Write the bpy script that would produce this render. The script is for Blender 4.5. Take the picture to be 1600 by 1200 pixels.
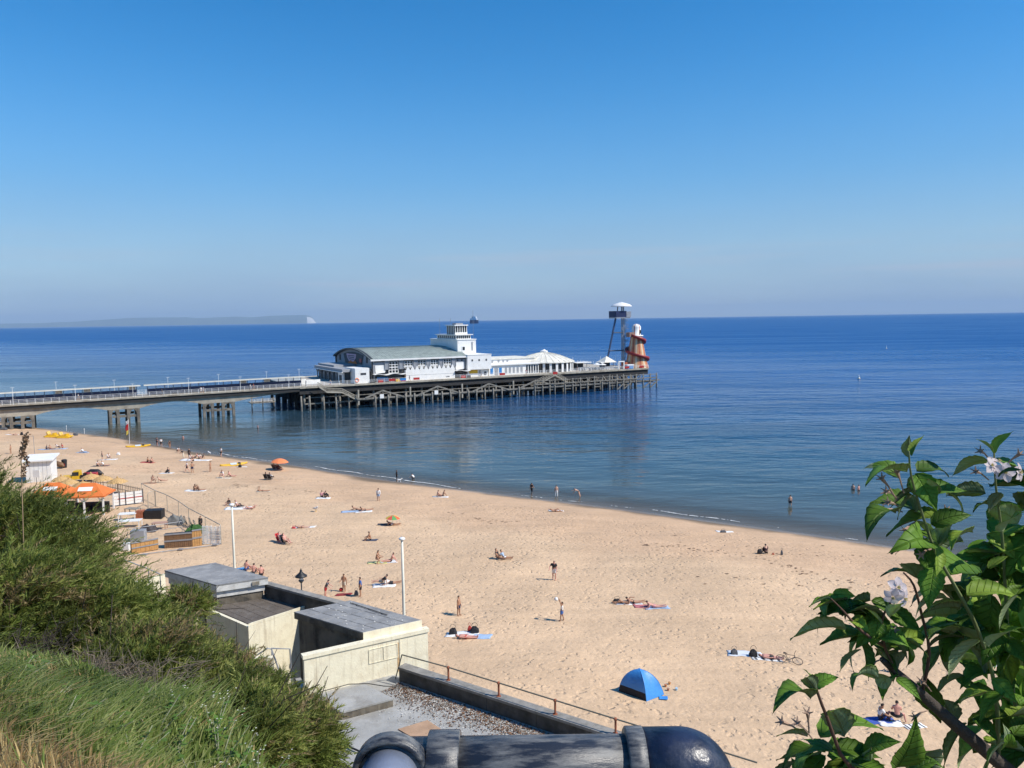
import bpy, bmesh, math, random
import numpy as np
from mathutils import Vector, Matrix, Euler

for _o in list(bpy.data.objects):
    bpy.data.objects.remove(_o, do_unlink=True)
scene = bpy.context.scene
COL = scene.collection
R = math.radians
rng = random.Random(7)
NR = np.random.default_rng(7)

# ------------------------------------------------------------------ camera
EYE = Vector((0.0, 0.0, 25.0))
PITCH, ROLL, FPX = 4.66, -0.881, 1230.0
cam_d = bpy.data.cameras.new('camera')
cam = bpy.data.objects.new('camera', cam_d)
COL.objects.link(cam)
CAM_R = Matrix.Rotation(R(90 - PITCH), 3, 'X') @ Matrix.Rotation(R(ROLL), 3, 'Z')
cam.matrix_world = Matrix.Translation(EYE) @ CAM_R.to_4x4()
cam_d.sensor_width = 36.0
cam_d.lens = FPX / 1600.0 * 36.0
cam_d.clip_start = 0.05
cam_d.clip_end = 120000.0
scene.camera = cam

# ------------------------------------------------------------------ sky, sun, exposure
SUN_EL = 47.0
SUN_VEC = Vector((0.955, -0.295, 0)).normalized()      # horizontal direction towards the sun
SUN_AZ = math.degrees(math.atan2(SUN_VEC.x, SUN_VEC.y))  # clockwise from +Y
world = bpy.data.worlds.new('World')
scene.world = world
world.use_nodes = True
wn, wl = world.node_tree.nodes, world.node_tree.links
wn.clear()
w_out = wn.new('ShaderNodeOutputWorld')
w_bg = wn.new('ShaderNodeBackground')
w_sky = wn.new('ShaderNodeTexSky')
w_sky.sky_type = 'NISHITA'
w_sky.sun_disc = False
w_sky.sun_elevation = R(SUN_EL)
w_sky.sun_rotation = R(SUN_AZ)
w_sky.altitude = 30.0
w_sky.air_density = 1.0
w_sky.dust_density = 0.15
w_sky.ozone_density = 3.0
w_bg.inputs['Strength'].default_value = 0.115
wl.new(w_bg.outputs[0], w_out.inputs['Surface'])
# thin milky cloud veil low over the sea, all the way round the horizon
w_tc = wn.new('ShaderNodeTexCoord')
w_sep = wn.new('ShaderNodeSeparateXYZ')
wl.new(w_tc.outputs['Generated'], w_sep.inputs[0])
w_map = wn.new('ShaderNodeMapping')
w_map.inputs['Scale'].default_value = (1.6, 1.6, 9.0)
wl.new(w_tc.outputs['Generated'], w_map.inputs[0])
w_noise = wn.new('ShaderNodeTexNoise')
w_noise.inputs['Scale'].default_value = 1.7
w_noise.inputs['Detail'].default_value = 5.0
w_noise.inputs['Roughness'].default_value = 0.5
wl.new(w_map.outputs[0], w_noise.inputs['Vector'])
w_nr = wn.new('ShaderNodeMapRange')
w_nr.inputs['From Min'].default_value = 0.35
w_nr.inputs['From Max'].default_value = 0.72
w_nr.inputs['To Min'].default_value = 0.86
wl.new(w_noise.outputs['Fac'], w_nr.inputs['Value'])
w_el = wn.new('ShaderNodeMapRange')
w_el.interpolation_type = 'SMOOTHSTEP'
w_el.inputs['From Min'].default_value = 0.36
w_el.inputs['From Max'].default_value = 0.0
wl.new(w_sep.outputs['Z'], w_el.inputs['Value'])
w_mul = wn.new('ShaderNodeMath'); w_mul.operation = 'MULTIPLY'
wl.new(w_nr.outputs[0], w_mul.inputs[0]); wl.new(w_el.outputs[0], w_mul.inputs[1])
w_mul2 = wn.new('ShaderNodeMath'); w_mul2.operation = 'MULTIPLY'
w_mul2.inputs[1].default_value = 0.97
wl.new(w_mul.outputs[0], w_mul2.inputs[0])
w_hsv = wn.new('ShaderNodeHueSaturation')
w_hsv.inputs['Saturation'].default_value = 1.42
w_hsv.inputs['Value'].default_value = 1.28
wl.new(w_sky.outputs[0], w_hsv.inputs['Color'])
w_mix = wn.new('ShaderNodeMix'); w_mix.data_type = 'RGBA'
wl.new(w_mul2.outputs[0], w_mix.inputs['Factor'])
wl.new(w_hsv.outputs[0], w_mix.inputs['A'])
w_ramp = wn.new('ShaderNodeValToRGB')        # the veil whitens towards the horizon
wl.new(w_sep.outputs['Z'], w_ramp.inputs['Fac'])
_e = w_ramp.color_ramp.elements
_e[0].position = 0.0; _e[0].color = (0.285, 0.396, 0.538, 1)
_e[1].position = 0.30; _e[1].color = (0.060, 0.265, 0.59, 1)
_x = _e.new(0.09); _x.color = (0.240, 0.388, 0.560, 1)
_x = _e.new(0.17); _x.color = (0.132, 0.327, 0.582, 1)
w_sc = wn.new('ShaderNodeVectorMath'); w_sc.operation = 'SCALE'; w_sc.inputs['Scale'].default_value = 9.9
wl.new(w_ramp.outputs[0], w_sc.inputs[0])
wl.new(w_sc.outputs[0], w_mix.inputs['B'])
# long faint streaks of low cloud, a few degrees above the sea all round
w_map2 = wn.new('ShaderNodeMapping'); w_map2.inputs['Scale'].default_value = (1.3, 1.3, 26.0); w_map2.inputs['Location'].default_value = (0.4, 2.3, 0.2)
wl.new(w_tc.outputs['Generated'], w_map2.inputs[0])
w_n2 = wn.new('ShaderNodeTexNoise'); w_n2.inputs['Scale'].default_value = 1.5; w_n2.inputs['Detail'].default_value = 6.0; w_n2.inputs['Roughness'].default_value = 0.55
wl.new(w_map2.outputs[0], w_n2.inputs['Vector'])
w_c1 = wn.new('ShaderNodeMapRange'); w_c1.interpolation_type = 'SMOOTHSTEP'; w_c1.inputs['From Min'].default_value = 0.46; w_c1.inputs['From Max'].default_value = 0.70
wl.new(w_n2.outputs['Fac'], w_c1.inputs['Value'])
w_c2 = wn.new('ShaderNodeMapRange'); w_c2.interpolation_type = 'SMOOTHSTEP'; w_c2.inputs['From Min'].default_value = 0.12; w_c2.inputs['From Max'].default_value = 0.05; w_c2.inputs['To Max'].default_value = 0.8
wl.new(w_sep.outputs['Z'], w_c2.inputs['Value'])
w_c3 = wn.new('ShaderNodeMath'); w_c3.operation = 'MULTIPLY'; wl.new(w_c1.outputs[0], w_c3.inputs[0]); wl.new(w_c2.outputs[0], w_c3.inputs[1])
w_mix2 = wn.new('ShaderNodeMix'); w_mix2.data_type = 'RGBA'
wl.new(w_c3.outputs[0], w_mix2.inputs['Factor']); wl.new(w_mix.outputs['Result'], w_mix2.inputs['A']); w_mix2.inputs['B'].default_value = (3.9, 4.6, 5.6, 1)
wl.new(w_mix2.outputs['Result'], w_bg.inputs['Color'])

sun_d = bpy.data.lights.new('sun', 'SUN')
sun_d.energy = 5.0
sun_d.angle = R(0.53)
sun_d.color = (1.0, 0.94, 0.84)
sun = bpy.data.objects.new('sun', sun_d)
COL.objects.link(sun)
_sd = Vector((SUN_VEC.x * math.cos(R(SUN_EL)), SUN_VEC.y * math.cos(R(SUN_EL)), math.sin(R(SUN_EL))))
sun.rotation_euler = _sd.to_track_quat('Z', 'Y').to_euler()
sun.location = (40, -20, 90)

vs = scene.view_settings
vs.view_transform = 'Standard'
vs.look = 'None'
vs.exposure = 0.1
vs.gamma = 1.0
vs.use_curve_mapping = False
scene.cycles.use_denoising = True
scene.cycles.use_adaptive_sampling = True
scene.cycles.adaptive_threshold = 0.016
scene.cycles.adaptive_min_samples = 16
scene.cycles.max_bounces = 7
scene.cycles.diffuse_bounces = 3
scene.cycles.glossy_bounces = 3
scene.cycles.transmission_bounces = 4
scene.cycles.transparent_max_bounces = 10
scene.cycles.volume_bounces = 0
scene.cycles.sample_clamp_indirect = 6.0

# ------------------------------------------------------------------ measuring helpers (photo pixel -> place)
def ray(px, py):
    return (CAM_R @ Vector(((px - 800) / FPX, (600 - py) / FPX, -1.0)))
def on_z(px, py, z):
    d = ray(px, py)
    return EYE + d * ((z - EYE.z) / d.z)
def at_y(px, py, y):
    d = ray(px, py)
    return EYE + d * (y / d.y)
U2 = Vector((0.82, -0.572)).normalized()     # along the shore
N2 = Vector((0.572, 0.82)).normalized()      # out to sea
def to_vt(x, y):
    return x * U2.x + y * U2.y, x * N2.x + y * N2.y
def from_vt(v, t):
    return v * U2.x + t * N2.x, v * U2.y + t * N2.y
_sh = [(60, 668), (100, 673), (170, 682), (240, 694), (350, 713), (450, 724), (540, 741), (620, 752), (750, 769), (870, 782), (1000, 799),
       (1130, 817), (1250, 832), (1350, 847), (1450, 862), (1560, 880)]
_vt = sorted(to_vt(*on_z(a, b, 0.0)[:2]) for a, b in _sh)
SH_V = np.array([-2000.0, -700.0, _vt[0][0] - 90] + [p[0] for p in _vt] + [_vt[-1][0] + 120, 600.0, 2000.0])
SH_T = np.array([_vt[0][1] + 60, _vt[0][1] + 20, _vt[0][1] + 6] + [p[1] for p in _vt] + [_vt[-1][1] - 4, _vt[-1][1] + 30, _vt[-1][1] + 80])
_k = np.linspace(-2000, 2000, 2601)
_s = np.interp(_k, SH_V, SH_T)
_s = np.convolve(np.pad(_s, 6, mode='edge'), np.ones(13) / 13, mode='valid')
def shore_t(v):
    return np.interp(v, _k, _s)
def beach_h(x, y):
    v = x * U2.x + y * U2.y
    t = x * N2.x + y * N2.y
    d = shore_t(v) - t
    z = np.where(d < 0, np.maximum(0.05 * d, -7.0),
                 np.where(d < 14, 0.075 * d, 1.05 + np.minimum((d - 14) * 0.024, 1.4)))
    return z, d
def beach_at(px, py):
    z = 1.0
    for _ in range(12):
        p = on_z(px, py, z)
        z = float(beach_h(np.float64(p.x), np.float64(p.y))[0])
        z = max(z, -0.9)
    return Vector((p.x, p.y, z))

# ------------------------------------------------------------------ materials
MATS = {}
def mat(name, col, rough=0.7, var=0.12, vscale=3.0, bump=0.0, bscale=20.0, metal=0.0, spec=0.5, dirt=None, dscale=1.0, damt=0.5, alpha=1.0,
        trans=0.0, sub=0.0, streak=None, samt=0.5):
    """A plain procedural material: base colour with noise variation, optional stains, optional fine relief."""
    if name in MATS:
        return MATS[name]
    m = bpy.data.materials.new(name); m.use_nodes = True
    nt = m.node_tree; N, L = nt.nodes, nt.links
    b = N['Principled BSDF']
    b.inputs['Roughness'].default_value = rough
    b.inputs['Metallic'].default_value = metal
    b.inputs['Specular IOR Level'].default_value = spec
    tc = N.new('ShaderNodeTexCoord')
    nz = N.new('ShaderNodeTexNoise'); nz.inputs['Scale'].default_value = vscale; nz.inputs['Detail'].default_value = 5
    L.new(tc.outputs['Object'], nz.inputs['Vector'])
    mr = N.new('ShaderNodeMapRange'); mr.inputs['From Min'].default_value = 0.3; mr.inputs['From Max'].default_value = 0.7
    mr.inputs['To Min'].default_value = 1 - var; mr.inputs['To Max'].default_value = 1 + var
    L.new(nz.outputs['Fac'], mr.inputs['Value'])
    mx = N.new('ShaderNodeVectorMath'); mx.operation = 'SCALE'
    mx.inputs[0].default_value = col[:3]
    L.new(mr.outputs[0], mx.inputs['Scale'])
    out = mx.outputs[0]
    if dirt is not None:
        nd = N.new('ShaderNodeTexNoise'); nd.inputs['Scale'].default_value = dscale; nd.inputs['Detail'].default_value = 8
        nd.inputs['Roughness'].default_value = 0.65
        L.new(tc.outputs['Object'], nd.inputs['Vector'])
        dr = N.new('ShaderNodeMapRange'); dr.inputs['From Min'].default_value = 0.48; dr.inputs['From Max'].default_value = 0.68
        dr.inputs['To Max'].default_value = damt
        L.new(nd.outputs['Fac'], dr.inputs['Value'])
        mm = N.new('ShaderNodeMix'); mm.data_type = 'RGBA'
        L.new(dr.outputs[0], mm.inputs['Factor']); L.new(out, mm.inputs['A'])
        mm.inputs['B'].default_value = (*dirt[:3], 1)
        out = mm.outputs['Result']
    if streak is not None:          # rain streaks running down the face
        mp = N.new('ShaderNodeMapping'); mp.inputs['Scale'].default_value = (3.2, 3.2, 0.22)
        L.new(tc.outputs['Object'], mp.inputs[0])
        ns = N.new('ShaderNodeTexNoise'); ns.inputs['Scale'].default_value = 1.6; ns.inputs['Detail'].default_value = 7; ns.inputs['Roughness'].default_value = 0.6
        L.new(mp.outputs[0], ns.inputs['Vector'])
        sr_ = N.new('ShaderNodeMapRange'); sr_.inputs['From Min'].default_value = 0.54; sr_.inputs['From Max'].default_value = 0.74; sr_.inputs['To Max'].default_value = samt
        L.new(ns.outputs['Fac'], sr_.inputs['Value'])
        ms = N.new('ShaderNodeMix'); ms.data_type = 'RGBA'
        L.new(sr_.outputs[0], ms.inputs['Factor']); L.new(out, ms.inputs['A']); ms.inputs['B'].default_value = (*streak[:3], 1)
        out = ms.outputs['Result']
    L.new(out, b.inputs['Base Color'])
    if bump > 0:
        nb = N.new('ShaderNodeTexNoise'); nb.inputs['Scale'].default_value = bscale; nb.inputs['Detail'].default_value = 4
        L.new(tc.outputs['Object'], nb.inputs['Vector'])
        bp = N.new('ShaderNodeBump'); bp.inputs['Strength'].default_value = 1.0; bp.inputs['Distance'].default_value = bump
        L.new(nb.outputs['Fac'], bp.inputs['Height']); L.new(bp.outputs[0], b.inputs['Normal'])
    if alpha < 1: b.inputs['Alpha'].default_value = alpha
    if trans > 0: b.inputs['Transmission Weight'].default_value = trans
    MATS[name] = m
    return m

# ------------------------------------------------------------------ mesh helpers
class MB:
    """Collects shapes in local coordinates; build() links them as one mesh object."""
    def __init__(s):
        s.v, s.f, s.m = [], [], []
    def add(s, vs_, fs, mi=0):
        o = len(s.v)
        s.v += [tuple(p) for p in vs_]
        s.f += [tuple(i + o for i in f) for f in fs]
        s.m += [mi] * len(fs)
        return s
    def box(s, c, size, rz=0.0, mi=0, mtx=None):
        hx, hy, hz = size[0] / 2, size[1] / 2, size[2] / 2
        ca, sa = math.cos(rz), math.sin(rz)
        P = []
        for z in (-hz, hz):
            for x, y in ((-hx, -hy), (hx, -hy), (hx, hy), (-hx, hy)):
                p = Vector((x * ca - y * sa, x * sa + y * ca, z))
                if mtx is not None: p = mtx @ Vector((x, y, z))
                P.append((c[0] + p.x, c[1] + p.y, c[2] + p.z))
        return s.add(P, [(3, 2, 1, 0), (4, 5, 6, 7), (0, 1, 5, 4), (1, 2, 6, 5), (2, 3, 7, 6), (3, 0, 4, 7)], mi)
    def bb(s, x0, x1, y0, y1, z0, z1, mi=0):
        return s.box(((x0 + x1) / 2, (y0 + y1) / 2, (z0 + z1) / 2), (x1 - x0, y1 - y0, z1 - z0), 0, mi)
    def prism(s, poly, z0, z1, mi=0):
        n = len(poly)
        area = sum(poly[i][0] * poly[(i + 1) % n][1] - poly[(i + 1) % n][0] * poly[i][1] for i in range(n))
        if area < 0: poly = list(poly)[::-1]
        z0s = z0 if isinstance(z0, (list, tuple)) else [z0] * n
        z1s = z1 if isinstance(z1, (list, tuple)) else [z1] * n
        P = [(p[0], p[1], z0s[i]) for i, p in enumerate(poly)] + [(p[0], p[1], z1s[i]) for i, p in enumerate(poly)]
        F = [tuple(range(n))[::-1], tuple(range(n, 2 * n))] + [(i, (i + 1) % n, n + (i + 1) % n, n + i) for i in range(n)]
        return s.add(P, F, mi)
    def bar(s, a, b, w, h=None, mi=0, up=(0, 0, 1)):
        """A square bar from a to b, w wide and h high."""
        h = h or w
        a, b = Vector(a), Vector(b)
        d = (b - a).normalized(); upv = Vector(up)
        if abs(d.dot(upv)) > 0.98: upv = Vector((1, 0, 0))
        sx = d.cross(upv).normalized(); sy = sx.cross(d).normalized()
        P = []
        for c in (a, b):
            for i, j in ((-1, -1), (1, -1), (1, 1), (-1, 1)):
                P.append(c + sx * (i * w / 2) + sy * (j * h / 2))
        return s.add(P, [(0, 1, 2, 3), (7, 6, 5, 4), (0, 4, 5, 1), (1, 5, 6, 2), (2, 6, 7, 3), (3, 7, 4, 0)], mi)
    def tube(s, path, r, n=8, mi=0, cap=True):
        """A round tube along the points; r is a number or one radius per point."""
        P = [Vector(p) for p in path]
        rs = r if isinstance(r, (list, tuple)) else [r] * len(P)
        base = len(s.v); nrm = None
        for i, p in enumerate(P):
            t = (P[min(i + 1, len(P) - 1)] - P[max(i - 1, 0)])
            t = t.normalized() if t.length > 1e-9 else Vector((0, 0, 1))
            if nrm is None:
                nrm = t.orthogonal().normalized()
            else:
                nrm = (nrm - t * nrm.dot(t))
                nrm = nrm.normalized() if nrm.length > 1e-6 else t.orthogonal().normalized()
            bn = t.cross(nrm)
            for k in range(n):
                a = 2 * math.pi * k / n
                s.v.append(tuple(p + (nrm * math.cos(a) + bn * math.sin(a)) * rs[i]))
        for i in range(len(P) - 1):
            for k in range(n):
                k2 = (k + 1) % n
                s.f.append((base + i * n + k, base + i * n + k2, base + (i + 1) * n + k2, base + (i + 1) * n + k)); s.m.append(mi)
        if cap:
            s.f.append(tuple(base + k for k in range(n))[::-1]); s.m.append(mi)
            e = base + (len(P) - 1) * n
            s.f.append(tuple(e + k for k in range(n))); s.m.append(mi)
        return s
    def lathe(s, prof, n=16, c=(0, 0, 0), mi=0, a0=0.0):
        """prof: (radius, z) from bottom to top, closed at the ends."""
        base = len(s.v)
        for r_, z in prof:
            for k in range(n):
                a = a0 + 2 * math.pi * k / n
                s.v.append((c[0] + r_ * math.cos(a), c[1] + r_ * math.sin(a), c[2] + z))
        for i in range(len(prof) - 1):
            for k in range(n):
                k2 = (k + 1) % n
                s.f.append((base + i * n + k, base + i * n + k2, base + (i + 1) * n + k2, base + (i + 1) * n + k)); s.m.append(mi)
        s.f.append(tuple(base + k for k in range(n))[::-1]); s.m.append(mi)
        e = base + (len(prof) - 1) * n
        s.f.append(tuple(e + k for k in range(n))); s.m.append(mi)
        return s
    def mesh(s, name, smooth=False, mats=()):
        me = bpy.data.meshes.new(name)
        me.from_pydata(s.v, [], s.f)
        for m_ in mats: me.materials.append(m_)
        if len(mats) > 1: me.polygons.foreach_set('material_index', s.m)
        if smooth: me.polygons.foreach_set('use_smooth', [True] * len(s.f))
        me.update()
        return me
    def build(s, name, mats, parent=None, smooth=False, loc=None):
        if not isinstance(mats, (list, tuple)): mats = [mats]
        o = bpy.data.objects.new(name, s.mesh(name, smooth, mats))
        COL.objects.link(o)
        if parent is not None: o.parent = parent
        if loc is not None: o.location = loc
        return o

def np_mesh(name, V, F, mats=(), smooth=False, mi=None):
    """Fast mesh from numpy arrays; F is (n,3) or (n,4)."""
    me = bpy.data.meshes.new(name)
    V = np.asarray(V, dtype=np.float32); F = np.asarray(F, dtype=np.int32)
    k = F.shape[1]
    me.vertices.add(len(V)); me.vertices.foreach_set('co', V.ravel())
    me.loops.add(F.size); me.loops.foreach_set('vertex_index', F.ravel())
    me.polygons.add(len(F))
    me.polygons.foreach_set('loop_start', np.arange(0, F.size, k, dtype=np.int32))
    me.polygons.foreach_set('loop_total', np.full(len(F), k, dtype=np.int32))
    for m_ in mats: me.materials.append(m_)
    if mi is not None: me.polygons.foreach_set('material_index', np.asarray(mi, dtype=np.int32))
    if smooth: me.polygons.foreach_set('use_smooth', np.ones(len(F), dtype=bool))
    me.update(calc_edges=True)
    return me
def link(name, me, parent=None, loc=None):
    o = bpy.data.objects.new(name, me); COL.objects.link(o)
    if parent is not None: o.parent = parent
    if loc is not None: o.location = loc
    return o
def tag(o, label=None, cat=None, group=None, kind=None):
    if label: o['label'] = label
    if cat: o['category'] = cat
    if group: o['group'] = group
    if kind: o['kind'] = kind
    return o
def thing(name, loc, label, cat, rz=0.0, group=None):
    o = bpy.data.objects.new(name, None); COL.objects.link(o)
    o.empty_display_size = 0.2
    o.location = loc; o.rotation_euler = (0, 0, rz)
    return tag(o, label, cat, group)
def dup_part(src, parent, loc=None, rot=None, name=None):
    c = src.copy(); COL.objects.link(c); c.parent = parent
    if name: c.name = name
    if loc is not None: c.location = loc
    if rot is not None: c.rotation_euler = rot
    return c
# ------------------------------------------------------------------ beach, sea, haze, island
def sand_material():
    m = bpy.data.materials.new('beach_sand'); m.use_nodes = True
    nt = m.node_tree; N, L = nt.nodes, nt.links
    b = N['Principled BSDF']; b.inputs['Specular IOR Level'].default_value = 0.25
    tc = N.new('ShaderNodeTexCoord')
    at = N.new('ShaderNodeAttribute'); at.attribute_name = 'shore_d'
    def noise(scale, detail=4, rough=0.55):
        n = N.new('ShaderNodeTexNoise'); n.inputs['Scale'].default_value = scale
        n.inputs['Detail'].default_value = detail; n.inputs['Roughness'].default_value = rough
        L.new(tc.outputs['Object'], n.inputs['Vector']); return n
    def rng_(src, a, b_, c, d, smooth=True):
        r = N.new('ShaderNodeMapRange')
        if smooth: r.interpolation_type = 'SMOOTHSTEP'
        r.inputs['From Min'].default_value = a; r.inputs['From Max'].default_value = b_
        r.inputs['To Min'].default_value = c; r.inputs['To Max'].default_value = d
        L.new(src, r.inputs['Value']); return r
    def mixc(f, A, B):
        x = N.new('ShaderNodeMix'); x.data_type = 'RGBA'
        L.new(f, x.inputs['Factor'])
        if hasattr(A, 'is_linked') or hasattr(A, 'links'): L.new(A, x.inputs['A'])
        else: x.inputs['A'].default_value = A
        if hasattr(B, 'is_linked') or hasattr(B, 'links'): L.new(B, x.inputs['B'])
        else: x.inputs['B'].default_value = B
        return x.outputs['Result']
    # wobble the tide lines
    wob = noise(0.06, 4)
    wr = rng_(wob.outputs['Fac'], 0.3, 0.7, -7.0, 7.0)
    dd = N.new('ShaderNodeMath'); dd.operation = 'ADD'
    L.new(at.outputs['Fac'], dd.inputs[0]); L.new(wr.outputs[0], dd.inputs[1])
    dry = (0.63, 0.442, 0.280, 1); damp = (0.595, 0.40, 0.25, 1); wet = (0.20, 0.145, 0.095, 1)
    f1 = rng_(dd.outputs[0], 13.0, 26.0, 0, 1)
    c = mixc(f1.outputs[0], damp, dry)
    wj = N.new('ShaderNodeMath'); wj.operation = 'MULTIPLY_ADD'; wj.inputs[1].default_value = 0.22
    L.new(wr.outputs[0], wj.inputs[0]); L.new(at.outputs['Fac'], wj.inputs[2])
    f2 = rng_(wj.outputs[0], 0.9, 3.4, 0, 1)
    c = mixc(f2.outputs[0], wet, c)
    # colour blotches
    bl = noise(0.11, 6, 0.6)
    br = rng_(bl.outputs['Fac'], 0.32, 0.7, 0.90, 1.06)
    fine = noise(3.5, 5, 0.65)
    fr = rng_(fine.outputs['Fac'], 0.3, 0.7, 0.92, 1.05)
    tk = N.new('ShaderNodeMapping'); tk.inputs['Rotation'].default_value = (0, 0, math.atan2(-U2.y, U2.x) + R(6)); tk.inputs['Scale'].default_value = (0.035, 0.75, 1)
    L.new(tc.outputs['Object'], tk.inputs[0])
    tn = N.new('ShaderNodeTexNoise'); tn.inputs['Scale'].default_value = 1.0; tn.inputs['Detail'].default_value = 5; tn.inputs['Roughness'].default_value = 0.6
    L.new(tk.outputs[0], tn.inputs['Vector'])
    tr_ = rng_(tn.outputs['Fac'], 0.34, 0.66, 0.945, 1.035)
    m0 = N.new('ShaderNodeMath'); m0.operation = 'MULTIPLY'
    L.new(br.outputs[0], m0.inputs[0]); L.new(tr_.outputs[0], m0.inputs[1])
    mm = N.new('ShaderNodeMath'); mm.operation = 'MULTIPLY'
    L.new(m0.outputs[0], mm.inputs[0]); L.new(fr.outputs[0], mm.inputs[1])
    sc = N.new('ShaderNodeVectorMath'); sc.operation = 'SCALE'
    L.new(c, sc.inputs[0]); L.new(mm.outputs[0], sc.inputs['Scale'])
    L.new(sc.outputs[0], b.inputs['Base Color'])
    ro = rng_(at.outputs['Fac'], 0.6, 1.7, 0.25, 0.95)
    L.new(ro.outputs[0], b.inputs['Roughness'])
    # trampled relief: footprints and small heaps
    vor = N.new('ShaderNodeTexVoronoi'); vor.feature = 'SMOOTH_F1'; vor.inputs['Scale'].default_value = 1.7
    vor.inputs['Smoothness'].default_value = 0.6
    wv = noise(0.9, 3)
    vm = N.new('ShaderNodeVectorMath'); vm.operation = 'MULTIPLY_ADD'
    vm.inputs[1].default_value = (1.3, 1.3, 1.3)
    L.new(wv.outputs['Color'], vm.inputs[0]); L.new(tc.outputs['Object'], vm.inputs[2])
    L.new(vm.outputs[0], vor.inputs['Vector'])
    n1 = noise(3.0, 5, 0.6); n2 = noise(0.5, 3)
    dent = rng_(vor.outputs['Distance'], 0.10, 0.42, 0.0, 1.0)
    msk = noise(0.16, 4, 0.6)
    mk_ = rng_(msk.outputs['Fac'], 0.36, 0.62, 0.25, 1.0)
    dm = N.new('ShaderNodeMath'); dm.operation = 'MULTIPLY'
    L.new(dent.outputs[0], dm.inputs[0]); L.new(mk_.outputs[0], dm.inputs[1])
    a1 = N.new('ShaderNodeMath'); a1.operation = 'MULTIPLY_ADD'; a1.inputs[1].default_value = 0.55
    L.new(dm.outputs[0], a1.inputs[0])
    n1s = N.new('ShaderNodeMath'); n1s.operation = 'MULTIPLY'; n1s.inputs[1].default_value = 0.42
    L.new(n1.outputs['Fac'], n1s.inputs[0]); L.new(n1s.outputs[0], a1.inputs[2])
    a2 = N.new('ShaderNodeMath'); a2.operation = 'MULTIPLY_ADD'; a2.inputs[1].default_value = 0.8
    L.new(n2.outputs['Fac'], a2.inputs[0]); L.new(a1.outputs[0], a2.inputs[2])
    dist = rng_(at.outputs['Fac'], 1.5, 9.0, 0.01, 0.15)
    bp = N.new('ShaderNodeBump'); bp.inputs['Strength'].default_value = 1.0
    L.new(dist.outputs[0], bp.inputs['Distance']); L.new(a2.outputs[0], bp.inputs['Height'])
    L.new(bp.outputs[0], b.inputs['Normal'])
    return m

def grid_sheet(name, vs_, ts_rel, material, zfun, attr=True):
    """Sheet on a grid of (along shore v, offset o seaward of the waterline)."""
    V, O = np.meshgrid(vs_, ts_rel)
    T = shore_t(V) + O
    X = V * U2.x + T * N2.x; Y = V * U2.y + T * N2.y
    Z = zfun(X, Y)
    nr, nc = V.shape
    idx = np.arange(nr * nc).reshape(nr, nc)
    F = np.stack([idx[:-1, :-1], idx[:-1, 1:], idx[1:, 1:], idx[1:, :-1]], -1).reshape(-1, 4)
    me = np_mesh(name, np.stack([X, Y, Z], -1).reshape(-1, 3), F, [material], True)
    if attr:
        a = me.attributes.new('shore_d', 'FLOAT', 'POINT')
        a.data.foreach_set('value', (-O).astype(np.float32).ravel())
    return link(name, me)

_tr = np.concatenate([np.linspace(-110, -30, 81), np.linspace(-29.5, 6, 143), np.linspace(7, 60, 30), [150, 400, 900]])
_vv = np.concatenate([np.linspace(-700, -270, 30), np.linspace(-265, 150, 416), np.linspace(160, 600, 30)])
def beach_z(X, Y):
    z, d = beach_h(X, Y)
    w_ = np.clip((d - 1) / 4, 0, 1)
    for k, (fx, fy, a) in enumerate([(0.21, 0.13, 0.05), (0.55, -0.43, 0.035), (-0.9, 1.1, 0.025), (0.08, -0.05, 0.09)]):
        z = z + w_ * a * np.sin(fx * X + fy * Y + k * 1.7 + 1.5 * np.sin(0.17 * X - 0.11 * Y + k))
    # shallow scarp of an older tide line
    z = z + 0.14 * np.clip((d - 17 - 2.5 * np.sin(0.03 * (X * U2.x + Y * U2.y))) / 1.6, 0, 1)
    return z
beach = grid_sheet('beach', _vv, _tr, sand_material(), beach_z)
tag(beach, 'wide pale sandy beach full of footprints', 'beach', kind='structure')

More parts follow.
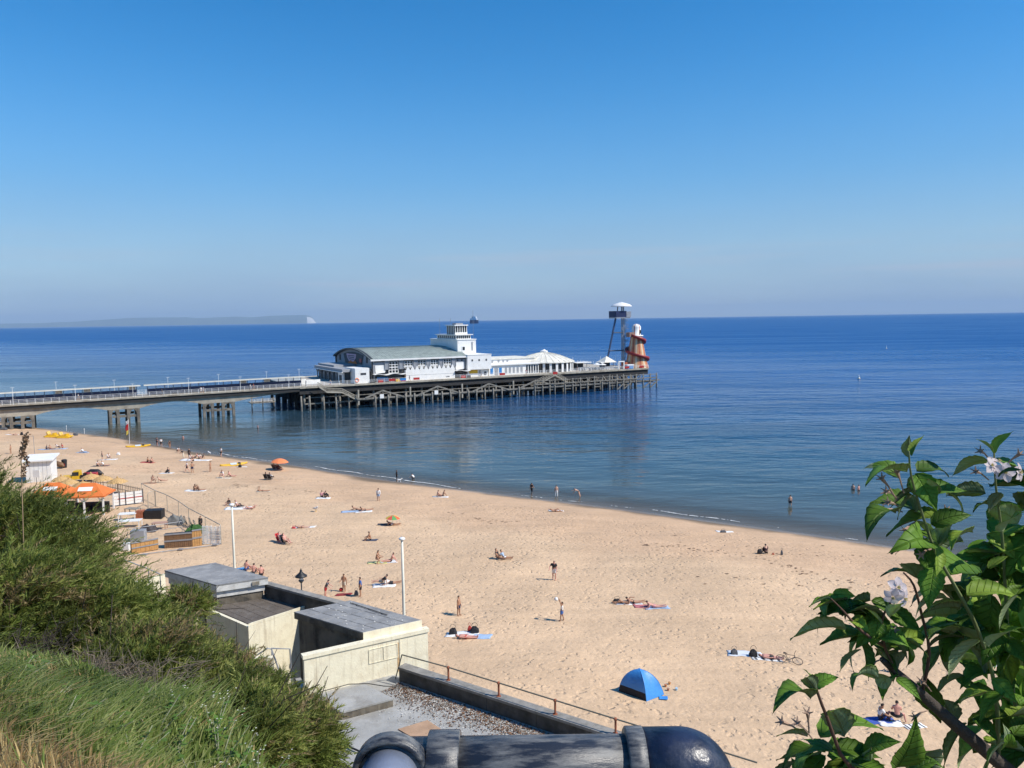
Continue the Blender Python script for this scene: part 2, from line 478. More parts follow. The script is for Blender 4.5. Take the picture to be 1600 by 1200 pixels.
def water_material():
    m = bpy.data.materials.new('sea_water'); m.use_nodes = True
    nt = m.node_tree; N, L = nt.nodes, nt.links
    b = N['Principled BSDF']
    tc = N.new('ShaderNodeTexCoord')
    at = N.new('ShaderNodeAttribute'); at.attribute_name = 'shore_d'
    def mr(src, a, b_, c, d, sm=True):
        r = N.new('ShaderNodeMapRange')
        if sm: r.interpolation_type = 'SMOOTHSTEP'
        r.inputs['From Min'].default_value = a; r.inputs['From Max'].default_value = b_
        r.inputs['To Min'].default_value = c; r.inputs['To Max'].default_value = d
        L.new(src, r.inputs['Value']); return r.outputs[0]
    rot = N.new('ShaderNodeMapping'); rot.vector_type = 'POINT'
    rot.inputs['Rotation'].default_value = (0, 0, math.atan2(-U2.y, U2.x))
    rot.inputs['Scale'].default_value = (0.42, 1.0, 1.0)
    L.new(tc.outputs['Object'], rot.inputs[0])
    def noise(scale, detail=3, rough=0.5, vec=None):
        n = N.new('ShaderNodeTexNoise'); n.inputs['Scale'].default_value = scale
        n.inputs['Detail'].default_value = detail; n.inputs['Roughness'].default_value = rough
        L.new(vec or rot.outputs[0], n.inputs['Vector']); return n.outputs['Fac']
    # body colour: sandy green in the shallows, deep blue farther out (water depth over the sea bed)
    dn = N.new('ShaderNodeMath'); dn.operation = 'MULTIPLY'; dn.inputs[1].default_value = -1
    L.new(at.outputs['Fac'], dn.inputs[0]); off = dn.outputs[0]
    wob = noise(0.02, 3)
    wo = N.new('ShaderNodeMath'); wo.operation = 'MULTIPLY_ADD'; wo.inputs[1].default_value = 40
    L.new(wob, wo.inputs[0]); L.new(off, wo.inputs[2])
    ramp = N.new('ShaderNodeValToRGB')
    f = mr(wo.outputs[0], 15.0, 260.0, 0, 1, False); L.new(f, ramp.inputs['Fac'])
    e = ramp.color_ramp.elements
    e[0].position = 0.0; e[0].color = (0.105, 0.095, 0.062, 1)
    e[1].position = 1.0; e[1].color = (0.011, 0.083, 0.255, 1)
    x = e.new(0.09); x.color = (0.050, 0.066, 0.060, 1)
    x = e.new(0.26); x.color = (0.018, 0.055, 0.092, 1)
    x = e.new(0.55); x.color = (0.009, 0.062, 0.175, 1)
    # broad wind streaks
    st = N.new('ShaderNodeMapping'); st.inputs['Scale'].default_value = (0.0035, 0.022, 1)
    st.inputs['Rotation'].default_value = (0, 0, R(4))
    L.new(tc.outputs['Object'], st.inputs[0])
    sn = noise(1.0, 5, 0.6, st.outputs[0])
    sr = mr(sn, 0.35, 0.68, 0.0, 1.0)
    L.new(ramp.outputs[0], b.inputs['Base Color'])
    b.inputs['IOR'].default_value = 1.333
    L.new(mr(off, 80.0, 420.0, 0.42, 0.12), b.inputs['Specular IOR Level'])
    ro = mr(sr, 0, 1, 0.0, 0.12, False)
    rf_ = mr(off, 90.0, 700.0, 0.05, 0.30)
    ra_ = N.new('ShaderNodeMath'); ra_.operation = 'ADD'; L.new(ro, ra_.inputs[0]); L.new(rf_, ra_.inputs[1])
    L.new(ra_.outputs[0], b.inputs['Roughness'])
    # waves
    def madd(a_, k, c_):
        q = N.new('ShaderNodeMath'); q.operation = 'MULTIPLY_ADD'; q.inputs[1].default_value = k
        L.new(a_, q.inputs[0])
        if c_ is None: q.inputs[2].default_value = 0
        else: L.new(c_, q.inputs[2])
        return q.outputs[0]
    h = madd(noise(2.6, 3, 0.55), 0.10, None)
    h = madd(noise(0.75, 3, 0.5), 0.55, h)
    h = madd(noise(0.35, 2, 0.5), 0.8, h)
    h = madd(noise(0.16, 3, 0.5), 2.0, h)
    h = madd(noise(0.055, 3, 0.5), 3.2, h)
    amp = mr(off, 0.0, 220.0, 0.10, 1.2)
    am = N.new('ShaderNodeMath'); am.operation = 'MULTIPLY'
    L.new(amp, am.inputs[0]); L.new(mr(sr, 0, 1, 0.75, 1.25, False), am.inputs[1])
    bp = N.new('ShaderNodeBump'); bp.inputs['Strength'].default_value = 1.0
    L.new(am.outputs[0], bp.inputs['Distance']); L.new(h, bp.inputs['Height'])
    L.new(bp.outputs[0], b.inputs['Normal'])
    # the last hand's breadth of water thins out over the sand
    al = mr(off, -0.2, 9.0, 0.25, 1.0, False)
    L.new(al, b.inputs['Alpha'])
    return m
_off = np.concatenate([np.linspace(-1.0, 4, 11), np.linspace(5, 60, 40), np.linspace(70, 400, 34), np.geomspace(450, 60000, 44)])
def sea_sheet():
    V0 = np.sign(np.linspace(-1,1,241))*np.abs(np.linspace(-1,1,241))**1.5
    rows = []
    for o in _off:
        half = 700 + o * 3.2
        rows.append((V0 * half, np.full(241, o)))
    V = np.array([r[0] for r in rows]); O = np.array([r[1] for r in rows])
    T = shore_t(np.clip(V, -1900, 1900)) + O
    X = V * U2.x + T * N2.x; Y = V * U2.y + T * N2.y
    nr, nc = V.shape
    idx = np.arange(nr * nc).reshape(nr, nc)
    F = np.stack([idx[:-1, :-1], idx[:-1, 1:], idx[1:, 1:], idx[1:, :-1]], -1).reshape(-1, 4)
    me = np_mesh('sea', np.stack([X, Y, np.zeros_like(X)], -1).reshape(-1, 3), F, [water_material()], True)
    a = me.attributes.new('shore_d', 'FLOAT', 'POINT')
    a.data.foreach_set('value', (-O).astype(np.float32).ravel())
    return link('sea', me)
sea = tag(sea_sheet(), 'calm blue sea under the clear sky', 'sea', kind='structure')

# sea bed far beyond the beach sheet is never seen; the island on the horizon
def make_island():
    D = 57000.0
    prof = [(-420, 500), (-200, 505), (0, 505.5), (60, 504.5), (110, 502.5), (150, 500), (200, 496.5), (250, 495.5), (290, 495.2), (310, 496.8), (330, 496),
            (370, 494), (395, 495.5), (420, 493), (455, 492), (478, 491.6), (487, 494), (492, 499), (494, 505)]
    xs = np.linspace(-420, 494, 190)
    ys = np.interp(xs, [p[0] for p in prof], [p[1] for p in prof])
    V = []; rows = 7
    mi = []
    for j in range(rows):
        for i, px in enumerate(xs):
            top = at_y(px, ys[i], D)
            hgt = max(top.z, 3.0)
            q = j / (rows - 1)
            if j < 4:      # seaward cliff and slope
                zz = hgt * [0.0, 0.45, 0.8, 1.0][j]; yy = D + [0, 200, 700, 1700][j] + 60 * math.sin(px * 0.13) + 30 * math.sin(px * 0.41)
            else:
                zz = hgt * (1 - (j - 3) / 3.0); yy = D + 1700 + (j - 3) * 1700
            V.append((top.x * (yy / D) if j else top.x, yy, zz - 1.0))
    idx = np.arange(rows * len(xs)).reshape(rows, len(xs))
    F = np.stack([idx[:-1, :-1], idx[:-1, 1:], idx[1:, 1:], idx[1:, :-1]], -1).reshape(-1, 4)
    for j in range(rows - 1):
        for i in range(len(xs) - 1):
            px = xs[i]
            mi.append(1 if (j <= 1 and px > 479) else 0)
    g = mat('island_down', (0.09, 0.12, 0.07), 0.9, 0.25, 0.004)
    c = mat('island_chalk', (0.75, 0.72, 0.66), 0.9, 0.12, 0.02)
    o = link('distant_island', np_mesh('distant_island', V, F, [g, c], False, mi))
    return tag(o, 'long hazy island with a white chalk cliff at its tip on the horizon', 'island', kind='structure')
make_island()

def make_haze():
    m = bpy.data.materials.new('sea_air'); m.use_nodes = True
    nt = m.node_tree; nt.nodes.clear()
    o_ = nt.nodes.new('ShaderNodeOutputMaterial'); pv = nt.nodes.new('ShaderNodeVolumePrincipled')
    pv.inputs['Color'].default_value = (0.50, 0.69, 0.93, 1)
    pv.inputs['Density'].default_value = HAZE_D
    pv.inputs['Anisotropy'].default_value = 0.0
    nt.links.new(pv.outputs[0], o_.inputs['Volume'])
    h = MB().bb(-250000, 250000, -200, 66000, -9.0, 950.0).build('haze', m)
    h.display_type = 'WIRE'
    return tag(h, 'pale sea haze in the air over the bay', 'haze', kind='stuff')
HAZE_D = 2.4e-5
make_haze()
# ------------------------------------------------------------------ the pier
PA2 = Vector((0.872, 0.489)).normalized(); PW2 = Vector((-PA2.y, PA2.x))
_p0 = on_z(517, 602.5, 6.8)
PIER_RZ = math.atan2(PA2.y, PA2.x)
DK = 6.8
def pier_pt(s, w, z=0.0):
    return Vector((_p0.x + s * PA2.x + w * PW2.x, _p0.y + s * PA2.y + w * PW2.y, z))
def project(p):
    q = CAM_R.transposed() @ (Vector(p) - EYE)
    return 800 + FPX * q.x / -q.z, 600 - FPX * q.y / -q.z
def PS(px, w, z=8.0):
    lo, hi = -150.0, 250.0
    for _ in range(50):
        m_ = (lo + hi) / 2
        if project(pier_pt(m_, w, z))[0] < px: lo = m_
        else: hi = m_
    return lo
def PZ(s, w, py):
    lo, hi = -20.0, 80.0
    for _ in range(50):
        m_ = (lo + hi) / 2
        if project(pier_pt(s, w, m_))[1] > py: lo = m_
        else: hi = m_
    return lo
def SZ(px, py, w):
    z = 8.0
    for _ in range(6):
        s = PS(px, w, z); z = PZ(s, w, py)
    return s, z
def pier_thing(name, s, w, z, label, cat, group=None):
    return thing(name, pier_pt(s, w, z), label, cat, PIER_RZ, group)

M_conc = mat('pier_concrete', (0.36, 0.33, 0.27), 0.85, 0.2, 0.8, dirt=(0.16, 0.12, 0.08), dscale=0.5, damt=0.6, bump=0.02, bscale=4)
M_dconc = mat('pier_dark_shaded_concrete', (0.035, 0.034, 0.034), 0.9, 0.3, 0.6, dirt=(0.015, 0.015, 0.018), dscale=0.6)  # near black: under-deck shade put into the colour, also used on the fascia
M_concd = mat('pier_darker_concrete', (0.19, 0.17, 0.14), 0.85, 0.25, 0.8, dirt=(0.06, 0.055, 0.05), dscale=0.7, damt=0.8)  # darker tone than the girder concrete, with dark blotches
M_pile = mat('pier_pile', (0.22, 0.205, 0.175), 0.85, 0.3, 1.2, dirt=(0.08, 0.075, 0.06), dscale=0.9, damt=0.8)
M_white = mat('white_paint', (0.80, 0.79, 0.76), 0.55, 0.05, 0.9, dirt=(0.62, 0.58, 0.5), dscale=0.7, damt=0.35)
M_white2 = mat('white_rail_paint', (0.80, 0.80, 0.79), 0.5, 0.05, 2)
M_grey = mat('grey_render', (0.30, 0.31, 0.33), 0.7, 0.1, 0.6)
M_dark = mat('dark_cladding', (0.035, 0.037, 0.042), 0.6, 0.2, 1.0)
M_glass = mat('dark_glass', (0.02, 0.025, 0.03), 0.12, 0.2, 0.8, spec=0.6)
M_roofg = mat('copper_green_roof', (0.30, 0.345, 0.315), 0.75, 0.22, 0.5, dirt=(0.20, 0.235, 0.21), dscale=1.2, damt=0.7)
M_deck = mat('pier_deck_boards', (0.42, 0.38, 0.32), 0.85, 0.15, 1.5)
M_cream = mat('cream_roof', (0.72, 0.69, 0.60), 0.7, 0.1, 0.8, dirt=(0.42, 0.38, 0.28), dscale=0.9, damt=0.5)
M_navy = mat('navy_panel', (0.012, 0.022, 0.075), 0.5, 0.15, 1.0)
M_pglass = mat('shelter_glass', (0.75, 0.85, 0.95), 0.03, 0.03, 1.0, trans=1.0)
M_steel = mat('galvanised_steel', (0.30, 0.31, 0.33), 0.5, 0.15, 2.0, metal=0.3)
M_dsteel = mat('dark_steel', (0.055, 0.06, 0.07), 0.5, 0.2, 2.0)
M_red = mat('red_paint', (0.42, 0.025, 0.02), 0.45, 0.12, 2.0)
M_blue = mat('blue_paint', (0.03, 0.20, 0.50), 0.5, 0.1, 2.0)
M_wood = mat('weathered_timber', (0.31, 0.275, 0.225), 0.85, 0.3, 2.0)
M_orange = mat('orange_canvas', (0.66, 0.17, 0.035), 0.75, 0.1, 1.0)
M_yellow = mat('yellow_plastic', (0.70, 0.42, 0.02), 0.45, 0.1, 1.0)
M_black = mat('black_plastic', (0.015, 0.015, 0.017), 0.55, 0.2, 2.0)
M_poster = mat('pink_poster', (0.62, 0.40, 0.50), 0.6, 0.3, 1.2)

def railing(parent, pts, h=1.1, gap=2.4, r=0.026, bars=3, m_=None, post=0.04, name='railing'):
    b = MB()
    for i in range(len(pts) - 1):
        a, c = Vector(pts[i]), Vector(pts[i + 1]); n = max(1, round((c - a).length / gap))
        for k in range(n + (i == len(pts) - 2)):
            p = a.lerp(c, k / n)
            b.box((p.x, p.y, p.z + h / 2), (post * 2, post * 2, h))
        for j in range(bars):
            z = h * (1 - j * 0.8 / bars) - 0.03
            b.bar(a + Vector((0, 0, z)), c + Vector((0, 0, z)), r * 2)
    return b.build(name, m_ or M_white2, parent)

def build_pier_head():
    # local frame: x along the pier (s), y away from us (w), z up; origin at sea level
    root = thing('seaside_pier', pier_pt(0, 0, 0), 'broad concrete pier head on many piles carrying the theatre buildings', 'pier', PIER_RZ)
    W1 = 46.0; S0, S1 = -9.0, 117.0
    MB().bb(S0, S1, 0, W1, DK - 0.28, DK).build('deck', M_deck, root)
    MB().bb(S0, S1, -0.25, 0.15, DK - 0.42, DK + 0.12).build('deck_edge', M_conc, root)
    MB().bb(S1, S1 + 0.3, 0, W1, DK - 0.42, DK + 0.12).build('deck_edge', M_conc, root)
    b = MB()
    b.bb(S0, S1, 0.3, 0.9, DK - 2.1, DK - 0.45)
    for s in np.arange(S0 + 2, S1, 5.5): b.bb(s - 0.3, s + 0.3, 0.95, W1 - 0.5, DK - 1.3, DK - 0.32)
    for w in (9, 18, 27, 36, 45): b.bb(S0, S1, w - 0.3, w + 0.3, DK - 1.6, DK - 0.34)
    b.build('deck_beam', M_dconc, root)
    # far rows of piles, the under-deck shade put into their colour
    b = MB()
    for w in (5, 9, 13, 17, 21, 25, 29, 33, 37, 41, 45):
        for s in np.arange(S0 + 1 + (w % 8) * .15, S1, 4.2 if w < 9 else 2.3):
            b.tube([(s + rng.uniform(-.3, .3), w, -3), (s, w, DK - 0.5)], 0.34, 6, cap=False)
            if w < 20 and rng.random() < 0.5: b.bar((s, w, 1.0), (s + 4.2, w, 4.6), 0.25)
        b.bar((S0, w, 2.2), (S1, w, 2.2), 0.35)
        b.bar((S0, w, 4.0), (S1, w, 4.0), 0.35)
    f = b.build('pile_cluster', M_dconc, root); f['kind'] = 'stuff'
    # front row of piles, one by one
    pile = None
    for s in np.arange(S0 + 1.5, S1 - 1, 5.2):
        q = MB().tube([(0, 0, -3), (0.05, 0, 1.2), (0, 0, DK - 0.45)], [0.42, 0.38, 0.34], 8)
        o = q.build('pile', M_pile, root, True) if pile is None else dup_part(pile, root)
        o.location = (s, 1.5, 0); pile = pile or o
    # landing stage along the near side
    st0, st1 = 6.5, 119.0
    zl = 2.65
    MB().bb(st0, st1, -3.6, -0.6, zl - 0.25, zl).build('landing_deck', M_wood, root)
    MB().bar((st0, -3.75, zl + 0.05), (st1, -3.75, zl + 0.05), 0.3, 0.45).build('landing_beam', M_pile, root)
    MB().bar((-8, -0.4, zl - 0.7), (st1, -0.4, zl - 0.7), 0.3, 0.4).build('landing_beam', M_pile, root)
    MB().bar((st0 - 14, -0.4, zl + 1.0), (70, -0.4, zl + 1.0), 0.2, 0.22).build('landing_beam', M_pile, root)
    pxs = [587, 594, 607, 620, 634, 648, 662, 676, 691, 704, 718, 732, 745, 758, 771, 784, 811]
    left = [PS(p, -4.0, 1.0) for p in pxs]
    right = [PS(p, -4.0, 1.0) for p in (836, 848, 859, 867, 883, 895, 907, 918, 929, 941, 952, 964, 974, 985, 994, 1005, 1016, 1026)]
    pl_ = None
    for s in left:
        q = MB().tube([(0, 0, -3), (rng.uniform(-.1, .1), 0.05, 1.4), (0, 0, zl + 0.9)], [0.34, 0.28, 0.25], 7)
        q.build('fender_pile', M_pile, root, True).location = (s, -4.0, 0)
    for s in right:
        q = MB().tube([(rng.uniform(-.15, .15), 0, -3), (0, 0.05, 1.6), (0, 0, zl + rng.uniform(2.3, 2.9))], [0.32, 0.27, 0.24], 7)
        q.build('fender_pile', M_pile, root, True).location = (s, -4.0, 0)
    for s in (PS(545, -2, 1), PS(525, -2, 1), PS(506, -2, 1), PS(484, -2, 1), PS(471, -2, 1)):
        q = MB().tube([(0, 0, -3), (0.05, 0, 1.5), (0, 0, 4.4)], [0.34, 0.28, 0.26], 7)
        q.build('fender_pile', M_pile, root, True).location = (s, -2.0, 0)
    # walings between the right hand piles, with some raking struts
    b = MB(); b.bar((right[0], -4.3, 3.75), (right[-1], -4.3, 3.75), 0.22, 0.32); b.bar((right[0], -4.2, 4.9), (right[-1], -4.2, 4.9), 0.16, 0.2)
    for i in range(len(right) - 1):
        if i % 2 == 0: b.bar((right[i] + .2, -3.6, 1.7), (right[i + 1] - .2, -3.6, 1.7), 0.2, 0.25)
    for i in (11, 12, 15, 16): b.bar((right[i] + .3, -4.0, 0.4), (right[i + 1], -4.0, 2.2), 0.3)
    b.build('waling', M_pile, root)
    # timber clutter of the fishing stage
    b = MB()
    for k in range(150):
        s = rng.uniform(right[3], right[-3]); z0 = 2.9 + rng.random() * 0.8; a = rng.choice([0, 0, 1, 1, rng.uniform(-.6, 1.6)])
        L_ = rng.uniform(0.7, 1.8)
        b.bar((s, -2.2 + rng.uniform(-1, 1.4), z0), (s + (1 - a) * L_, -2.2 + rng.uniform(-1, 1.4), z0 + a * L_), 0.12, 0.14)
    c_ = b.build('stage_timber', M_wood, root); c_['kind'] = 'stuff'
    # inverted-V braces with king posts
    for (p0, y0), (p1, y1), (p2, y2) in (((571, 622), (598, 610), (632, 620)), ((650, 619), (684, 603.5), (716, 613)), ((736, 613), (764, 599.5), (796, 609)),
                                         ((811, 607), (838, 594), (866, 602))):
        a, t, c = [(*SZ(p, y, -3.9), ) for p, y in ((p0, y0), (p1, y1), (p2, y2))]
        b = MB()
        b.bar((a[0], -3.9, a[1]), (t[0], -3.9, t[1]), 0.3, 0.42); b.bar((t[0], -3.9, t[1]), (c[0], -3.9, c[1]), 0.3, 0.42)
        b.bar((t[0], -3.88, t[1] - .1), (t[0], -3.88, zl), 0.26)
        b.build('brace', M_pile, root)
    for p in (560, 641, 722, 802):
        s = PS(p, -3.5, 4)
        MB().bb(s - .22, s + .22, -3.7, -3.3, 1.0, 5.4).build('post', M_conc, root)
    for p, y in ((596, 619), (681, 613)):
        s, z = SZ(p, y, -4.1)
        MB().bb(s - .6, s + .6, -4.5, -4.42, z - .6, z + .6).build('sign_board', M_white, root)
    # stairs: west flight with a landing
    pts = [SZ(497, 604, -2.2), SZ(510, 613, -2.2), SZ(534, 613.5, -2.2), SZ(558, 625.5, -2.2)]
    b = MB()
    for side in (-2.9, -1.6):
        for i in range(3):
            a, c = pts[i], pts[i + 1]
            b.bar((a[0], side, a[1] + .1), (c[0], side, c[1] + .1), 0.14, 0.4)
            b.bar((a[0], side, a[1] + 1.2), (c[0], side, c[1] + 1.2), 0.1)
            b.bar((a[0], side, a[1] + .7), (c[0], side, c[1] + .7), 0.07)
            for k in range(7):
                q = k / 6; x_ = a[0] + (c[0] - a[0]) * q; z_ = a[1] + (c[1] - a[1]) * q
                b.bar((x_, side, z_), (x_, side, z_ + 1.2), 0.07)
    for i in range(3):
        a, c = pts[i], pts[i + 1]
        for k in range(10):
            q = (k + .5) / 10; x_ = a[0] + (c[0] - a[0]) * q; z_ = a[1] + (c[1] - a[1]) * q
            b.bb(x_ - .2, x_ + .2, -2.9, -1.6, z_ - .05, z_ + .03)
    b.build('staircase', M_conc, root)
    # east stairs, two flights from a head
    t = SZ(865, 585, -2.0)
    for c, ws in ((SZ(831, 603, -2.0), (-3.0, -1.4)), (SZ(888, 598, -2.0), (-3.0, -1.6))):
        b = MB()
        for side in ws:
            b.bar((t[0], side, t[1] - .2), (c[0], side, c[1] - .2), 0.14, 0.35)
            b.bar((t[0], side, t[1] + .9), (c[0], side, c[1] + .9), 0.1); b.bar((t[0], side, t[1] + .4), (c[0], side, c[1] + .4), 0.08)
            for k in range(8):
                q = k / 7; x_ = t[0] + (c[0] - t[0]) * q; z_ = t[1] + (c[1] - t[1]) * q
                b.bar((x_, side, z_ - .2), (x_, side, z_ + .9), 0.07)
        for k in range(16):
            q = (k + .5) / 16; x_ = t[0] + (c[0] - t[0]) * q; z_ = t[1] + (c[1] - t[1]) * q
            b.bb(x_ - .2, x_ + .2, ws[0], ws[1], z_ - .25, z_ - .19)
        b.build('staircase', M_conc, root)
    MB().bb(t[0] - .9, t[0] + .9, -3.05, -3.0, t[1] + .1, t[1] + .95).build('sign_board', M_red, root)
    railing(root, [(-2, 0, DK + .1), (S1, 0, DK + .1), (S1 + .15, W1, DK + .1)], 1.15, 2.3)
    for p, y, c in ((613, 600, M_red), (651, 597, M_red), (785, 590, M_red), (980, 579, M_red), (1003, 578, M_red), (630, 599, M_blue)):
        s, z = SZ(p, y, -.15)
        MB().bb(s - 1.0, s + 1.0, -.12, -.07, DK + .35, DK + 1.05).build('rail_banner', c, root)
    return root
build_pier_head()

def build_theatre():
    root = thing('pier_theatre', pier_pt(0, 0, DK), 'white pier theatre with curved green copper roof and dark gable', 'theatre', PIER_RZ)
    s0, s1, w0, w1 = 14.4, 45.6, 4.0, 42.0
    ez = 13.55 - DK                     # eave
    rise = 2.9
    wc, hw = (w0 + w1) / 2, (w1 - w0) / 2
    def arch(w): return ez + rise * (1 - ((w - wc) / hw) ** 2)
    ws = np.linspace(w0 - 0.5, w1 + 0.5, 25)
    # roof: barrel shell in standing seam strips
    V = []; F = []
    ss = np.linspace(s0 - 1.0, s1 + 0.2, 41)
    for i, s in enumerate(ss):
        for w in ws: V.append((s, w, arch(w) + 0.25))
    n = len(ws)
    for i in range(len(ss) - 1):
        for j in range(n - 1): F.append((i * n + j, (i + 1) * n + j, (i + 1) * n + j + 1, i * n + j + 1))
    rb = MB().add(V, F)
    for s in ss[::1]:
        for j in range(n - 1): rb.bar((s, ws[j], arch(ws[j]) + .3), (s, ws[j + 1], arch(ws[j + 1]) + .3), 0.09)
    roof = rb.build('roof', M_roofg, root)
    MB().bb(s0 - 1, s1 + .2, w0 - .75, w0 - .48, ez - .38, ez + .12).build('eave', M_white, root)
    # gable shell on the shore end
    P = [(w, arch(w)) for w in np.linspace(w0, w1, 21)]
    def gable(name, ps, x0, x1, m_):
        nn = len(ps)
        vv = [(x0, w, z) for w, z in ps] + [(x1, w, z) for w, z in ps]
        ff = [tuple(range(nn)), tuple(range(nn, 2 * nn))[::-1]] + [(i, nn + i, nn + (i + 1) % nn, (i + 1) % nn) for i in range(nn)]
        return MB().add(vv, ff).build(name, m_, root)
    gable('gable_wall', P + [(w1, 0.0), (w0, 0.0)], s0, s0 + .4, M_grey)
    b = MB()
    for j in range(len(P) - 1): b.bar((s0 - .5, P[j][0], P[j][1] + .1), (s0 - .5, P[j + 1][0], P[j + 1][1] + .1), 0.9, 0.5)
    b.build('gable_rim', M_dark, root)
    MB().bb(s0 - .3, s0 - .02, w0, w0 + .8, 0, ez).build('gable_rim', M_dark, root)
    MB().bb(s0 - .3, s0 - .02, w1 - .8, w1, 0, ez).build('gable_rim', M_dark, root)
    sg = [(w, min(arch(w) - 1.0, 99)) for w in np.linspace(w0 + 8.5, w1 - 9, 13)]
    sb = gable('sign_panel', sg + [(w1 - 11, 4.9), (w0 + 10.5, 4.9)], s0 - .16, s0 - .06, M_dark)
    ps = gable('poster', [(19.5, 8.0), (29.5, 8.0), (28.6, 6.6), (26.5, 5.4), (22.5, 5.4), (20.3, 6.6)], s0 - .22, s0 - .17, M_poster)
    for k in range(3):
        MB().bb(s0 - .26, s0 - .225, 21 + k * .4, 28 - k * .4, 7.3 - k * .55, 7.55 - k * .55).build('lettering', M_dark, root)
    gable('poster_figure', [(18.5, 4.95), (28, 4.95), (25, 6.0), (23, 5.5), (20.5, 5.9)], s0 - .3, s0 - .27, M_orange)
    MB().bb(s0 - .24, s0 - .18, 14.3, 16.3, 5.6, 6.7).build('poster_badge', M_red, root)
    for w in (w0 + 5.0, w1 - 5.5): MB().bb(s0 - .2, s0 - .03, w, w + 1.2, 5.6, 7.4).build('slit_window', M_dark, root)
    # near wall
    MB().bb(s0 + .45, s1, w0 + .5, w1, 0, ez - .1).build('core_wall', M_dark, root)
    MB().bb(s0 + .45, s1, w0 + .0, w0 + .45, ez - .75, ez - .42).build('lintel', M_dark, root)
    # left bay
    MB().bb(14.9, 18.3, w0 + .1, w0 + .46, 2.9, ez - .8).build('bay_panel', M_grey, root)
    MB().add([(15.1, w0, 2.7), (18.0, w0, 2.7), (18.2, w0, 5.0), (14.95, w0, 5.0), (15.1, w0 + .08, 2.7), (18.0, w0 + .08, 2.7), (18.2, w0 + .08, 5.0), (14.95, w0 + .08, 5.0)],
             [(0, 1, 2, 3), (7, 6, 5, 4), (0, 4, 5, 1), (1, 5, 6, 2), (2, 6, 7, 3), (3, 7, 4, 0)]).build('bay_panel', M_white, root)
    MB().bb(41.5, 45.3, w0 + .1, w0 + .46, 2.9, ez - .8).build('bay_panel', M_grey, root)
    MB().bb(41.9, 44.9, w0, w0 + .08, 2.7, 4.9).build('bay_panel', M_white, root)
    for s in (42.4, 43.9): MB().bb(s, s + .5, w0 + .02, w0 + .09, 5.3, 5.8).build('window', M_dark, root)
    def window(s, z0, z1, wd, cols, rows):
        f = MB()
        f.bb(s - wd / 2 - .12, s + wd / 2 + .12, w0 + .06, w0 + .2, z0 - .12, z0); f.bb(s - wd / 2 - .12, s + wd / 2 + .12, w0 + .06, w0 + .2, z1, z1 + .12)
        for k in range(cols + 1):
            x_ = s - wd / 2 + wd * k / cols; f.bb(x_ - .09, x_ + .09, w0 + .04, w0 + .2, z0, z1)
        for k in range(1, rows):
            z_ = z0 + (z1 - z0) * k / rows; f.bb(s - wd / 2, s + wd / 2, w0 + .05, w0 + .2, z_ - .08, z_ + .08)
        o = f.build('window', M_white, root)
        MB().bb(s - wd / 2, s + wd / 2, w0 + .3, w0 + .4, z0, z1).build('pane', M_glass, o)
    window(20.9, 2.6, 5.9, 3.0, 3, 4)
    for s in (25.9, 30.2, 34.6, 39.0): window(s, 3.9, 5.9, 2.6, 3, 3)
    for s in (25.9, 30.2, 34.6, 39.0, 20.9):
        MB().bb(s - 1.8, s + 1.8, w0 + .0, w0 + .1, 4.15, 4.4).build('transom', M_white, root)
    for s in (18.7, 23.4, 28.1, 32.4, 36.8, 41.2):
        b = MB(); b.bb(s - .55, s + .55, w0 - .15, w0 + .3, 3.6, ez - .4)
        b.bb(s - .72, s - .56, w0 - .3, w0 + .1, 3.6, ez - .4); b.bb(s + .56, s + .72, w0 - .3, w0 + .1, 3.6, ez - .4)
        b.build('pilaster', M_steel, root)
    MB().bb(24.4, 41.0, w0 - 1.2, w0 + .0, 0, 3.25).build('front_wall', M_white, root)
    MB().bb(24.38, 41.02, w0 - 1.23, w0 - 1.2, 1.55, 1.63).build('wall_joint', M_grey, root)
    for s in (27.2, 37.9): MB().bb(s, s + 1.2, w0 - 1.26, w0 - 1.2, .45, .8).build('vent', M_dark, root)
    n = 11; step = (41.0 - 24.4) / n
    for k in range(n):
        x_ = 24.4 + k * step
        v = [(x_ + .08, w0 - 1.15, 3.26), (x_ + step - .08, w0 - 1.15, 3.26), (x_ + step / 2, w0 - 1.15, 4.55)]
        v += [(a, w0 - 1.0, c) for a, b_, c in v]
        MB().add(v, [(0, 1, 2), (5, 4, 3), (0, 3, 4, 1), (1, 4, 5, 2), (2, 5, 3, 0)]).build('triangle_panel', M_white, root)
    # wavy canopies
    for a, c in ((14.0, 24.2), (41.1, 46.2)):
        V = []; m_ = 24
        for k in range(m_ + 1):
            x_ = a + (c - a) * k / m_; z_ = 2.25 + .22 * math.sin(k / m_ * 4 * math.pi * (1 if c - a > 6 else .5))
            V += [(x_, w0 - 2.2, z_), (x_, w0 + .0, z_), (x_, w0 - 2.2, z_ + .16), (x_, w0 + .0, z_ + .16)]
        F = []
        for k in range(m_):
            i = k * 4
            F += [(i, i + 1, i + 5, i + 4), (i + 2, i + 6, i + 7, i + 3), (i, i + 4, i + 6, i + 2)]
        MB().add(V, F).build('canopy', M_white, root)
    MB().bb(14.9, 23.5, w0 + .3, w0 + .45, 0, 2.2).build('shop_front', M_glass, root)
    MB().bb(15.5, 19.0, w0 - .1, w0 + .28, 0, 1.4).build('shop_counter', M_blue, root)
    for k, (s, c) in enumerate(((12.5, M_dark), (15.0, M_red), (20.6, M_yellow), (22.3, M_red), (18.2, M_steel), (42.6, M_red), (44.4, M_dark))):
        MB().bb(s, s + 1.5, w0 - 2.6, w0 - 1.9, 0, .8).build('cafe_barrier', c, root)
    # front white block and low foyer on the shore end
    MB().bb(8.0, 12.4, 2.0, 12.0, 0, 4.5).build('ticket_wing', M_white, root)
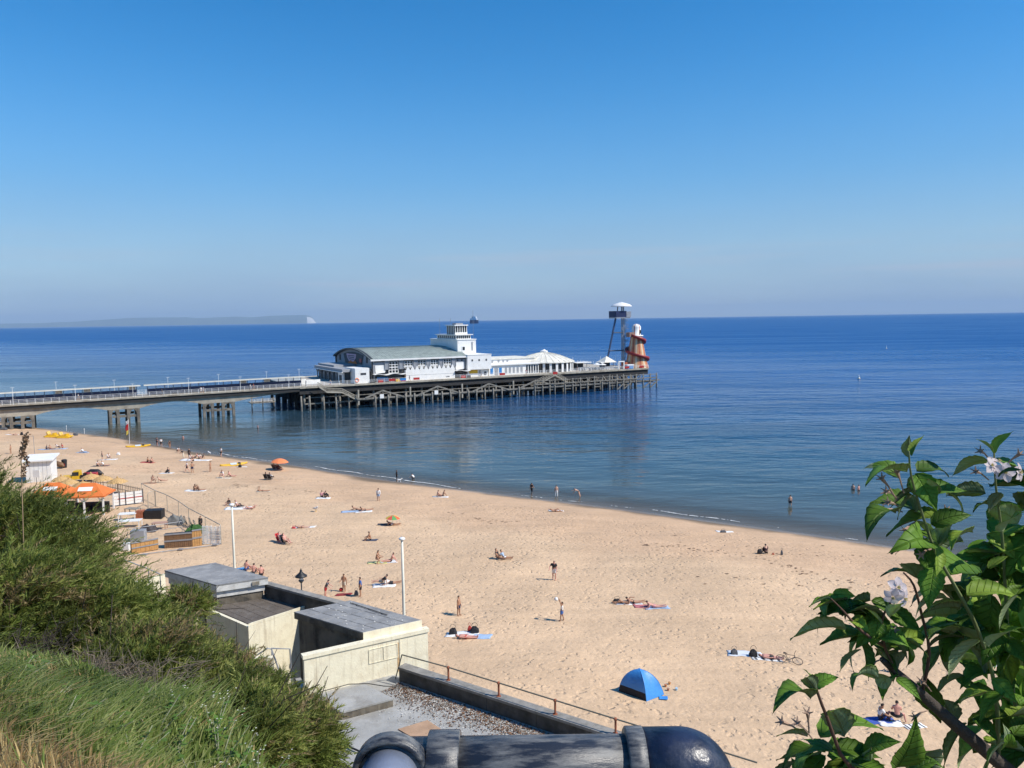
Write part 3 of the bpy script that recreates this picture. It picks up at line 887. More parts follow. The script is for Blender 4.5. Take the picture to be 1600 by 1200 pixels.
    MB().bb(9.7, 11.4, 1.93, 2.02, 2.5, 3.1).build('window', M_dark, root)
    q = MB()
    q.tube([(8.5 + .55 * math.cos(a), 1.9, 1.0 + .55 * math.sin(a)) for a in np.linspace(0, 2 * math.pi, 15)], 0.14, 6)
    q.build('lifebuoy', mat('lifebuoy_orange', (0.75, 0.2, 0.08), 0.6), root, True)
    MB().bb(6.3, 14.0, 6.5, 35, 0, 3.3).build('foyer_core', M_dark, root)
    MB().bb(5.2, 14.0, 5.5, 36, 3.3, 4.2).build('foyer_roof', M_grey, root)
    MB().bb(4.9, 5.2, 5.0, 36.5, 3.15, 3.38).build('foyer_canopy', M_white, root)
    MB().bb(7, 14, 20, 38, 4.2, 4.75).build('foyer_upstand', M_grey, root)
    for w in (13.5, 18, 22.5, 27, 31.5, 35.0):
        b = MB(); b.bar((5.9, w, 0), (5.9, w, 1.6), .3); b.bar((5.9, w, 1.6), (5.9, w - 1.2, 3.1), .28); b.bar((5.9, w, 1.6), (5.9, w + 1.2, 3.1), .28)
        b.build('y_column', M_steel, root)
    for k in range(14): MB().bb(6.2, 6.32, 11 + k * 1.65, 11.2 + k * 1.65, 0.05, 3.1).build('glazing_bar', M_steel, root)
    MB().bb(5.7, 6.3, 7.0, 11.5, 0, 3.0).build('door_surround', M_white, root)
    MB().bb(5.62, 5.72, 7.8, 10.2, 0, 2.3).build('door', M_dark, root)
    # tower block
    MB().bb(44.6, 51.3, 8.0, 30.0, 0, 18.7 - DK).build('tower', M_white, root)
    MB().bb(44.4, 51.5, 7.8, 30.2, 18.7 - DK, 18.95 - DK).build('tower_parapet', M_white, root)
    q = MB().bb(46.1, 47.4, 7.9, 8.02, 8.3, 9.9).build('window', M_white2, root)
    MB().bb(46.35, 47.15, 7.86, 7.92, 8.55, 9.65).build('pane', M_glass, q)
    MB().bb(49.7, 50.1, 7.88, 8.02, 8.4, 11.2).build('downpipe', M_steel, root)
    MB().bb(44.9, 50.2, 9.5, 25, 18.95 - DK, 20.25 - DK).build('lookout_band', M_white, root)
    for k in range(7): MB().bb(45.05 + k * .73, 45.5 + k * .73, 9.42, 9.52, 12.35, 13.25).build('window', M_glass, root)
    for k in range(9): MB().bb(44.82, 44.92, 10.2 + k * 1.6, 11.2 + k * 1.6, 12.35, 13.25).build('window', M_glass, root)
    MB().bb(44.4, 50.8, 8.9, 25.6, 20.25 - DK, 20.5 - DK).build('lookout_roof', M_white, root)
    MB().bb(45.6, 49.7, 11.5, 18.0, 20.5 - DK, 23.3 - DK).build('cabin', M_glass, root)
    b = MB()
    for s in np.linspace(45.6, 49.7, 6): b.bb(s - .1, s + .1, 11.38, 11.56, 13.7, 16.5)
    for w in np.linspace(11.5, 18, 6): b.bb(45.46, 45.66, w - .12, w + .12, 13.7, 16.5)
    b.bb(45.4, 49.9, 11.33, 11.6, 13.7, 14.35); b.build('cabin_frame', M_white, root)
    MB().bb(45.1, 50.1, 11.0, 18.5, 23.3 - DK, 23.65 - DK).build('cabin_roof', M_white, root)
    MB().bb(46.3, 48.9, 12.5, 15.5, 23.65 - DK, 24.2 - DK).build('roof_plant', M_grey, root)
    for s, w, z0, z1 in ((46.0, 16, 16.8, 19), (50.9, 9, 12, 21.5), (44.7, 22, 13, 19)): MB().tube([(s, w, z0), (s, w, z1)], .05, 5).build('mast', M_steel, root)
    # right hand block
    MB().bb(45.65, 54.3, 3.0, 22.0, 2.4, 7.05).build('stage_block', M_white, root)
    MB().bb(45.6, 54.4, 2.9, 22.1, 7.05, 7.25).build('stage_parapet', M_white, root)
    for s in (47.1, 49.6, 52.2): MB().bb(s, s + .5, 2.93, 3.02, 5.1, 5.7).build('window', M_dark, root)
    MB().bb(46.2, 53.6, 4.2, 22, 0, 2.38).build('ground_wall', M_white, root)
    MB().bb(46.8, 49.8, 4.08, 4.2, 1.1, 2.2).build('poster', M_yellow, root)
    MB().bb(50.2, 50.9, 4.1, 4.2, 0.05, 2.0).build('door', M_grey, root)
    MB().bb(52.2, 53.0, 4.1, 4.2, 0.4, 1.5).build('window', M_dark, root)
    return root
build_theatre()

def build_pavilion():
    root = thing('round_pavilion', pier_pt(0, 0, DK), 'low white cafe pavilion with round ribbed cream roof on pier', 'pavilion', PIER_RZ)
    cs, cw, rad = 81.3, 14.0, 10.2
    n = 28
    prof = [(rad + .6, 3.15), (rad + .6, 3.4), (rad * .8, 4.5), (rad * .55, 5.5), (rad * .28, 6.2), (1.3, 6.5)]
    MB().lathe(prof, n, (cs, cw, 0)).build('roof', M_cream, root)
    b = MB()
    for k in range(n):
        a = 2 * math.pi * k / n
        for i in range(1, len(prof) - 1):
            p, q = prof[i], prof[i + 1]
            b.bar((cs + p[0] * math.cos(a), cw + p[0] * math.sin(a), p[1] + .03), (cs + q[0] * math.cos(a), cw + q[0] * math.sin(a), q[1] + .03), .13)
    b.build('roof_rib', M_cream, root)
    MB().lathe([(1.3, 6.5), (1.4, 7.0), (0.7, 7.25), (.2, 7.6)], 12, (cs, cw, 0)).build('lantern', M_white, root)
    MB().lathe([(rad - .3, 0), (rad - .3, 3.1)], n, (cs, cw, 0)).build('glass_wall', M_glass, root)
    post = None
    for k in range(n):
        a = 2 * math.pi * (k + .5) / n
        q = MB().bb(-.16, .16, -.42, .42, 0, 3.15)
        o = q.build('post', M_white, root) if post is None else dup_part(post, root)
        post = post or o
        o.location = (cs + rad * math.cos(a), cw + rad * math.sin(a), 0); o.rotation_euler = (0, 0, a)
    # flat-roofed link with clerestory
    MB().bb(54.4, 73.5, 5.0, 26, 0, 3.25).build('link_wall', M_white, root)
    MB().bb(54.0, 73.8, 4.4, 26.5, 3.25, 3.5).build('link_roof', M_white, root)
    MB().bb(56.5, 75, 10.0, 24, 3.5, 5.0).build('clerestory', M_white, root)
    MB().bb(56.2, 75.2, 9.6, 24.4, 5.0, 5.25).build('clerestory_roof', M_cream, root)
    for s in (58, 60.4, 62.2, 63.8): MB().bb(s, s + .7, 9.93, 10.02, 3.9, 4.6).build('window', M_grey, root)
    for s, wd, c in ((54.9, 1.0, M_blue), (56.5, 1.3, M_grey), (58.2, 1.0, M_blue), (60.4, .8, M_grey), (61.9, .8, M_grey), (63.4, .8, M_grey), (64.9, .8, M_grey), (66.4, .8, M_grey)):
        q = MB().bb(s, s + wd, 4.92, 5.02, .5 if wd < 1.2 else .03, 2.4).build('window' if wd < 1.2 else 'door', c, root)
    for k in range(5): MB().bb(68.6 + k * 1.0, 69.2 + k * 1.0, 4.92, 5.02, .2, 2.9).build('window', M_glass, root)
    return root
build_pavilion()

def build_clutter():
    for s, w, wd, lab, roofm in ((93.5, 8, 4.5, 'dark open kiosk with flat white roof beside round pavilion', M_white),
                                 (104.0, 6, 4.2, 'small grey kiosk with pitched white canvas roof on pier end', M_cream)):
        r_ = pier_thing('kiosk', s, w, DK, lab, 'kiosk')
        MB().bb(-wd / 2 + .3, wd / 2 - .3, 0, 3.5, 0, .95).build('counter', M_steel, r_)
        MB().bb(-wd / 2 + .3, wd / 2 - .3, 2.2, 3.4, .95, 2.4).build('back_wall', M_dark, r_)
        for x_, y_ in ((-wd / 2 + .2, .1), (wd / 2 - .2, .1), (-wd / 2 + .2, 3.4), (wd / 2 - .2, 3.4)): MB().bb(x_ - .08, x_ + .08, y_ - .08, y_ + .08, 0, 2.5).build('post', M_steel, r_)
        if roofm is M_white: MB().bb(-wd / 2 - .5, wd / 2 + 1.4, -.6, 4, 2.5, 2.75).build('roof', roofm, r_)
        else:
            h = wd / 2 + .6
            MB().add([(-h, -.8, 2.4), (h, -.8, 2.4), (h, 4.4, 2.4), (-h, 4.4, 2.4), (0, 1.8, 4.6)], [(0, 1, 4), (1, 2, 4), (2, 3, 4), (3, 0, 4), (3, 2, 1, 0)]).build('roof', roofm, r_)
            MB().bb(-3.9, -h + .4, -.2, 3.0, 2.3, 2.6).build('side_roof', M_white, r_)
    r_ = pier_thing('blue_kiosk', PS(985.5, 0.8, 8), 0.8, DK, 'small bright blue booth with white top at helter skelter foot', 'kiosk')
    MB().bb(-1.3, 1.3, 0, 1.6, 0, 1.25).build('body', M_blue, r_); MB().bb(-1.5, 1.5, -.1, 1.8, 1.25, 1.6).build('top', M_white, r_)
    _ord = ['first', 'second', 'third', 'fourth', 'fifth', 'sixth', 'seventh']
    for i, (s, w) in enumerate(((90.8, 4), (92.5, 6), (95.6, 4.5), (98.0, 3.2), (99.2, 6), (101.0, 3.4))):
        r_ = pier_thing('cafe_table', s, w, DK, '%s cafe table with %s chairs counting seaward from the round pavilion' % (_ord[i], 'white' if i % 2 else 'dark'), 'table', 'cafe tables on the pier')
        MB().lathe([(.3, 0), (.05, .05), (.05, .7), (.55, .72), (.55, .76)], 10).build('table', M_steel, r_)
        for k in range(3):
            a = k * 2.1 + i
            MB().bb(-.2, .2, -.2, .2, .42, .47).bb(-.22, -.17, -.2, .2, .47, .9).bb(-.2, -.15, -.2, -.15, 0, .42).bb(.15, .2, -.2, -.15, 0, .42).bb(.15, .2, .15, .2, 0, .42).bb(-.2, -.15, .15, .2, 0, .42).build(
                'chair', M_white if i % 2 else M_dsteel, r_).location = (1.0 * math.cos(a), 1.0 * math.sin(a), 0)
    for i, (s, w, h) in enumerate(((97.0, 4, 2.3), (100.2, 5, 2.0))):
        r_ = pier_thing('closed_parasol', s, w, DK, ('taller' if h > 2.1 else 'shorter') + ' white cafe parasol on pier deck', 'parasol')
        MB().tube([(0, 0, 0), (0, 0, h)], .04, 6).build('pole', M_steel, r_)
        MB().lathe([(1.4, h - .35), (1.38, h - .3), (.05, h + .25)], 8).build('canopy', M_white, r_)
    r_ = pier_thing('white_arch_frame', 106.0, 1.6, DK, 'white square entrance frame of the zip wire on pier end', 'frame')
    MB().bb(-1.3, -.95, -.15, .15, 0, 2.6).bb(.95, 1.3, -.15, .15, 0, 2.6).bb(-1.3, 1.3, -.15, .15, 2.6, 2.95).build('frame', M_white, r_)
    for s, w, lb in ((103.0, 10, 'thin pale mast behind the pitched canvas kiosk on pier'), (109.0, 9, 'thin pale mast closest to the zip wire tower'), (90.2, 9, 'thin pale mast just seaward of the round pavilion roof')):
        r_ = pier_thing('flag_mast', s, w, DK, lb, 'mast', 'thin masts on the pier')
        MB().tube([(0, 0, 0), (0, 0, 4.6)], .05, 5).build('mast', M_white2, r_)
build_clutter()

def build_zip_tower():
    w = 8.0
    s1 = PS(973, w, 16)
    root = pier_thing('zip_wire_tower', s1, w, DK, 'tall steel zip wire tower with white dome roof on pier end', 'tower')
    def loc(px, py): s, z = SZ(px, py, w); return s - s1, z - DK
    top = loc(968, 497)[1]; pt_ = loc(968, 486)[1]; dm = loc(973, 479)[1]; dt = loc(973, 472)[1]
    lx, lz = loc(962, 497); bx, bz = loc(946, 566)
    for y in (-.5, .5):
        MB().tube([(0, y, 0), (0, y, dm)], .24, 8).build('leg', M_steel, root)
        if y > 0: MB().tube([(bx, 0, 0), (lx, 0, top)], .34, 8).build('leg', mat('blue_steel', (0.05, 0.07, 0.13), .5), root)
        for py in (520, 548):
            z = loc(960, py)[1]; q = z / top; x_ = bx + (lx - bx) * q
            MB().tube([(x_, y, z), (0, y, z)], .17, 6).build('cross_bar', M_dsteel, root)
    MB().tube([(lx + .4, 0, top), (lx + 1.0, 0, dm)], .2, 6).build('leg', M_dsteel, root)
    l, r_ = loc(957, 490)[0], loc(979, 490)[0]
    MB().bb(l, r_, -2.2, 2.2, top - .1, top + .35).build('platform', M_steel, root)
    b = MB().bb(l, l + .12, -2.2, 2.2, top + .35, pt_).bb(l, r_ - 1.8, -2.25, -2.13, top + .35, pt_)
    b.build('parapet', M_navy, root)
    MB().bb(r_ - 1.8, r_ + .3, -2.3, -2.16, top + .3, pt_ - .2).build('parapet', M_steel, root)
    c = (l + r_) / 2 + .9; rad = (loc(986, 478)[0] - loc(960, 478)[0]) / 2 * 1.02
    MB().lathe([(rad, dm - .05), (rad * .98, dm + .12), (rad * .86, dm + .55), (rad * .62, dm + 1.0), (rad * .3, dm + 1.35), (.1, dt)], 20, (c, 0, 0)).build('dome', M_white, root, True)
    # winding stair behind the legs
    b = MB(); t = 0.0; k = 0
    while t < top - .4:
        a = k * .5; b.box((1.2 + .7 * math.cos(a), .7 * math.sin(a) + .2, t), (1.1, .35, .06), a); t += .2; k += 1
    b.tube([(1.2, .2, 0), (1.2, .2, top)], .14, 6)
    b.tube([(1.2 + 1.25 * math.cos(i * .25), .2 + 1.25 * math.sin(i * .25), .9 + i * .1) for i in range(int((top - 1) / .1))], .05, 4)
    b.build('spiral_stair', M_steel, root)
    for i in range(4):
        a = 1.6 + i * 4.2
        if a < top - 2: MB().bb(.4, 2.3, -1.0, 1.2, a, a + .12).build('stair_landing', M_steel, root)
build_zip_tower()

def build_helter_skelter():
    w = 4.3
    s0, zb = SZ(994.5, 574.5, w)
    root = pier_thing('helter_skelter', s0, w, DK, 'red and cream striped helter skelter slide at end of pier', 'helter skelter')
    def z_at(py): return PZ(s0, w, py) - DK
    wd = lambda a, b, py: (PS(b, w, z_at(py) + DK) - PS(a, w, z_at(py) + DK)) / 2
    H_ = z_at(506); hc = z_at(525); r0 = wd(979.5, 1010, 573); r1 = wd(984, 1001, 527)
    n = 32
    rings = 12; V = []; F = []; mi = []
    for j in range(rings + 1):
        q = j / rings; rr = r0 + (r1 * .82 - r0) * q ** .8
        for k in range(n): a = 2 * math.pi * k / n; V.append((rr * math.cos(a), rr * math.sin(a), hc * q))
    for j in range(rings):
        for k in range(n):
            F.append((j * n + k, j * n + (k + 1) % n, (j + 1) * n + (k + 1) % n, (j + 1) * n + k)); mi.append((0, 2, 1, 2)[k % 4])
    cream = mat('skelter_cream', (0.66, 0.52, 0.34), .6, .1, 1.0); rust = mat('skelter_red', (0.40, 0.10, 0.045), .6, .2, 1.0)
    peach = mat('skelter_peach', (0.58, 0.27, 0.12), .6, .15, 1.0)
    me = np_mesh('tower', V, F, [cream, rust, peach], False, mi); link('tower', me, root)
    V = []; F = []; mi = []
    pr = [(r1, hc), (r1, hc + .3), (r1 * .62, hc + .35), (r1 * .66, H_ - 1.3), (r1 * .6, H_ - .8), (r1 * .4, H_ - .25), (.1, H_)]
    for rr, z in pr:
        for k in range(n): a = 2 * math.pi * k / n; V.append((rr * math.cos(a), rr * math.sin(a), z))
    for j in range(len(pr) - 1):
        for k in range(n): F.append((j * n + k, j * n + (k + 1) % n, (j + 1) * n + (k + 1) % n, (j + 1) * n + k)); mi.append(1 if k % 6 == 0 and j > 1 else 0)
    link('turret', np_mesh('turret', V, F, [M_white, rust], False, mi), root)
    MB().bb(r1 * .1, r1 * .3, -r1 * .72, -r1 * .6, hc + .9, hc + 2.2).build('window', M_dark, root)
    MB().bb(-r1 - 1.4, -r1 + .6, -1, 1, hc - .3, hc + 1.4).build('entry_box', mat('skelter_brown', (.28, .16, .12), .6), root)
    # the slide winds down about one and a half turns
    turns = 1.75; m_ = 110; V = []; F = []
    for i in range(m_ + 1):
        q = i / m_; z = hc * (1 - q) * .96 + .6; a = math.pi * 1.05 + q * turns * 2 * math.pi
        rr = r0 + (r1 * .82 - r0) * (z / hc) ** .8
        for dr, dz in ((0, -.2), (1.0, -.2), (1.15, .8), (1.0, .8), (.9, .1), (0, .1)):
            V.append(((rr + dr) * math.cos(a), (rr + dr) * math.sin(a), z + dz))
    for i in range(m_):
        for k in range(6): F.append((i * 6 + k, i * 6 + (k + 1) % 6, (i + 1) * 6 + (k + 1) % 6, (i + 1) * 6 + k))
    link('slide', np_mesh('slide', V, F, [mat('slide_red', (.26, .02, .02), .5, .15, 2.0)]), root)
    MB().bb(-r0 - 1.6, -r0 + .4, -1.2, 1.2, 0, 2.3).build('entrance', rust, root)
build_helter_skelter()

def build_approach():
    root = thing('pier_approach', pier_pt(0, 0, 0), 'long concrete pier approach on arched piers with white railing', 'pier', PIER_RZ)
    S0, S1, W1 = -150.0, -9.02, 10.0
    def dz(s): return DK - 0.06 - (s + 9) * -0.0062 if False else DK + (s + 9) * 0.0066
    def strip(name, w0, w1, t0, t1, m_):
        V = []; F = []
        ss = np.linspace(S0, S1, 60)
        for s in ss: V += [(s, w0, dz(s) - t1), (s, w1, dz(s) - t1), (s, w1, dz(s) - t0), (s, w0, dz(s) - t0)]
        for i in range(len(ss) - 1):
            for k in range(4): F.append((i * 4 + k, (i + 1) * 4 + k, (i + 1) * 4 + (k + 1) % 4, i * 4 + (k + 1) % 4))
        F += [(3, 2, 1, 0), tuple(len(V) - 4 + k for k in range(4))]
        return MB().add(V, F).build(name, m_, root)
    strip('deck', 0, W1, 0, .3, M_deck)
    strip('deck_edge', -.35, .1, -.1, .25, M_conc)
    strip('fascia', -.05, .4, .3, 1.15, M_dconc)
    # haunched girders between the piers
    piers = [(PS(-160, 1, 3), PS(-108, 1, 3)), (PS(0, 1, 3), PS(56, 1, 3)), (PS(168, 1, 3), PS(220, 1, 3)), (PS(315, 1, 3), PS(368, 1, 3))]
    spans = [(S0, piers[0][0])] + [(piers[i][1], piers[i + 1][0]) for i in range(3)] + [(piers[3][1], -8)]
    def under(s):
        for a, c in spans:
            if a <= s <= c:
                if c == -8: q = max(0.0, 1 - (s - a) / (c - a)); return dz(s) - 1.3 - 1.6 * q ** 2
                return dz(s) - 1.75 - 1.15 * (abs(s - (a + c) / 2) / ((c - a) / 2)) ** 2
        return dz(s) - 2.9
    for w0, w1 in ((.5, 1.1), (4.7, 5.3), (8.9, 9.5)):
        ss = np.linspace(S0, S1 + 1.0, 260); V = []; F = []
        for s in ss: V += [(s, w0, under(s)), (s, w1, under(s)), (s, w1, dz(s) - .32), (s, w0, dz(s) - .32)]
        for i in range(len(ss) - 1):
            for k in range(4): F.append((i * 4 + k, (i + 1) * 4 + k, (i + 1) * 4 + (k + 1) % 4, i * 4 + (k + 1) % 4))
        MB().add(V, F).build('girder', M_conc, root)
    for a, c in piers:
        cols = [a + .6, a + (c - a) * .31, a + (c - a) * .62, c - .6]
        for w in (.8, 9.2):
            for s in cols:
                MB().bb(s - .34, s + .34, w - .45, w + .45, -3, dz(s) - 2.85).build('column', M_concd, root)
            for i in (0, 2):       # arch heads
                l, r_ = cols[i] + .34, cols[i + 1] - .34; rad = (r_ - l) / 2; mz = dz(a) - 2.88; V = []; F = []
                m_ = 12
                for k in range(m_ + 1):
                    x_ = l + (r_ - l) * k / m_; h = math.sqrt(max(0, 1 - ((x_ - (l + r_) / 2) / rad) ** 2)) * 1.5
                    for wv in (w - .42, w + .42): V += [(x_, wv, mz - 1.7 + h), (x_, wv, mz)]
                for k in range(m_):
                    o = k * 4
                    F += [(o, o + 1, o + 5, o + 4), (o + 2, o + 6, o + 7, o + 3), (o, o + 4, o + 6, o + 2)]
                MB().add(V, F).build('arch', M_concd, root)
            MB().bb(cols[0] + .5, cols[-1] - .5, w - .3, w + .3, 1.5, 2.1).build('tie_beam', M_concd, root)
    railing(root, [(s, -.15, dz(s) + .1) for s in np.linspace(S0, S1 + 7, 30)], 1.15, 1.9)
    railing(root, [(s, W1 - .1, dz(s)) for s in np.linspace(S0, S1 - 1, 28)], 1.15, 1.9)
    for p in (60, 79, 500, 430):
        pass
    return dz
APP_Z = build_approach()

def build_shelter(px0, px1, label):
    w = 4.6
    s0, s1 = PS(px0, w, 8.5), PS(px1, w, 9.5)
    root = pier_thing('promenade_shelter', s0, w, APP_Z(s0), label, 'shelter', 'glazed wind shelters on the pier')
    L_ = s1 - s0; sl = 0.0066
    n = max(2, round(L_ / 2.1)); step = L_ / n
    def bar(b, x0, x1, y0, y1, z0, z1):
        V = []
        for x_ in (x0, x1): V += [(x_, y0, z0 + sl * x_), (x_, y1, z0 + sl * x_), (x_, y1, z1 + sl * x_), (x_, y0, z1 + sl * x_)]
        return b.add(V, [(0, 1, 2, 3), (7, 6, 5, 4), (0, 4, 5, 1), (1, 5, 6, 2), (2, 6, 7, 3), (3, 7, 4, 0)])
    bar(MB(), -.8, L_ + .8, -1.3, 1.3, 2.62, 2.84).build('roof', mat('shelter_roof', (0.36, 0.38, 0.36), .7, .1, 1.0), root)
    bar(MB(), -.9, L_ + .9, -1.42, -1.3, 2.62, 2.84).build('roof_edge', M_cream, root)
    post = pane = None
    for k in range(n + 1):
        x_ = k * step
        o = MB().bb(-.07, .07, -.07, .07, 0, 2.62).build('post', M_navy, root) if post is None else dup_part(post, root)
        post = post or o; o.location = (x_, 0, sl * x_)
    poster = mat('shelter_poster', (0.45, 0.40, 0.33), .6, .4, 3.0)
    for k in range(n):
        x_ = k * step
        bar(MB(), x_ + .09, x_ + step - .09, -.04, .04, .08, 1.7).build('panel', M_navy, root)
        if k % 8 in (3, 6) and k % 3:
            bar(MB(), x_ + .25, x_ + step - .25, -.05, .05, 1.72, 2.5).build('poster', poster, root)
        else:
            bar(MB(), x_ + .09, x_ + step - .09, -.012, .012, 1.72, 2.5).build('pane', M_pglass, root)
    bar(MB(), 0, L_, -.55, -.07, .42, .5).build('bench', M_navy, root)
    return root
build_shelter(-90, 213, 'nearer long glazed wind shelter on the pier approach, towards shore')
build_shelter(230, 470, 'long glazed wind shelter on the pier approach, nearest the theatre')

def pier_lamp(px, py, w, label):
    s, z = SZ(px, py, w)
    zb = APP_Z(s) if s < -9 else DK
    r_ = thing('pier_lamp', pier_pt(s, w, zb), label, 'lamp post', PIER_RZ, 'slim lamp posts on the pier')
    h = max(z - zb, 3.2)
    MB().tube([(0, 0, 0), (0, 0, h)], [.06, .035], 6).build('post', M_white2, r_)
    MB().bb(-.4, .4, -.03, .03, h, h + .06).build('arm', M_white2, r_)
    for x_ in (-.4, .26): MB().bb(x_, x_ + .14, -.07, .07, h - .08, h).build('lantern', M_steel, r_)
_o6 = ['first', 'second', 'third', 'fourth', 'fifth', 'sixth']
for k, (px, py, w) in enumerate(((19, 606, -.1), (117, 602, -.1), (207, 600, -.1), (294, 591, -.1), (375, 589, -.1), (451, 586, -.1))):
    pier_lamp(px, py, w, _o6[k] + ' slim white lamp post from shore along near rail of pier')
for k, (px, py, w) in enumerate(((87, 597, 9.8), (178, 594, 9.8), (262, 590, 9.8), (341, 585, 9.8), (416, 581, 9.8), (467, 577, 9.8))):
    pier_lamp(px, py, w, _o6[k] + ' slim lamp post from shore behind the pier shelters')

r_ = pier_thing('low_platform', PS(392, 14, 3), 14, 0, 'small low timber jetty beyond the pier approach', 'jetty')
MB().bb(0, 7, 0, 4, 1.6, 1.9).build('deck', M_wood, r_)
for x_ in (.3, 3.4, 6.6): MB().tube([(x_, .3, -2), (x_, .3, 3.2)], .16, 6).build('pile', M_pile, r_)
railing(r_, [(0, .1, 1.9), (7, .1, 1.9)], 1.0, 1.0)
r_ = pier_thing('white_fence', PS(459, 7, 8), 7, DK, 'white slatted screen fence where pier approach meets pier head', 'fence')
MB().bb(0, 7.8, 0, .08, .25, 1.5).build('panel', M_white, r_); MB().bb(0, 3.6, .1, .18, .4, 1.75).build('panel', M_white, r_)
# ------------------------------------------------------------------ cliff, promenade, flat-roofed building
def cliff_h(x, y):
    v = x * U2.x + y * U2.y; t = x * N2.x + y * N2.y
    z = np.where(t < 1.0, 23.4, 23.4 - (t - 1.0) * 0.84)
    z = np.maximum(z, 3.4)
    b = np.clip((t - 1.5) / 3, 0, 1) * np.clip((22 - t) / 4, 0, 1)
    return z + b * (0.28 * np.sin(0.9 * v + 0.6 * t) + 0.2 * np.sin(1.7 * t - 0.8 * v + 1) + 0.12 * np.sin(3.1 * v + 2.3 * t))
M_earth = mat('cliff_earth', (0.16, 0.12, 0.06), 0.95, 0.35, 1.2, bump=0.05, bscale=6, dirt=(0.09, 0.10, 0.03), dscale=0.8, damt=0.8)
def make_cliff():
    vv = np.linspace(-230, 40, 541); tt = np.linspace(-14, 27.5, 120)
    V, T = np.meshgrid(vv, tt); X = V * U2.x + T * N2.x; Y = V * U2.y + T * N2.y
    Z = cliff_h(X, Y)
    idx = np.arange(V.size).reshape(V.shape)
    F = np.stack([idx[:-1, :-1], idx[1:, :-1], idx[1:, 1:], idx[:-1, 1:]], -1).reshape(-1, 4)
    o = link('cliff_slope', np_mesh('cliff_slope', np.stack([X, Y, Z], -1).reshape(-1, 3), F, [M_earth], True))
    return tag(o, 'steep overgrown cliff slope below the viewpoint', 'slope', kind='structure')
make_cliff()
def vt_poly(v0, v1, t0, t1): return [from_vt(v0, t0), from_vt(v1, t0), from_vt(v1, t1), from_vt(v0, t1)]
M_paving = mat('promenade_paving', (0.34, 0.32, 0.29), 0.85, 0.15, 0.8, dirt=(0.22, 0.2, 0.17), dscale=0.5)
tag(MB().prism(vt_poly(-320, 60, 26.0, 34.2), -0.5, 2.9).build('promenade', M_paving), 'paved promenade behind the flat roofed building', 'promenade', kind='structure')
tag(MB().prism(vt_poly(-320, 60, 34.25, 34.6), -0.5, 3.1).build('sea_wall', mat('sea_wall_concrete', (0.36, 0.34, 0.30), .9, .2, 1)), 'low concrete sea wall along the promenade', 'wall', kind='structure')

M_creamw = mat('cream_painted_wall', (0.84, 0.775, 0.585), 0.7, 0.04, 1.5, dirt=(0.5, 0.40, 0.27), dscale=1.6, damt=0.34, bump=0.012, bscale=9, streak=(0.33, 0.25, 0.15), samt=0.55)
M_felt = mat('grey_roof_felt', (0.235, 0.235, 0.235), 0.9, 0.2, 0.9, dirt=(0.37, 0.365, 0.35), dscale=1.3, damt=0.8, bump=0.02, bscale=5)
M_feltb = mat('brown_roof_felt', (0.115, 0.095, 0.078), 0.9, 0.2, 1.2, dirt=(0.17, 0.15, 0.13), dscale=2.5, damt=0.8, bump=0.02, bscale=7)
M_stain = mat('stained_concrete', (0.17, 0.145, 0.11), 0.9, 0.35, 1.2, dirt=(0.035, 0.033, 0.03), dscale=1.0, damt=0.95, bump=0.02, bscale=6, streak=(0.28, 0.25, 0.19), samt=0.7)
M_conf = mat('terrace_concrete', (0.36, 0.355, 0.335), 0.9, 0.18, 0.7, dirt=(0.22, 0.205, 0.18), dscale=0.8, damt=0.8, bump=0.015, bscale=8)
M_dkwall = mat('dark_parapet', (0.10, 0.095, 0.085), 0.95, 0.35, 1.6, dirt=(0.04, 0.04, 0.035), dscale=1.5, damt=0.9, bump=0.02, bscale=9)  # darker tone than the coping, with near-black blotches
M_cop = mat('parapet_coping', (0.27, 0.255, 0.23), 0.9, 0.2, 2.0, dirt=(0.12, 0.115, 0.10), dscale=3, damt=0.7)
M_rust = mat('rusty_post', (0.30, 0.10, 0.05), 0.8, 0.3, 8.0)
M_rail = mat('worn_rail', (0.16, 0.155, 0.12), 0.6, 0.25, 6.0)
M_whitew = mat('whitewashed_edge', (0.66, 0.65, 0.62), 0.8, 0.1, 2.0, dirt=(0.30, 0.29, 0.27), dscale=2.2, damt=0.7)

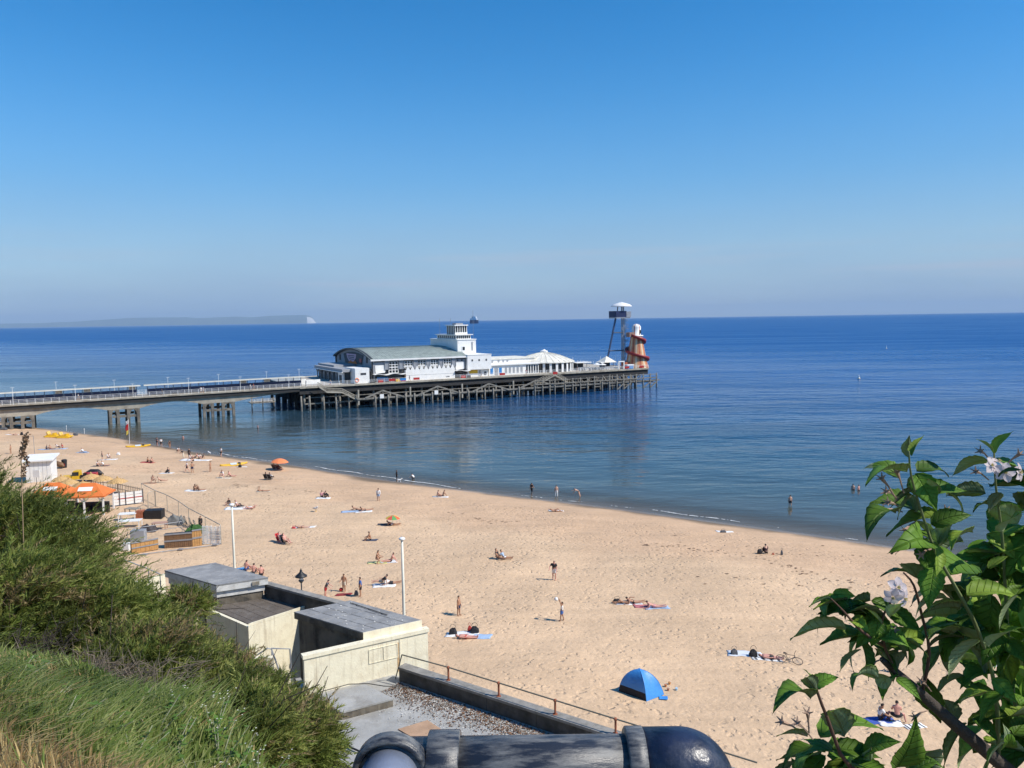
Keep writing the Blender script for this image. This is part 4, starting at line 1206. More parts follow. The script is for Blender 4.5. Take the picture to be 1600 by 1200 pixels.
TZ = 7.9
def Q(z, *pp): return [on_z(a, b, z) for a, b in pp]
def build_flat_building():
    org = on_z(560, 1050, TZ)
    root = thing('flat_roofed_building', (org.x, org.y, 4.0), 'cream flat roofed promenade building with stepped roofs below the cliff', 'building')
    sh = Vector((-org.x, -org.y, -4.0))
    def B(b, name, m_, par=root):
        b.v = [(x + sh.x, y + sh.y, z + sh.z) for x, y, z in b.v]
        return b.build(name, m_, par)
    v_c = to_vt(*on_z(478, 1086, TZ)[:2])
    v_par0 = to_vt(*on_z(630, 1050, TZ + .35)[:2])
    t_par = to_vt(*on_z(800, 1095, TZ + .75)[:2])[1]
    # terrace
    B(MB().prism(vt_poly(v_c[0] - 1.2, 16, 20.2, t_par + .28), 0.5, TZ), 'terrace', M_conf)
    # parapet in cast lengths
    L0 = v_par0[0]; n = 11; step = 2.6
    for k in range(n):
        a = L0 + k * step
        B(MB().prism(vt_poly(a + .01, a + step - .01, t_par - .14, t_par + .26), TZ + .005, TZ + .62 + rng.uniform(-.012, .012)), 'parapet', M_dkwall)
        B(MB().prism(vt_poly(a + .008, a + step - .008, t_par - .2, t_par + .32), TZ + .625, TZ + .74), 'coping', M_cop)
    # railing on top: rusty posts, sagging rail
    tops = []
    for px, py in ((700, 1063), (779, 1088), (865, 1118), (961, 1147), (1066, 1180)):
        p = on_z(px, py, TZ + .74)
        v, t = to_vt(p.x, p.y); x, y = from_vt(v, t_par + .05)
        B(MB().tube([(x, y, TZ + .7), (x, y, TZ + 1.32)], .045, 8).bb(x - .09, x + .09, y - .09, y + .09, TZ + .741, TZ + .76), 'railing_post', M_rust)
        B(MB().lathe([(.03, -.07), (.075, -.03), (.075, .03), (.03, .07)], 8, (x, y, TZ + 1.33)), 'railing_knuckle', M_rust)
        tops.append(Vector((x, y, TZ + 1.34)))
    w0 = on_z(628, 1023, TZ + 1.45)
    B(MB().tube([w0] + tops + [tops[-1] + (tops[-1] - tops[-2])], .032, 8), 'hand_rail', M_rail)
    B(MB().tube([w0, on_z(618, 1060, TZ + .02)], .028, 8), 'hand_rail', M_rail)
    # raised slab hatch on the terrace
    s = Q(TZ + .3, (490, 1092), (570, 1072), (614, 1094), (534, 1115))
    B(MB().prism([(p.x, p.y) for p in s], TZ + .004, TZ + .3), 'concrete_hatch', M_stain)  # sides given a darker tone than the cover
    B(MB().prism([(p.x, p.y) for p in [sum(s, Vector()) / 4 + (p - sum(s, Vector()) / 4) * 1.02 for p in s]], TZ + .305, TZ + .38), 'hatch_cover', M_conf)
    # near block C: slab roof over a rendered body
    zc = 10.2
    c = Q(zc, (459.5, 956), (547, 938), (658, 968.5), (567, 988))
    cc = sum(c, Vector()) / 4
    B(MB().prism([(p.x, p.y) for p in c], zc - .06, zc), 'roof', M_felt)
    B(MB().prism([(p.x, p.y) for p in c], zc - .36, zc - .065), 'roof_edge', M_stain)
    ins = [cc + (p - cc) * .93 for p in c]
    B(MB().prism([(p.x, p.y) for p in ins], 4.0, zc - .37), 'wall', M_stain)
    for f in (.2, .4, .6, .8):          # laps of the roofing felt
        p0_, p1_ = c[0].lerp(c[3], f), c[1].lerp(c[2], f)
        B(MB().bar(p0_ + Vector((0, 0, .006)), p1_ + Vector((0, 0, .006)), .09, .022), 'felt_lap', M_felt)
    for f in (.25, .5, .75):
        p0_, p1_ = c[0].lerp(c[1], f), c[3].lerp(c[2], f)
        B(MB().bar(p0_.lerp(p1_, .02) + Vector((0, 0, .012)), p0_.lerp(p1_, .98) + Vector((0, 0, .012)), .05, .012), 'felt_lap', M_felt)
    p0_, p1_ = c[1].lerp(c[2], .12).lerp(c[0], .12), c[1].lerp(c[2], .62).lerp(c[3], .2)
    B(MB().tube([p0_ + Vector((0, 0, .05)), p1_ + Vector((0, 0, .05))], .025, 6), 'loose_pole', M_dkwall)
    for k in range(26):
        q_ = c[0].lerp(c[1], rng.random()).lerp(c[3].lerp(c[2], rng.random()), rng.random()); s_ = rng.uniform(.025, .06)
        B(MB().lathe([(s_ * .7, 0), (s_, s_ * .4), (s_ * .5, s_ * .8)], 6, (q_.x, q_.y, zc + .004)), 'loose_stone', M_whitew)
    for k in range(7):                   # run-off streaks under the slab edge
        q_ = c[0].lerp(c[3], .12 + .11 * k)
        pass
    # cream fascia and front wall (faces us and the sun)
    d = (c[2] - c[3]); dn = Vector((d.x, d.y, 0)).normalized(); pn = Vector((dn.y, -dn.x, 0))
    def wall(a, b_, off, th, z0, z1, name, m_):
        a, b_ = Vector((a.x, a.y, 0)) + pn * off, Vector((b_.x, b_.y, 0)) + pn * off
        return B(MB().prism([(a.x, a.y), (b_.x, b_.y), (b_.x - pn.x * th, b_.y - pn.y * th), (a.x - pn.x * th, a.y - pn.y * th)], z0, z1), name, m_)
    wall(c[3] - dn * .0, c[2] + dn * .02, .05, .04, zc - .37, zc - .005, 'fascia', M_creamw)
    wl0 = on_z(472, 1021, 9.82); wl1 = on_z(662, 977, 9.82)
    a2 = Vector((c[3].x, c[3].y, 0)); prj = lambda p: a2 + dn * ((Vector((p.x, p.y, 0)) - a2).dot(dn))
    A0, A1 = prj(wl0), prj(wl1)
    wall(A0, A1, .32, .26, 4.0, 9.66, 'front_wall', M_creamw)
    wall(A0 - dn * .06, A1 + dn * .06, .38, .36, 9.665, 9.84, 'cornice', M_creamw)
    for f0, f1, z0, z1 in ((.505, .735, 8.72, 8.76), (.505, .735, 9.40, 9.43)):
        wall(A0.lerp(A1, f0), A0.lerp(A1, f1), .35, .03, z0, z1, 'vent_frame', M_creamw)
    wall(A0.lerp(A1, .508), A0.lerp(A1, .735), .328, .01, 8.765, 9.395, 'vent_panel', M_creamw)
    wall(A0.lerp(A1, .735), A0.lerp(A1, .75), .325, .01, 8.0, 9.45, 'rust_stain', mat('rust_stain', (.55, .36, .18), .9, .3, 9))
    for f0 in (.5, .62, .735): wall(A0.lerp(A1, f0), A0.lerp(A1, f0 + .006), .352, .03, 8.722, 9.418, 'vent_frame', M_creamw)
    wall(A0.lerp(A1, .755), A0.lerp(A1, .765), .35, .03, 7.9, 9.6, 'downpipe', M_creamw)
    # court behind the wall, and its return
    wall(A0, A0 + dn * .25, .06, 1.6, 4.0, 8.0, 'court_floor', M_conf)
    # low brown roof with inner parapet
    zb = 8.9
    q = Q(zb, (322, 950), (414, 927), (478, 950), (388, 979))
    B(MB().prism([(p.x, p.y) for p in q], 4.0, zb - .03), 'wall', M_creamw)
    q2 = Q(zb, (329, 950), (414, 929), (472, 950), (389, 975.5))
    nn = 9
    for k in range(nn):
        f0, f1 = k / nn + .002, (k + 1) / nn - .002
        B(MB().prism([(p.x, p.y) for p in (q2[0].lerp(q2[1], f0), q2[0].lerp(q2[1], f1), q2[3].lerp(q2[2], f1), q2[3].lerp(q2[2], f0))], zb - .029, zb + .012 + .006 * (k % 2)), 'roof_strip', M_feltb)
    e0, e1 = q[3], q[2]
    B(MB().prism([(p.x, p.y) for p in (e0, e1, e1 + Vector((.12, .22, 0)), e0 + Vector((.12, .22, 0)))], zb - .02, zb + .14), 'coping', M_creamw)
    p0, p1 = on_z(412, 911, 9.75), on_z(540, 945, 9.75)
    g = Vector((N2.x, N2.y, 0)) * .3
    B(MB().prism([(p.x, p.y) for p in (p0, p1, p1 + g, p0 + g)], 4.0, 9.62), 'inner_parapet', M_dkwall)
    B(MB().prism([(p.x, p.y) for p in (p0 - g * .25, p1 - g * .25, p1 + g * 1.2, p0 + g * 1.2)], 9.625, 9.75), 'coping', M_cop)
    # far block A
    za = 10.2
    a = Q(za, (257, 891), (336, 879), (419, 902), (338, 914))
    ac = sum(a, Vector()) / 4
    B(MB().prism([(p.x, p.y) for p in a], za - .08, za), 'roof', M_felt)
    B(MB().prism([(p.x, p.y) for p in [ac + (p - ac) * .995 for p in a]], za - .42, za - .085), 'roof_edge', M_whitew)
    B(MB().prism([(p.x, p.y) for p in [ac + (p - ac) * .93 for p in a]], za - .8, za - .425), 'roof_edge', M_whitew)
    B(MB().prism([(p.x, p.y) for p in [ac + (p - ac) * .9 for p in a]], 4.0, za - .805), 'wall', M_stain)
    v0, v1 = a[3].lerp(a[2], .68), a[3].lerp(a[2], .82)
    off = Vector((.03, -.05, 0))
    B(MB().prism([(p.x, p.y) for p in (v0 + off, v1 + off, v1, v0)], za - .34, za - .14), 'vent', M_wood)
    # small cream walls half in the bushes
    for (x0, y0), (x1, y1), zt, z0 in (((388, 1030), (428, 1028), 8.35, 5.0), ((205, 912), (258, 898), 9.3, 5), ((296, 936), (332, 924), 9.35, 5.0)):
        s0, s1 = on_z(x0, y0, zt), on_z(x1, y1, zt); g = Vector((-.15, .28, 0))
        B(MB().prism([(p.x, p.y) for p in (s0, s1, s1 + g, s0 + g)], z0, zt), 'garden_wall', M_creamw)
    # steel ladder hoops up from the terrace
    lad = [Q(TZ + .0, (455, 1091), (457, 1091))[0]]
    for pth in (((425, 1024), (424, 1013), (453, 1014), (457, 1088)), ((390, 1031), (418, 1013), (424, 1014), (450, 1086))):
        base = on_z(pth[-1][0], pth[-1][1], TZ)
        P_ = [at_y(px, py, base.y + .05 * i) for i, (px, py) in enumerate(pth)]
        B(MB().tube(P_, .035, 8), 'ladder_rail', M_steel)
    # cable lying along the wall
    B(MB().tube([on_z(px, py, TZ + .32 if 485 < px < 610 else TZ + .06) for px, py in ((478, 1088), (500, 1081), (545, 1069), (575, 1068), (600, 1072), (640, 1074), (655, 1078))], .022, 6), 'cable', M_dkwall)
    # dark pipe at the foot
    B(MB().tube([on_z(px, py, TZ + .1) for px, py in ((508, 1149), (535, 1162), (562, 1174), (590, 1188))], .04, 6), 'pipe', M_black)
    return root
build_flat_building()

def leaf_litter(name, label, mats_, n, seed, spread, size):
    g = np.random.default_rng(seed); V = []; F = []; mi = []
    tp = to_vt(*on_z(800, 1095, TZ + .75)[:2])[1] - .25
    a0 = to_vt(*on_z(632, 1062, TZ)[:2])[0]
    for k in range(n):
        v = a0 + g.random() * 11; t = tp - abs(g.normal(0, spread)) - (0.4 if g.random() < .2 else 0)
        x, y = from_vt(v, t); r_ = size * g.uniform(.6, 1.4); a = g.random() * 6.3
        ca, sa = math.cos(a) * r_, math.sin(a) * r_; z = TZ + .012 + g.random() * .03
        o = len(V)
        V += [(x - ca, y - sa, z), (x + sa * .5, y - ca * .5, z + g.random() * .03), (x + ca, y + sa, z), (x - sa * .5, y + ca * .5, z + g.random() * .03)]
        F.append((o, o + 1, o + 2, o + 3)); mi.append(k % len(mats_))
    return tag(link(name, np_mesh(name, V, F, mats_, False, mi)), label, 'litter', kind='stuff')
leaf_litter('dead_leaves', 'brown dead leaves blown against the dark parapet', [mat('dead_leaf', (.20, .10, .05), .9, .3, 5), mat('dead_leaf_dark', (.10, .055, .03), .9, .3, 5)], 2600, 3, .75, .05)
leaf_litter('pale_grit', 'pale flakes of grit scattered over the terrace', [mat('pale_grit', (.6, .58, .53), .9, .2, 5)], 1500, 4, 1.15, .035)
p = [on_z(px, py, TZ + .02) for px, py in ((622, 1140), (668, 1126), (694, 1143), (650, 1156))]
tag(MB().prism([(q.x, q.y) for q in p], TZ + .006, TZ + .05).build('board', mat('brown_board', (.42, .27, .17), .8, .15, 2)), 'tan wooden board lying flat on the concrete terrace', 'board')

# lamp posts on the promenade
M_post = mat('cream_lamp_post', (0.70, 0.68, 0.58), 0.5, 0.05, 3)
def prom_lamp(px, py_top, y, label):
    top = at_y(px, py_top, y)
    r_ = thing('lamp_post', (top.x, top.y, 2.9), label, 'lamp post', 0, 'tall cream lamp posts on the promenade')
    h = top.z - 2.9
    MB().lathe([(.16, 0), (.16, 1.0), (.105, 1.05), (.085, h * .6), (.07, h - .12)], 12).build('post', M_post, r_, True)
    MB().lathe([(.07, h - .13), (.18, h - .08), (.2, h - .02), (.14, h + .04), (.02, h + .05)], 12).build('lantern', M_white2, r_, True)
prom_lamp(628, 841, 46.5, 'tall cream lamp post rising behind the nearer flat roof')
prom_lamp(362, 788, 56.0, 'tall cream lamp post behind the farther flat roof, near fenced bar')
top = at_y(470, 888, 51.0)
r_ = thing('street_lamp', (top.x, top.y, 2.9), 'black old fashioned street lamp with conical hood behind the parapet', 'street lamp')
h = top.z - 2.9
MB().lathe([(.13, 0), (.13, .7), (.06, .9), (.045, h - 1.1), (.05, h - 1.0)], 10).build('post', M_dsteel, r_, True)
MB().lathe([(.06, h - 1.0), (.17, h - .86), (.19, h - .8), (.1, h - .78)], 10).build('bracket', M_dsteel, r_, True)
MB().lathe([(.12, h - .79), (.15, h - .62), (.1, h - .58)], 10).build('globe', mat('lamp_glass', (.8, .8, .78), .2), r_, True)
MB().lathe([(.40, h - .56), (.38, h - .5), (.2, h - .36), (.09, h - .24), (.08, h - .12), (.03, h - .06), (.02, h)], 14).build('hood', M_black, r_, True)
rl = thing('hand_rail', on_z(215, 900, 4.0), 'thin grey hand rail on promenade between bush and far flat roof', 'hand rail')
b = MB()
pp = [at_y(px, py, 47) - Vector(rl.location) for px, py in ((190, 873), (232, 889), (250, 897))]
b.tube(pp, .035, 6)
for q in pp[1:]: b.tube([q, (q.x, q.y, q.z - 1.0)], .035, 6)
b.build('rail', M_steel, rl)
# ------------------------------------------------------------------ people
SKEL = {}
def fk(tp=0, th=(3, -3), kf=(2, 2), ua=(5, -2), ef=(12, 12), ab=(10, 10), hp=0, legab=(4, 4), lift=0.0, foot=(90, 90), fab=(0, 0)):
    """Joint positions of a 1.72 m figure facing +X. Angles in degrees in the sagittal plane, positive forward."""
    J = {}
    d = lambda a: Vector((math.sin(R(a)), 0, math.cos(R(a))))       # from up
    dn = lambda a, o, s: Vector((math.sin(R(a)) * math.cos(R(o)), s * math.sin(R(o)), -math.cos(R(a)) * math.cos(R(o))))
    J['pelvis'] = Vector((0, 0, 0))
    J['spine'] = d(tp) * .18; J['chest'] = J['spine'] + d(tp * 1.02) * .2
    J['neck'] = J['chest'] + d(tp * 1.0) * .14
    hd = d(tp + hp)
    J['head'] = J['neck'] + hd * .10; J['crown'] = J['head'] + hd * .16
    fwd = Vector((hd.z, 0, -hd.x))
    J['nose'] = J['head'] + hd * .07 + fwd * .09
    for i, s in enumerate((1, -1)):
        n = 'LR'[i]
        J['hip' + n] = Vector((0, s * .095, -.04))
        J['knee' + n] = J['hip' + n] + dn(th[i], legab[i], s) * .43
        J['ankle' + n] = J['knee' + n] + dn(th[i] - kf[i], legab[i] * .3, s) * .42
        J['toe' + n] = J['ankle' + n] + dn(th[i] - kf[i] + foot[i], 0, s) * .17
        J['shoulder' + n] = J['chest'] + d(tp) * .07 + Vector((0, s * .185, 0))
        J['elbow' + n] = J['shoulder' + n] + dn(ua[i], ab[i], s) * .29
        J['wrist' + n] = J['elbow' + n] + dn(ua[i] + ef[i], fab[i], s) * .25
        J['hand' + n] = J['wrist' + n] + dn(ua[i] + ef[i] + 6, fab[i], s) * .10
        J['finger' + n] = J['hand' + n] + dn(ua[i] + ef[i] + 16, fab[i], s) * .075
        J['thumb' + n] = J['wrist' + n] + dn(ua[i] + ef[i] + 45, fab[i] - 12, s) * .085
    zmin = min(p.z - {'toe': .035, 'ank': .04, 'pel': .12, 'hip': .11, 'kne': .055, 'han': .03, 'elb': .04}.get(k[:3], .06) for k, p in J.items())
    for p in J.values(): p.z -= zmin - lift
    return J
BONES = [('pelvis', 'spine'), ('spine', 'chest'), ('chest', 'neck'), ('neck', 'head'), ('head', 'crown'), ('head', 'nose')]
for _n in 'LR':
    BONES += [('pelvis', 'hip' + _n), ('hip' + _n, 'knee' + _n), ('knee' + _n, 'ankle' + _n), ('ankle' + _n, 'toe' + _n),
              ('chest', 'shoulder' + _n), ('shoulder' + _n, 'elbow' + _n), ('elbow' + _n, 'wrist' + _n), ('wrist' + _n, 'hand' + _n), ('hand' + _n, 'finger' + _n), ('wrist' + _n, 'thumb' + _n)]
RAD = {'pelvis': (.15, .115), 'spine': (.125, .10), 'chest': (.15, .115), 'neck': (.058, .058), 'head': (.088, .095), 'crown': (.085, .092), 'nose': (.02, .02), 'hip': (.105, .1),
       'knee': (.062, .062), 'ankle': (.042, .042), 'toe': (.042, .028), 'shoulder': (.066, .066), 'elbow': (.045, .045), 'wrist': (.032, .028), 'hand': (.042, .022), 'finger': (.03, .014), 'thumb': (.014, .014)}
RAD = {k_: (a_ * 1.1, b_ * 1.1) if k_ not in ('head', 'crown', 'nose', 'thumb', 'finger') else (a_, b_) for k_, (a_, b_) in RAD.items()}
POSES = {
    'stand': dict(), 'stand2': dict(th=(8, -2), kf=(8, 0), ua=(-8, 15), ef=(10, 55), ab=(14, 12)), 'hips': dict(ua=(-20, -20), ef=(75, 75), ab=(38, 38), fab=(-35, -35)),
    'walk': dict(th=(24, -16), kf=(6, 22), ua=(-20, 24), ef=(15, 20)), 'lean': dict(tp=22, th=(-2, -8), kf=(4, 2), ua=(38, 30), ef=(15, 15), hp=5),
    'bend': dict(tp=62, th=(-14, -20), kf=(8, 4), ua=(30, 60), ef=(10, 10), hp=10),
    'kneesup': dict(tp=12, th=(128, 122), kf=(100, 96), ua=(38, 38), ef=(30, 30), foot=(80, 80)),
    'legsout': dict(tp=-22, th=(92, 94), kf=(4, 10), ua=(-38, -40), ef=(4, 4), ab=(16, 16), foot=(55, 60)),
    'oneknee': dict(tp=-18, th=(130, 92), kf=(98, 4), ua=(-30, 35), ef=(4, 40), ab=(14, 10), foot=(80, 60)),
    'cross': dict(tp=14, th=(96, 96), kf=(125, 125), legab=(42, 42), ua=(30, 34), ef=(40, 40)),
    'kneel': dict(tp=10, th=(12, 10), kf=(98, 98), ua=(20, 24), ef=(40, 40), foot=(10, 10)),
    'crouch': dict(tp=32, th=(118, 112), kf=(138, 134), ua=(45, 45), ef=(25, 25)),
    'supine': dict(tp=-84, th=(90, 90), kf=(2, 2), ua=(90, 88), ef=(3, 3), ab=(14, 14), hp=6, foot=(70, 72)),
    'supknee': dict(tp=-82, th=(132, 90), kf=(92, 2), ua=(92, -150), ef=(10, 60), ab=(12, 20), hp=12, foot=(80, 70)),
    'prone': dict(tp=87, th=(-90, -90), kf=(3, 2), ua=(150, 150), ef=(40, 40), ab=(25, 25), hp=-10, foot=(0, 0)),
    'elbows': dict(tp=66, th=(-90, -90), kf=(4, 6), ua=(10, 12), ef=(75, 75), ab=(12, 12), hp=-30, foot=(-10, -10)),
    'side': dict(tp=-48, th=(100, 92), kf=(30, 6), ua=(-25, 60), ef=(20, 30), ab=(10, 10), hp=20, foot=(60, 60)),
    'chair': dict(tp=-24, th=(104, 100), kf=(62, 54), ua=(30, 28), ef=(50, 48), lift=.0, foot=(80, 80)),
    'armsup': dict(tp=-4, th=(10, -8), kf=(5, 8), ua=(158, 135), ef=(10, 20), ab=(10, 10)),
    'point': dict(th=(6, -6), ua=(12, 35), ef=(15, 8), ab=(12, 38), hp=8),
}
def nearest(P, J, bones):
    A = np.array([J[a] for a, b in bones]); B = np.array([J[b] for a, b in bones])
    rr = np.array([max(RAD[a.rstrip('LR')][0], RAD[b.rstrip('LR')][0]) for a, b in bones])
    D = B - A; L2 = (D * D).sum(1)
    t = np.clip(((P[:, None, :] - A) * D).sum(2) / L2, 0, 1)
    dist = np.linalg.norm(P[:, None, :] - (A + t[..., None] * D), axis=2) - rr * .5
    k = dist.argmin(1)
    return k, t[np.arange(len(P)), k]
def body(pose):
    if pose in SKEL: return SKEL[pose]
    J = fk(**POSES[pose]); names = list(J)
    me = bpy.data.meshes.new('body_skeleton')
    me.from_pydata([J[n] for n in names], [(names.index(a), names.index(b)) for a, b in BONES], [])
    o = bpy.data.objects.new('body_skeleton', me); COL.objects.link(o)
    o.modifiers.new('skin', 'SKIN').use_smooth_shade = True
    sv = me.skin_vertices[0].data
    for i, n in enumerate(names):
        sv[i].radius = RAD[n.rstrip('LR')]; sv[i].use_root = n == 'pelvis'
    m2 = o.modifiers.new('sub', 'SUBSURF'); m2.levels = 1; m2.render_levels = 1
    dg = bpy.context.evaluated_depsgraph_get(); dg.update()
    out = bpy.data.meshes.new_from_object(o.evaluated_get(dg)); out.name = 'person_body'
    bpy.data.objects.remove(o, do_unlink=True)
    nv = len(out.vertices); P = np.empty(nv * 3, dtype=np.float32); out.vertices.foreach_get('co', P); P = P.reshape(-1, 3)
    Nn = np.empty(nv * 3, dtype=np.float32); out.vertices.foreach_get('normal', Nn); Nn = Nn.reshape(-1, 3)
    bones = [b for b in BONES if 'nose' not in b]
    k, t = nearest(P, J, bones)
    out.materials.clear(); out.materials.append(None)
    out.polygons.foreach_set('use_smooth', [True] * len(out.polygons))
    SKEL[pose] = (out, P, Nn, k, t, bones, J, {})
    return SKEL[pose]
def cloth(pose, kind):
    me, P, Nn, k, t, bones, J, cache = body(pose)
    if kind in cache: return cache[kind]
    nm = [(a.rstrip('LR'), b.rstrip('LR')) for a, b in bones]
    idx = {n: i for i, n in enumerate(set(nm))}
    lab = np.array([idx[nm[i]] for i in range(len(nm))])[k]
    def is_(a, b): return lab == idx[(a, b)]
    torso = is_('spine', 'chest') | is_('chest', 'neck') & (t < .8) | is_('chest', 'shoulder') | is_('pelvis', 'spine') & (t > .3)
    low = is_('pelvis', 'hip') | is_('pelvis', 'spine') & (t < .55)
    th, sh_, ua, fa = is_('hip', 'knee'), is_('knee', 'ankle'), is_('shoulder', 'elbow'), is_('elbow', 'wrist')
    mk = {'shirt': torso | ua & (t < .62), 'long': torso | ua | fa & (t < .92), 'vest': torso, 'band': is_('chest', 'shoulder') & (t < .5) | is_('spine', 'chest') & (t > .6),
          'shorts': low | th & (t < .68), 'trousers': low | th | sh_ & (t < .95), 'briefs': low | th & (t < .14), 'dress': torso | low | th & (t < .75),
          'hair': None}[kind]
    off = {'hair': .03, 'trousers': .018, 'briefs': .012, 'band': .012}.get(kind, .022)
    if kind in ('hair', 'longhair'):
        hd = (J['crown'] - J['head']).normalized(); f = np.array((hd.z, 0, -hd.x)); h0 = np.array(J['head'])
        rel = P - h0; up = rel @ np.array(hd); fw = rel @ f
        mk = (is_('head', 'crown') | is_('neck', 'head')) & ((up > .10) | ((fw < .02) & (up > -.04)))
    V = P + Nn * off
    faces = []
    for p in me.polygons:
        vs_ = p.vertices
        if all(mk[i] for i in vs_): faces.append(tuple(vs_))
    used = sorted({i for f_ in faces for i in f_}); rem = {v: i for i, v in enumerate(used)}
    m_ = bpy.data.meshes.new(kind)
    m_.from_pydata([tuple(V[i]) for i in used], [], [tuple(rem[i] for i in f_) for f_ in faces])
    m_.materials.append(None); m_.polygons.foreach_set('use_smooth', [True] * len(m_.polygons)); m_.update()
    cache[kind] = m_
    return m_
SKINS = {'fair': mat('skin_fair', (.58, .34, .24), .55, .06, 5), 'tan': mat('skin_tan', (.42, .22, .13), .55, .06, 5), 'brown': mat('skin_brown', (.20, .10, .06), .55, .06, 5), 'pink': mat('skin_pink', (.60, .30, .23), .55, .06, 5)}
FAB = {}
def fab(c):
    if c not in FAB: FAB[c] = mat('cloth_%02x%02x%02x' % tuple(int(min(1, x) * 255) for x in c), c, .85, .12, 6.0)
    return FAB[c]
BLK, WHT, GRY, NVY, RED, BLU, LBL, BRN, PNK, CRM, GRN = ((.02, .02, .024), (.75, .75, .74), (.10, .105, .115), (.02, .03, .08), (.5, .03, .03), (.05, .13, .38), (.33, .45, .62), (.16, .09, .06), (.62, .28, .33), (.6, .52, .4), (.06, .16, .06))
H_DK, H_BR, H_BL = (.018, .014, .012), (.07, .04, .022), (.35, .24, .11)
def set_mat(o, m_):
    o.material_slots[0].link = 'OBJECT'; o.material_slots[0].material = m_
PEOPLE_N = [0]
def person(px, py, pose, face, label, top=None, bot=None, skin='fair', hair=H_DK, h=1.72, sink=0.0, loc=None, dz=0.0):
    me = body(pose)[0]
    o = bpy.data.objects.new('person', me); COL.objects.link(o)
    p = loc if loc is not None else beach_at(px, py)
    z = p.z - .012
    if sink: z = -sink
    elif loc is None: z = float(beach_z(np.float64(p.x), np.float64(p.y))) - .012
    o.location = (p.x, p.y, z + dz); o.rotation_euler = (0, 0, R(face)); o.scale = [h / 1.72 * (1 + rng.uniform(-.01, .01))] * 3
    set_mat(o, SKINS[skin]); tag(o, label, 'person', 'people on the beach')
    for kind, c, nm in ((top and top[0], top and top[1], 'top'), (bot and bot[0], bot and bot[1], 'bottoms'), ('hair', hair, 'hair')):
        if kind:
            q = bpy.data.objects.new(nm, cloth(pose, kind)); COL.objects.link(q); q.parent = o
            set_mat(q, fab(c))
    PEOPLE_N[0] += 1
    return o
def T(k, c): return (k, c)
# --- standing and walking
person(17, 709, 'stand', 200, 'person standing alone far left on the sand, sunlit bare skin', None, T('briefs', BRN), 'tan')
person(160, 719, 'stand2', 30, 'person standing beside a heap of white towels on the far left beach', T('vest', GRY), T('shorts', GRY), 'fair', h=1.6)
person(245.5, 696, 'stand', 80, 'person in dark clothes standing at the waterline beside one in white', T('shirt', GRY), T('shorts', BLK), 'pink')
person(252, 698, 'stand2', 100, 'person in white top and dark shorts standing at the waterline near the flag', T('shirt', WHT), T('shorts', BLK), 'fair', h=1.8)
person(265.5, 700.5, 'stand', 150, 'slim person in black standing alone at the water edge', T('vest', BLK), T('briefs', BLK), 'tan')
person(286.5, 716.5, 'lean', 190, 'person in black top and pale trousers leaning over the seated party', T('shirt', BLK), T('trousers', CRM), 'fair')
person(296, 715, 'stand', 260, 'person dressed all in black standing among the seated party', T('long', BLK), T('trousers', BLK), 'fair')
person(292.5, 737, 'walk', 200, 'person in white top and black shorts walking in front of seated party', T('vest', WHT), T('shorts', BLK), 'pink')
person(300.5, 738.5, 'hips', 120, 'shirtless broad man in dark shorts standing in front of seated party', None, T('shorts', NVY), 'tan', h=1.8)
person(329, 737.5, 'stand2', 175, 'bare tanned person standing on open sand left of the yellow kayak', None, T('briefs', CRM), 'tan')
person(345.5, 713.5, 'stand', 60, 'person in white top and black shorts standing by the water alone', T('shirt', WHT), T('shorts', BLK), 'fair', h=1.75)
person(591.5, 784, 'stand', 90, 'person in long white shirt standing with back turned near the shore', T('long', WHT), T('shorts', LBL), 'fair', h=1.72)
person(620, 751, 'stand', 20, 'person in black standing at the wash with a small white dog', T('long', BLK), T('trousers', BLK), 'brown')
person(831, 772.5, 'walk', 60, 'person in black leggings walking along the wash', T('vest', BLK), T('trousers', BLK), 'tan')
person(869.5, 776.5, 'stand', 95, 'person in white trousers standing in the wash with back turned', T('band', WHT), T('trousers', WHT), 'fair', hair=H_BR)
person(904, 777.5, 'bend', 170, 'person in dark swimwear bending down in the shallow wash', None, T('briefs', BLK), 'fair')
person(509.5, 934.5, 'lean', 5, 'boy in grey top and red shorts leaning forward by black lamp', T('shirt', GRY), T('shorts', RED), 'pink', h=1.52)
person(538, 927, 'stand2', 250, 'shirtless tanned boy standing between two friends behind the flat roof', None, T('shorts', CRM), 'tan', h=1.6)
person(563.5, 935, 'stand', 200, 'boy in blue top and dark shorts standing beside a black rucksack', T('shirt', BLU), T('shorts', BLK), 'tan', h=1.7)
person(717, 963, 'stand', 340, 'shirtless boy in dark shorts standing alone on open sand', None, T('shorts', NVY), 'tan', h=1.62)
person(866, 909, 'point', 255, 'man in black top and white shorts with one arm held out', T('shirt', BLK), T('shorts', WHT), 'pink', h=1.78, hair=(.30, .2, .15))
person(878, 974.5, 'armsup', 170, 'boy in white top with arms raised throwing a white ball', T('vest', WHT), T('shorts', BLU), 'tan', h=1.5)
# --- in the water
person(1234.5, 797, 'stand', 90, 'person in dark shorts wading in the shallows at right', None, T('shorts', BLK), 'fair', sink=.35)
person(1332.5, 775, 'stand', 70, 'left one of two bathers standing waist deep together', T('band', BLK), T('briefs', BLK), 'fair', sink=.85)
person(1341.5, 776, 'stand2', 120, 'right one of two bathers standing waist deep together', None, T('shorts', BLK), 'pink', sink=.85)
person(286, 688, 'stand', 90, 'lone bather waist deep off the seated party', None, T('shorts', NVY), 'pink', sink=1.0)
person(403, 675, 'stand', 45, 'lone bather waist deep far out between beach and pier', None, T('shorts', BLK), 'pink', sink=.9)
person(647, 750, 'crouch', 160, 'person crouching in the wash right of the white dog', T('vest', WHT), T('shorts', GRY), 'fair')
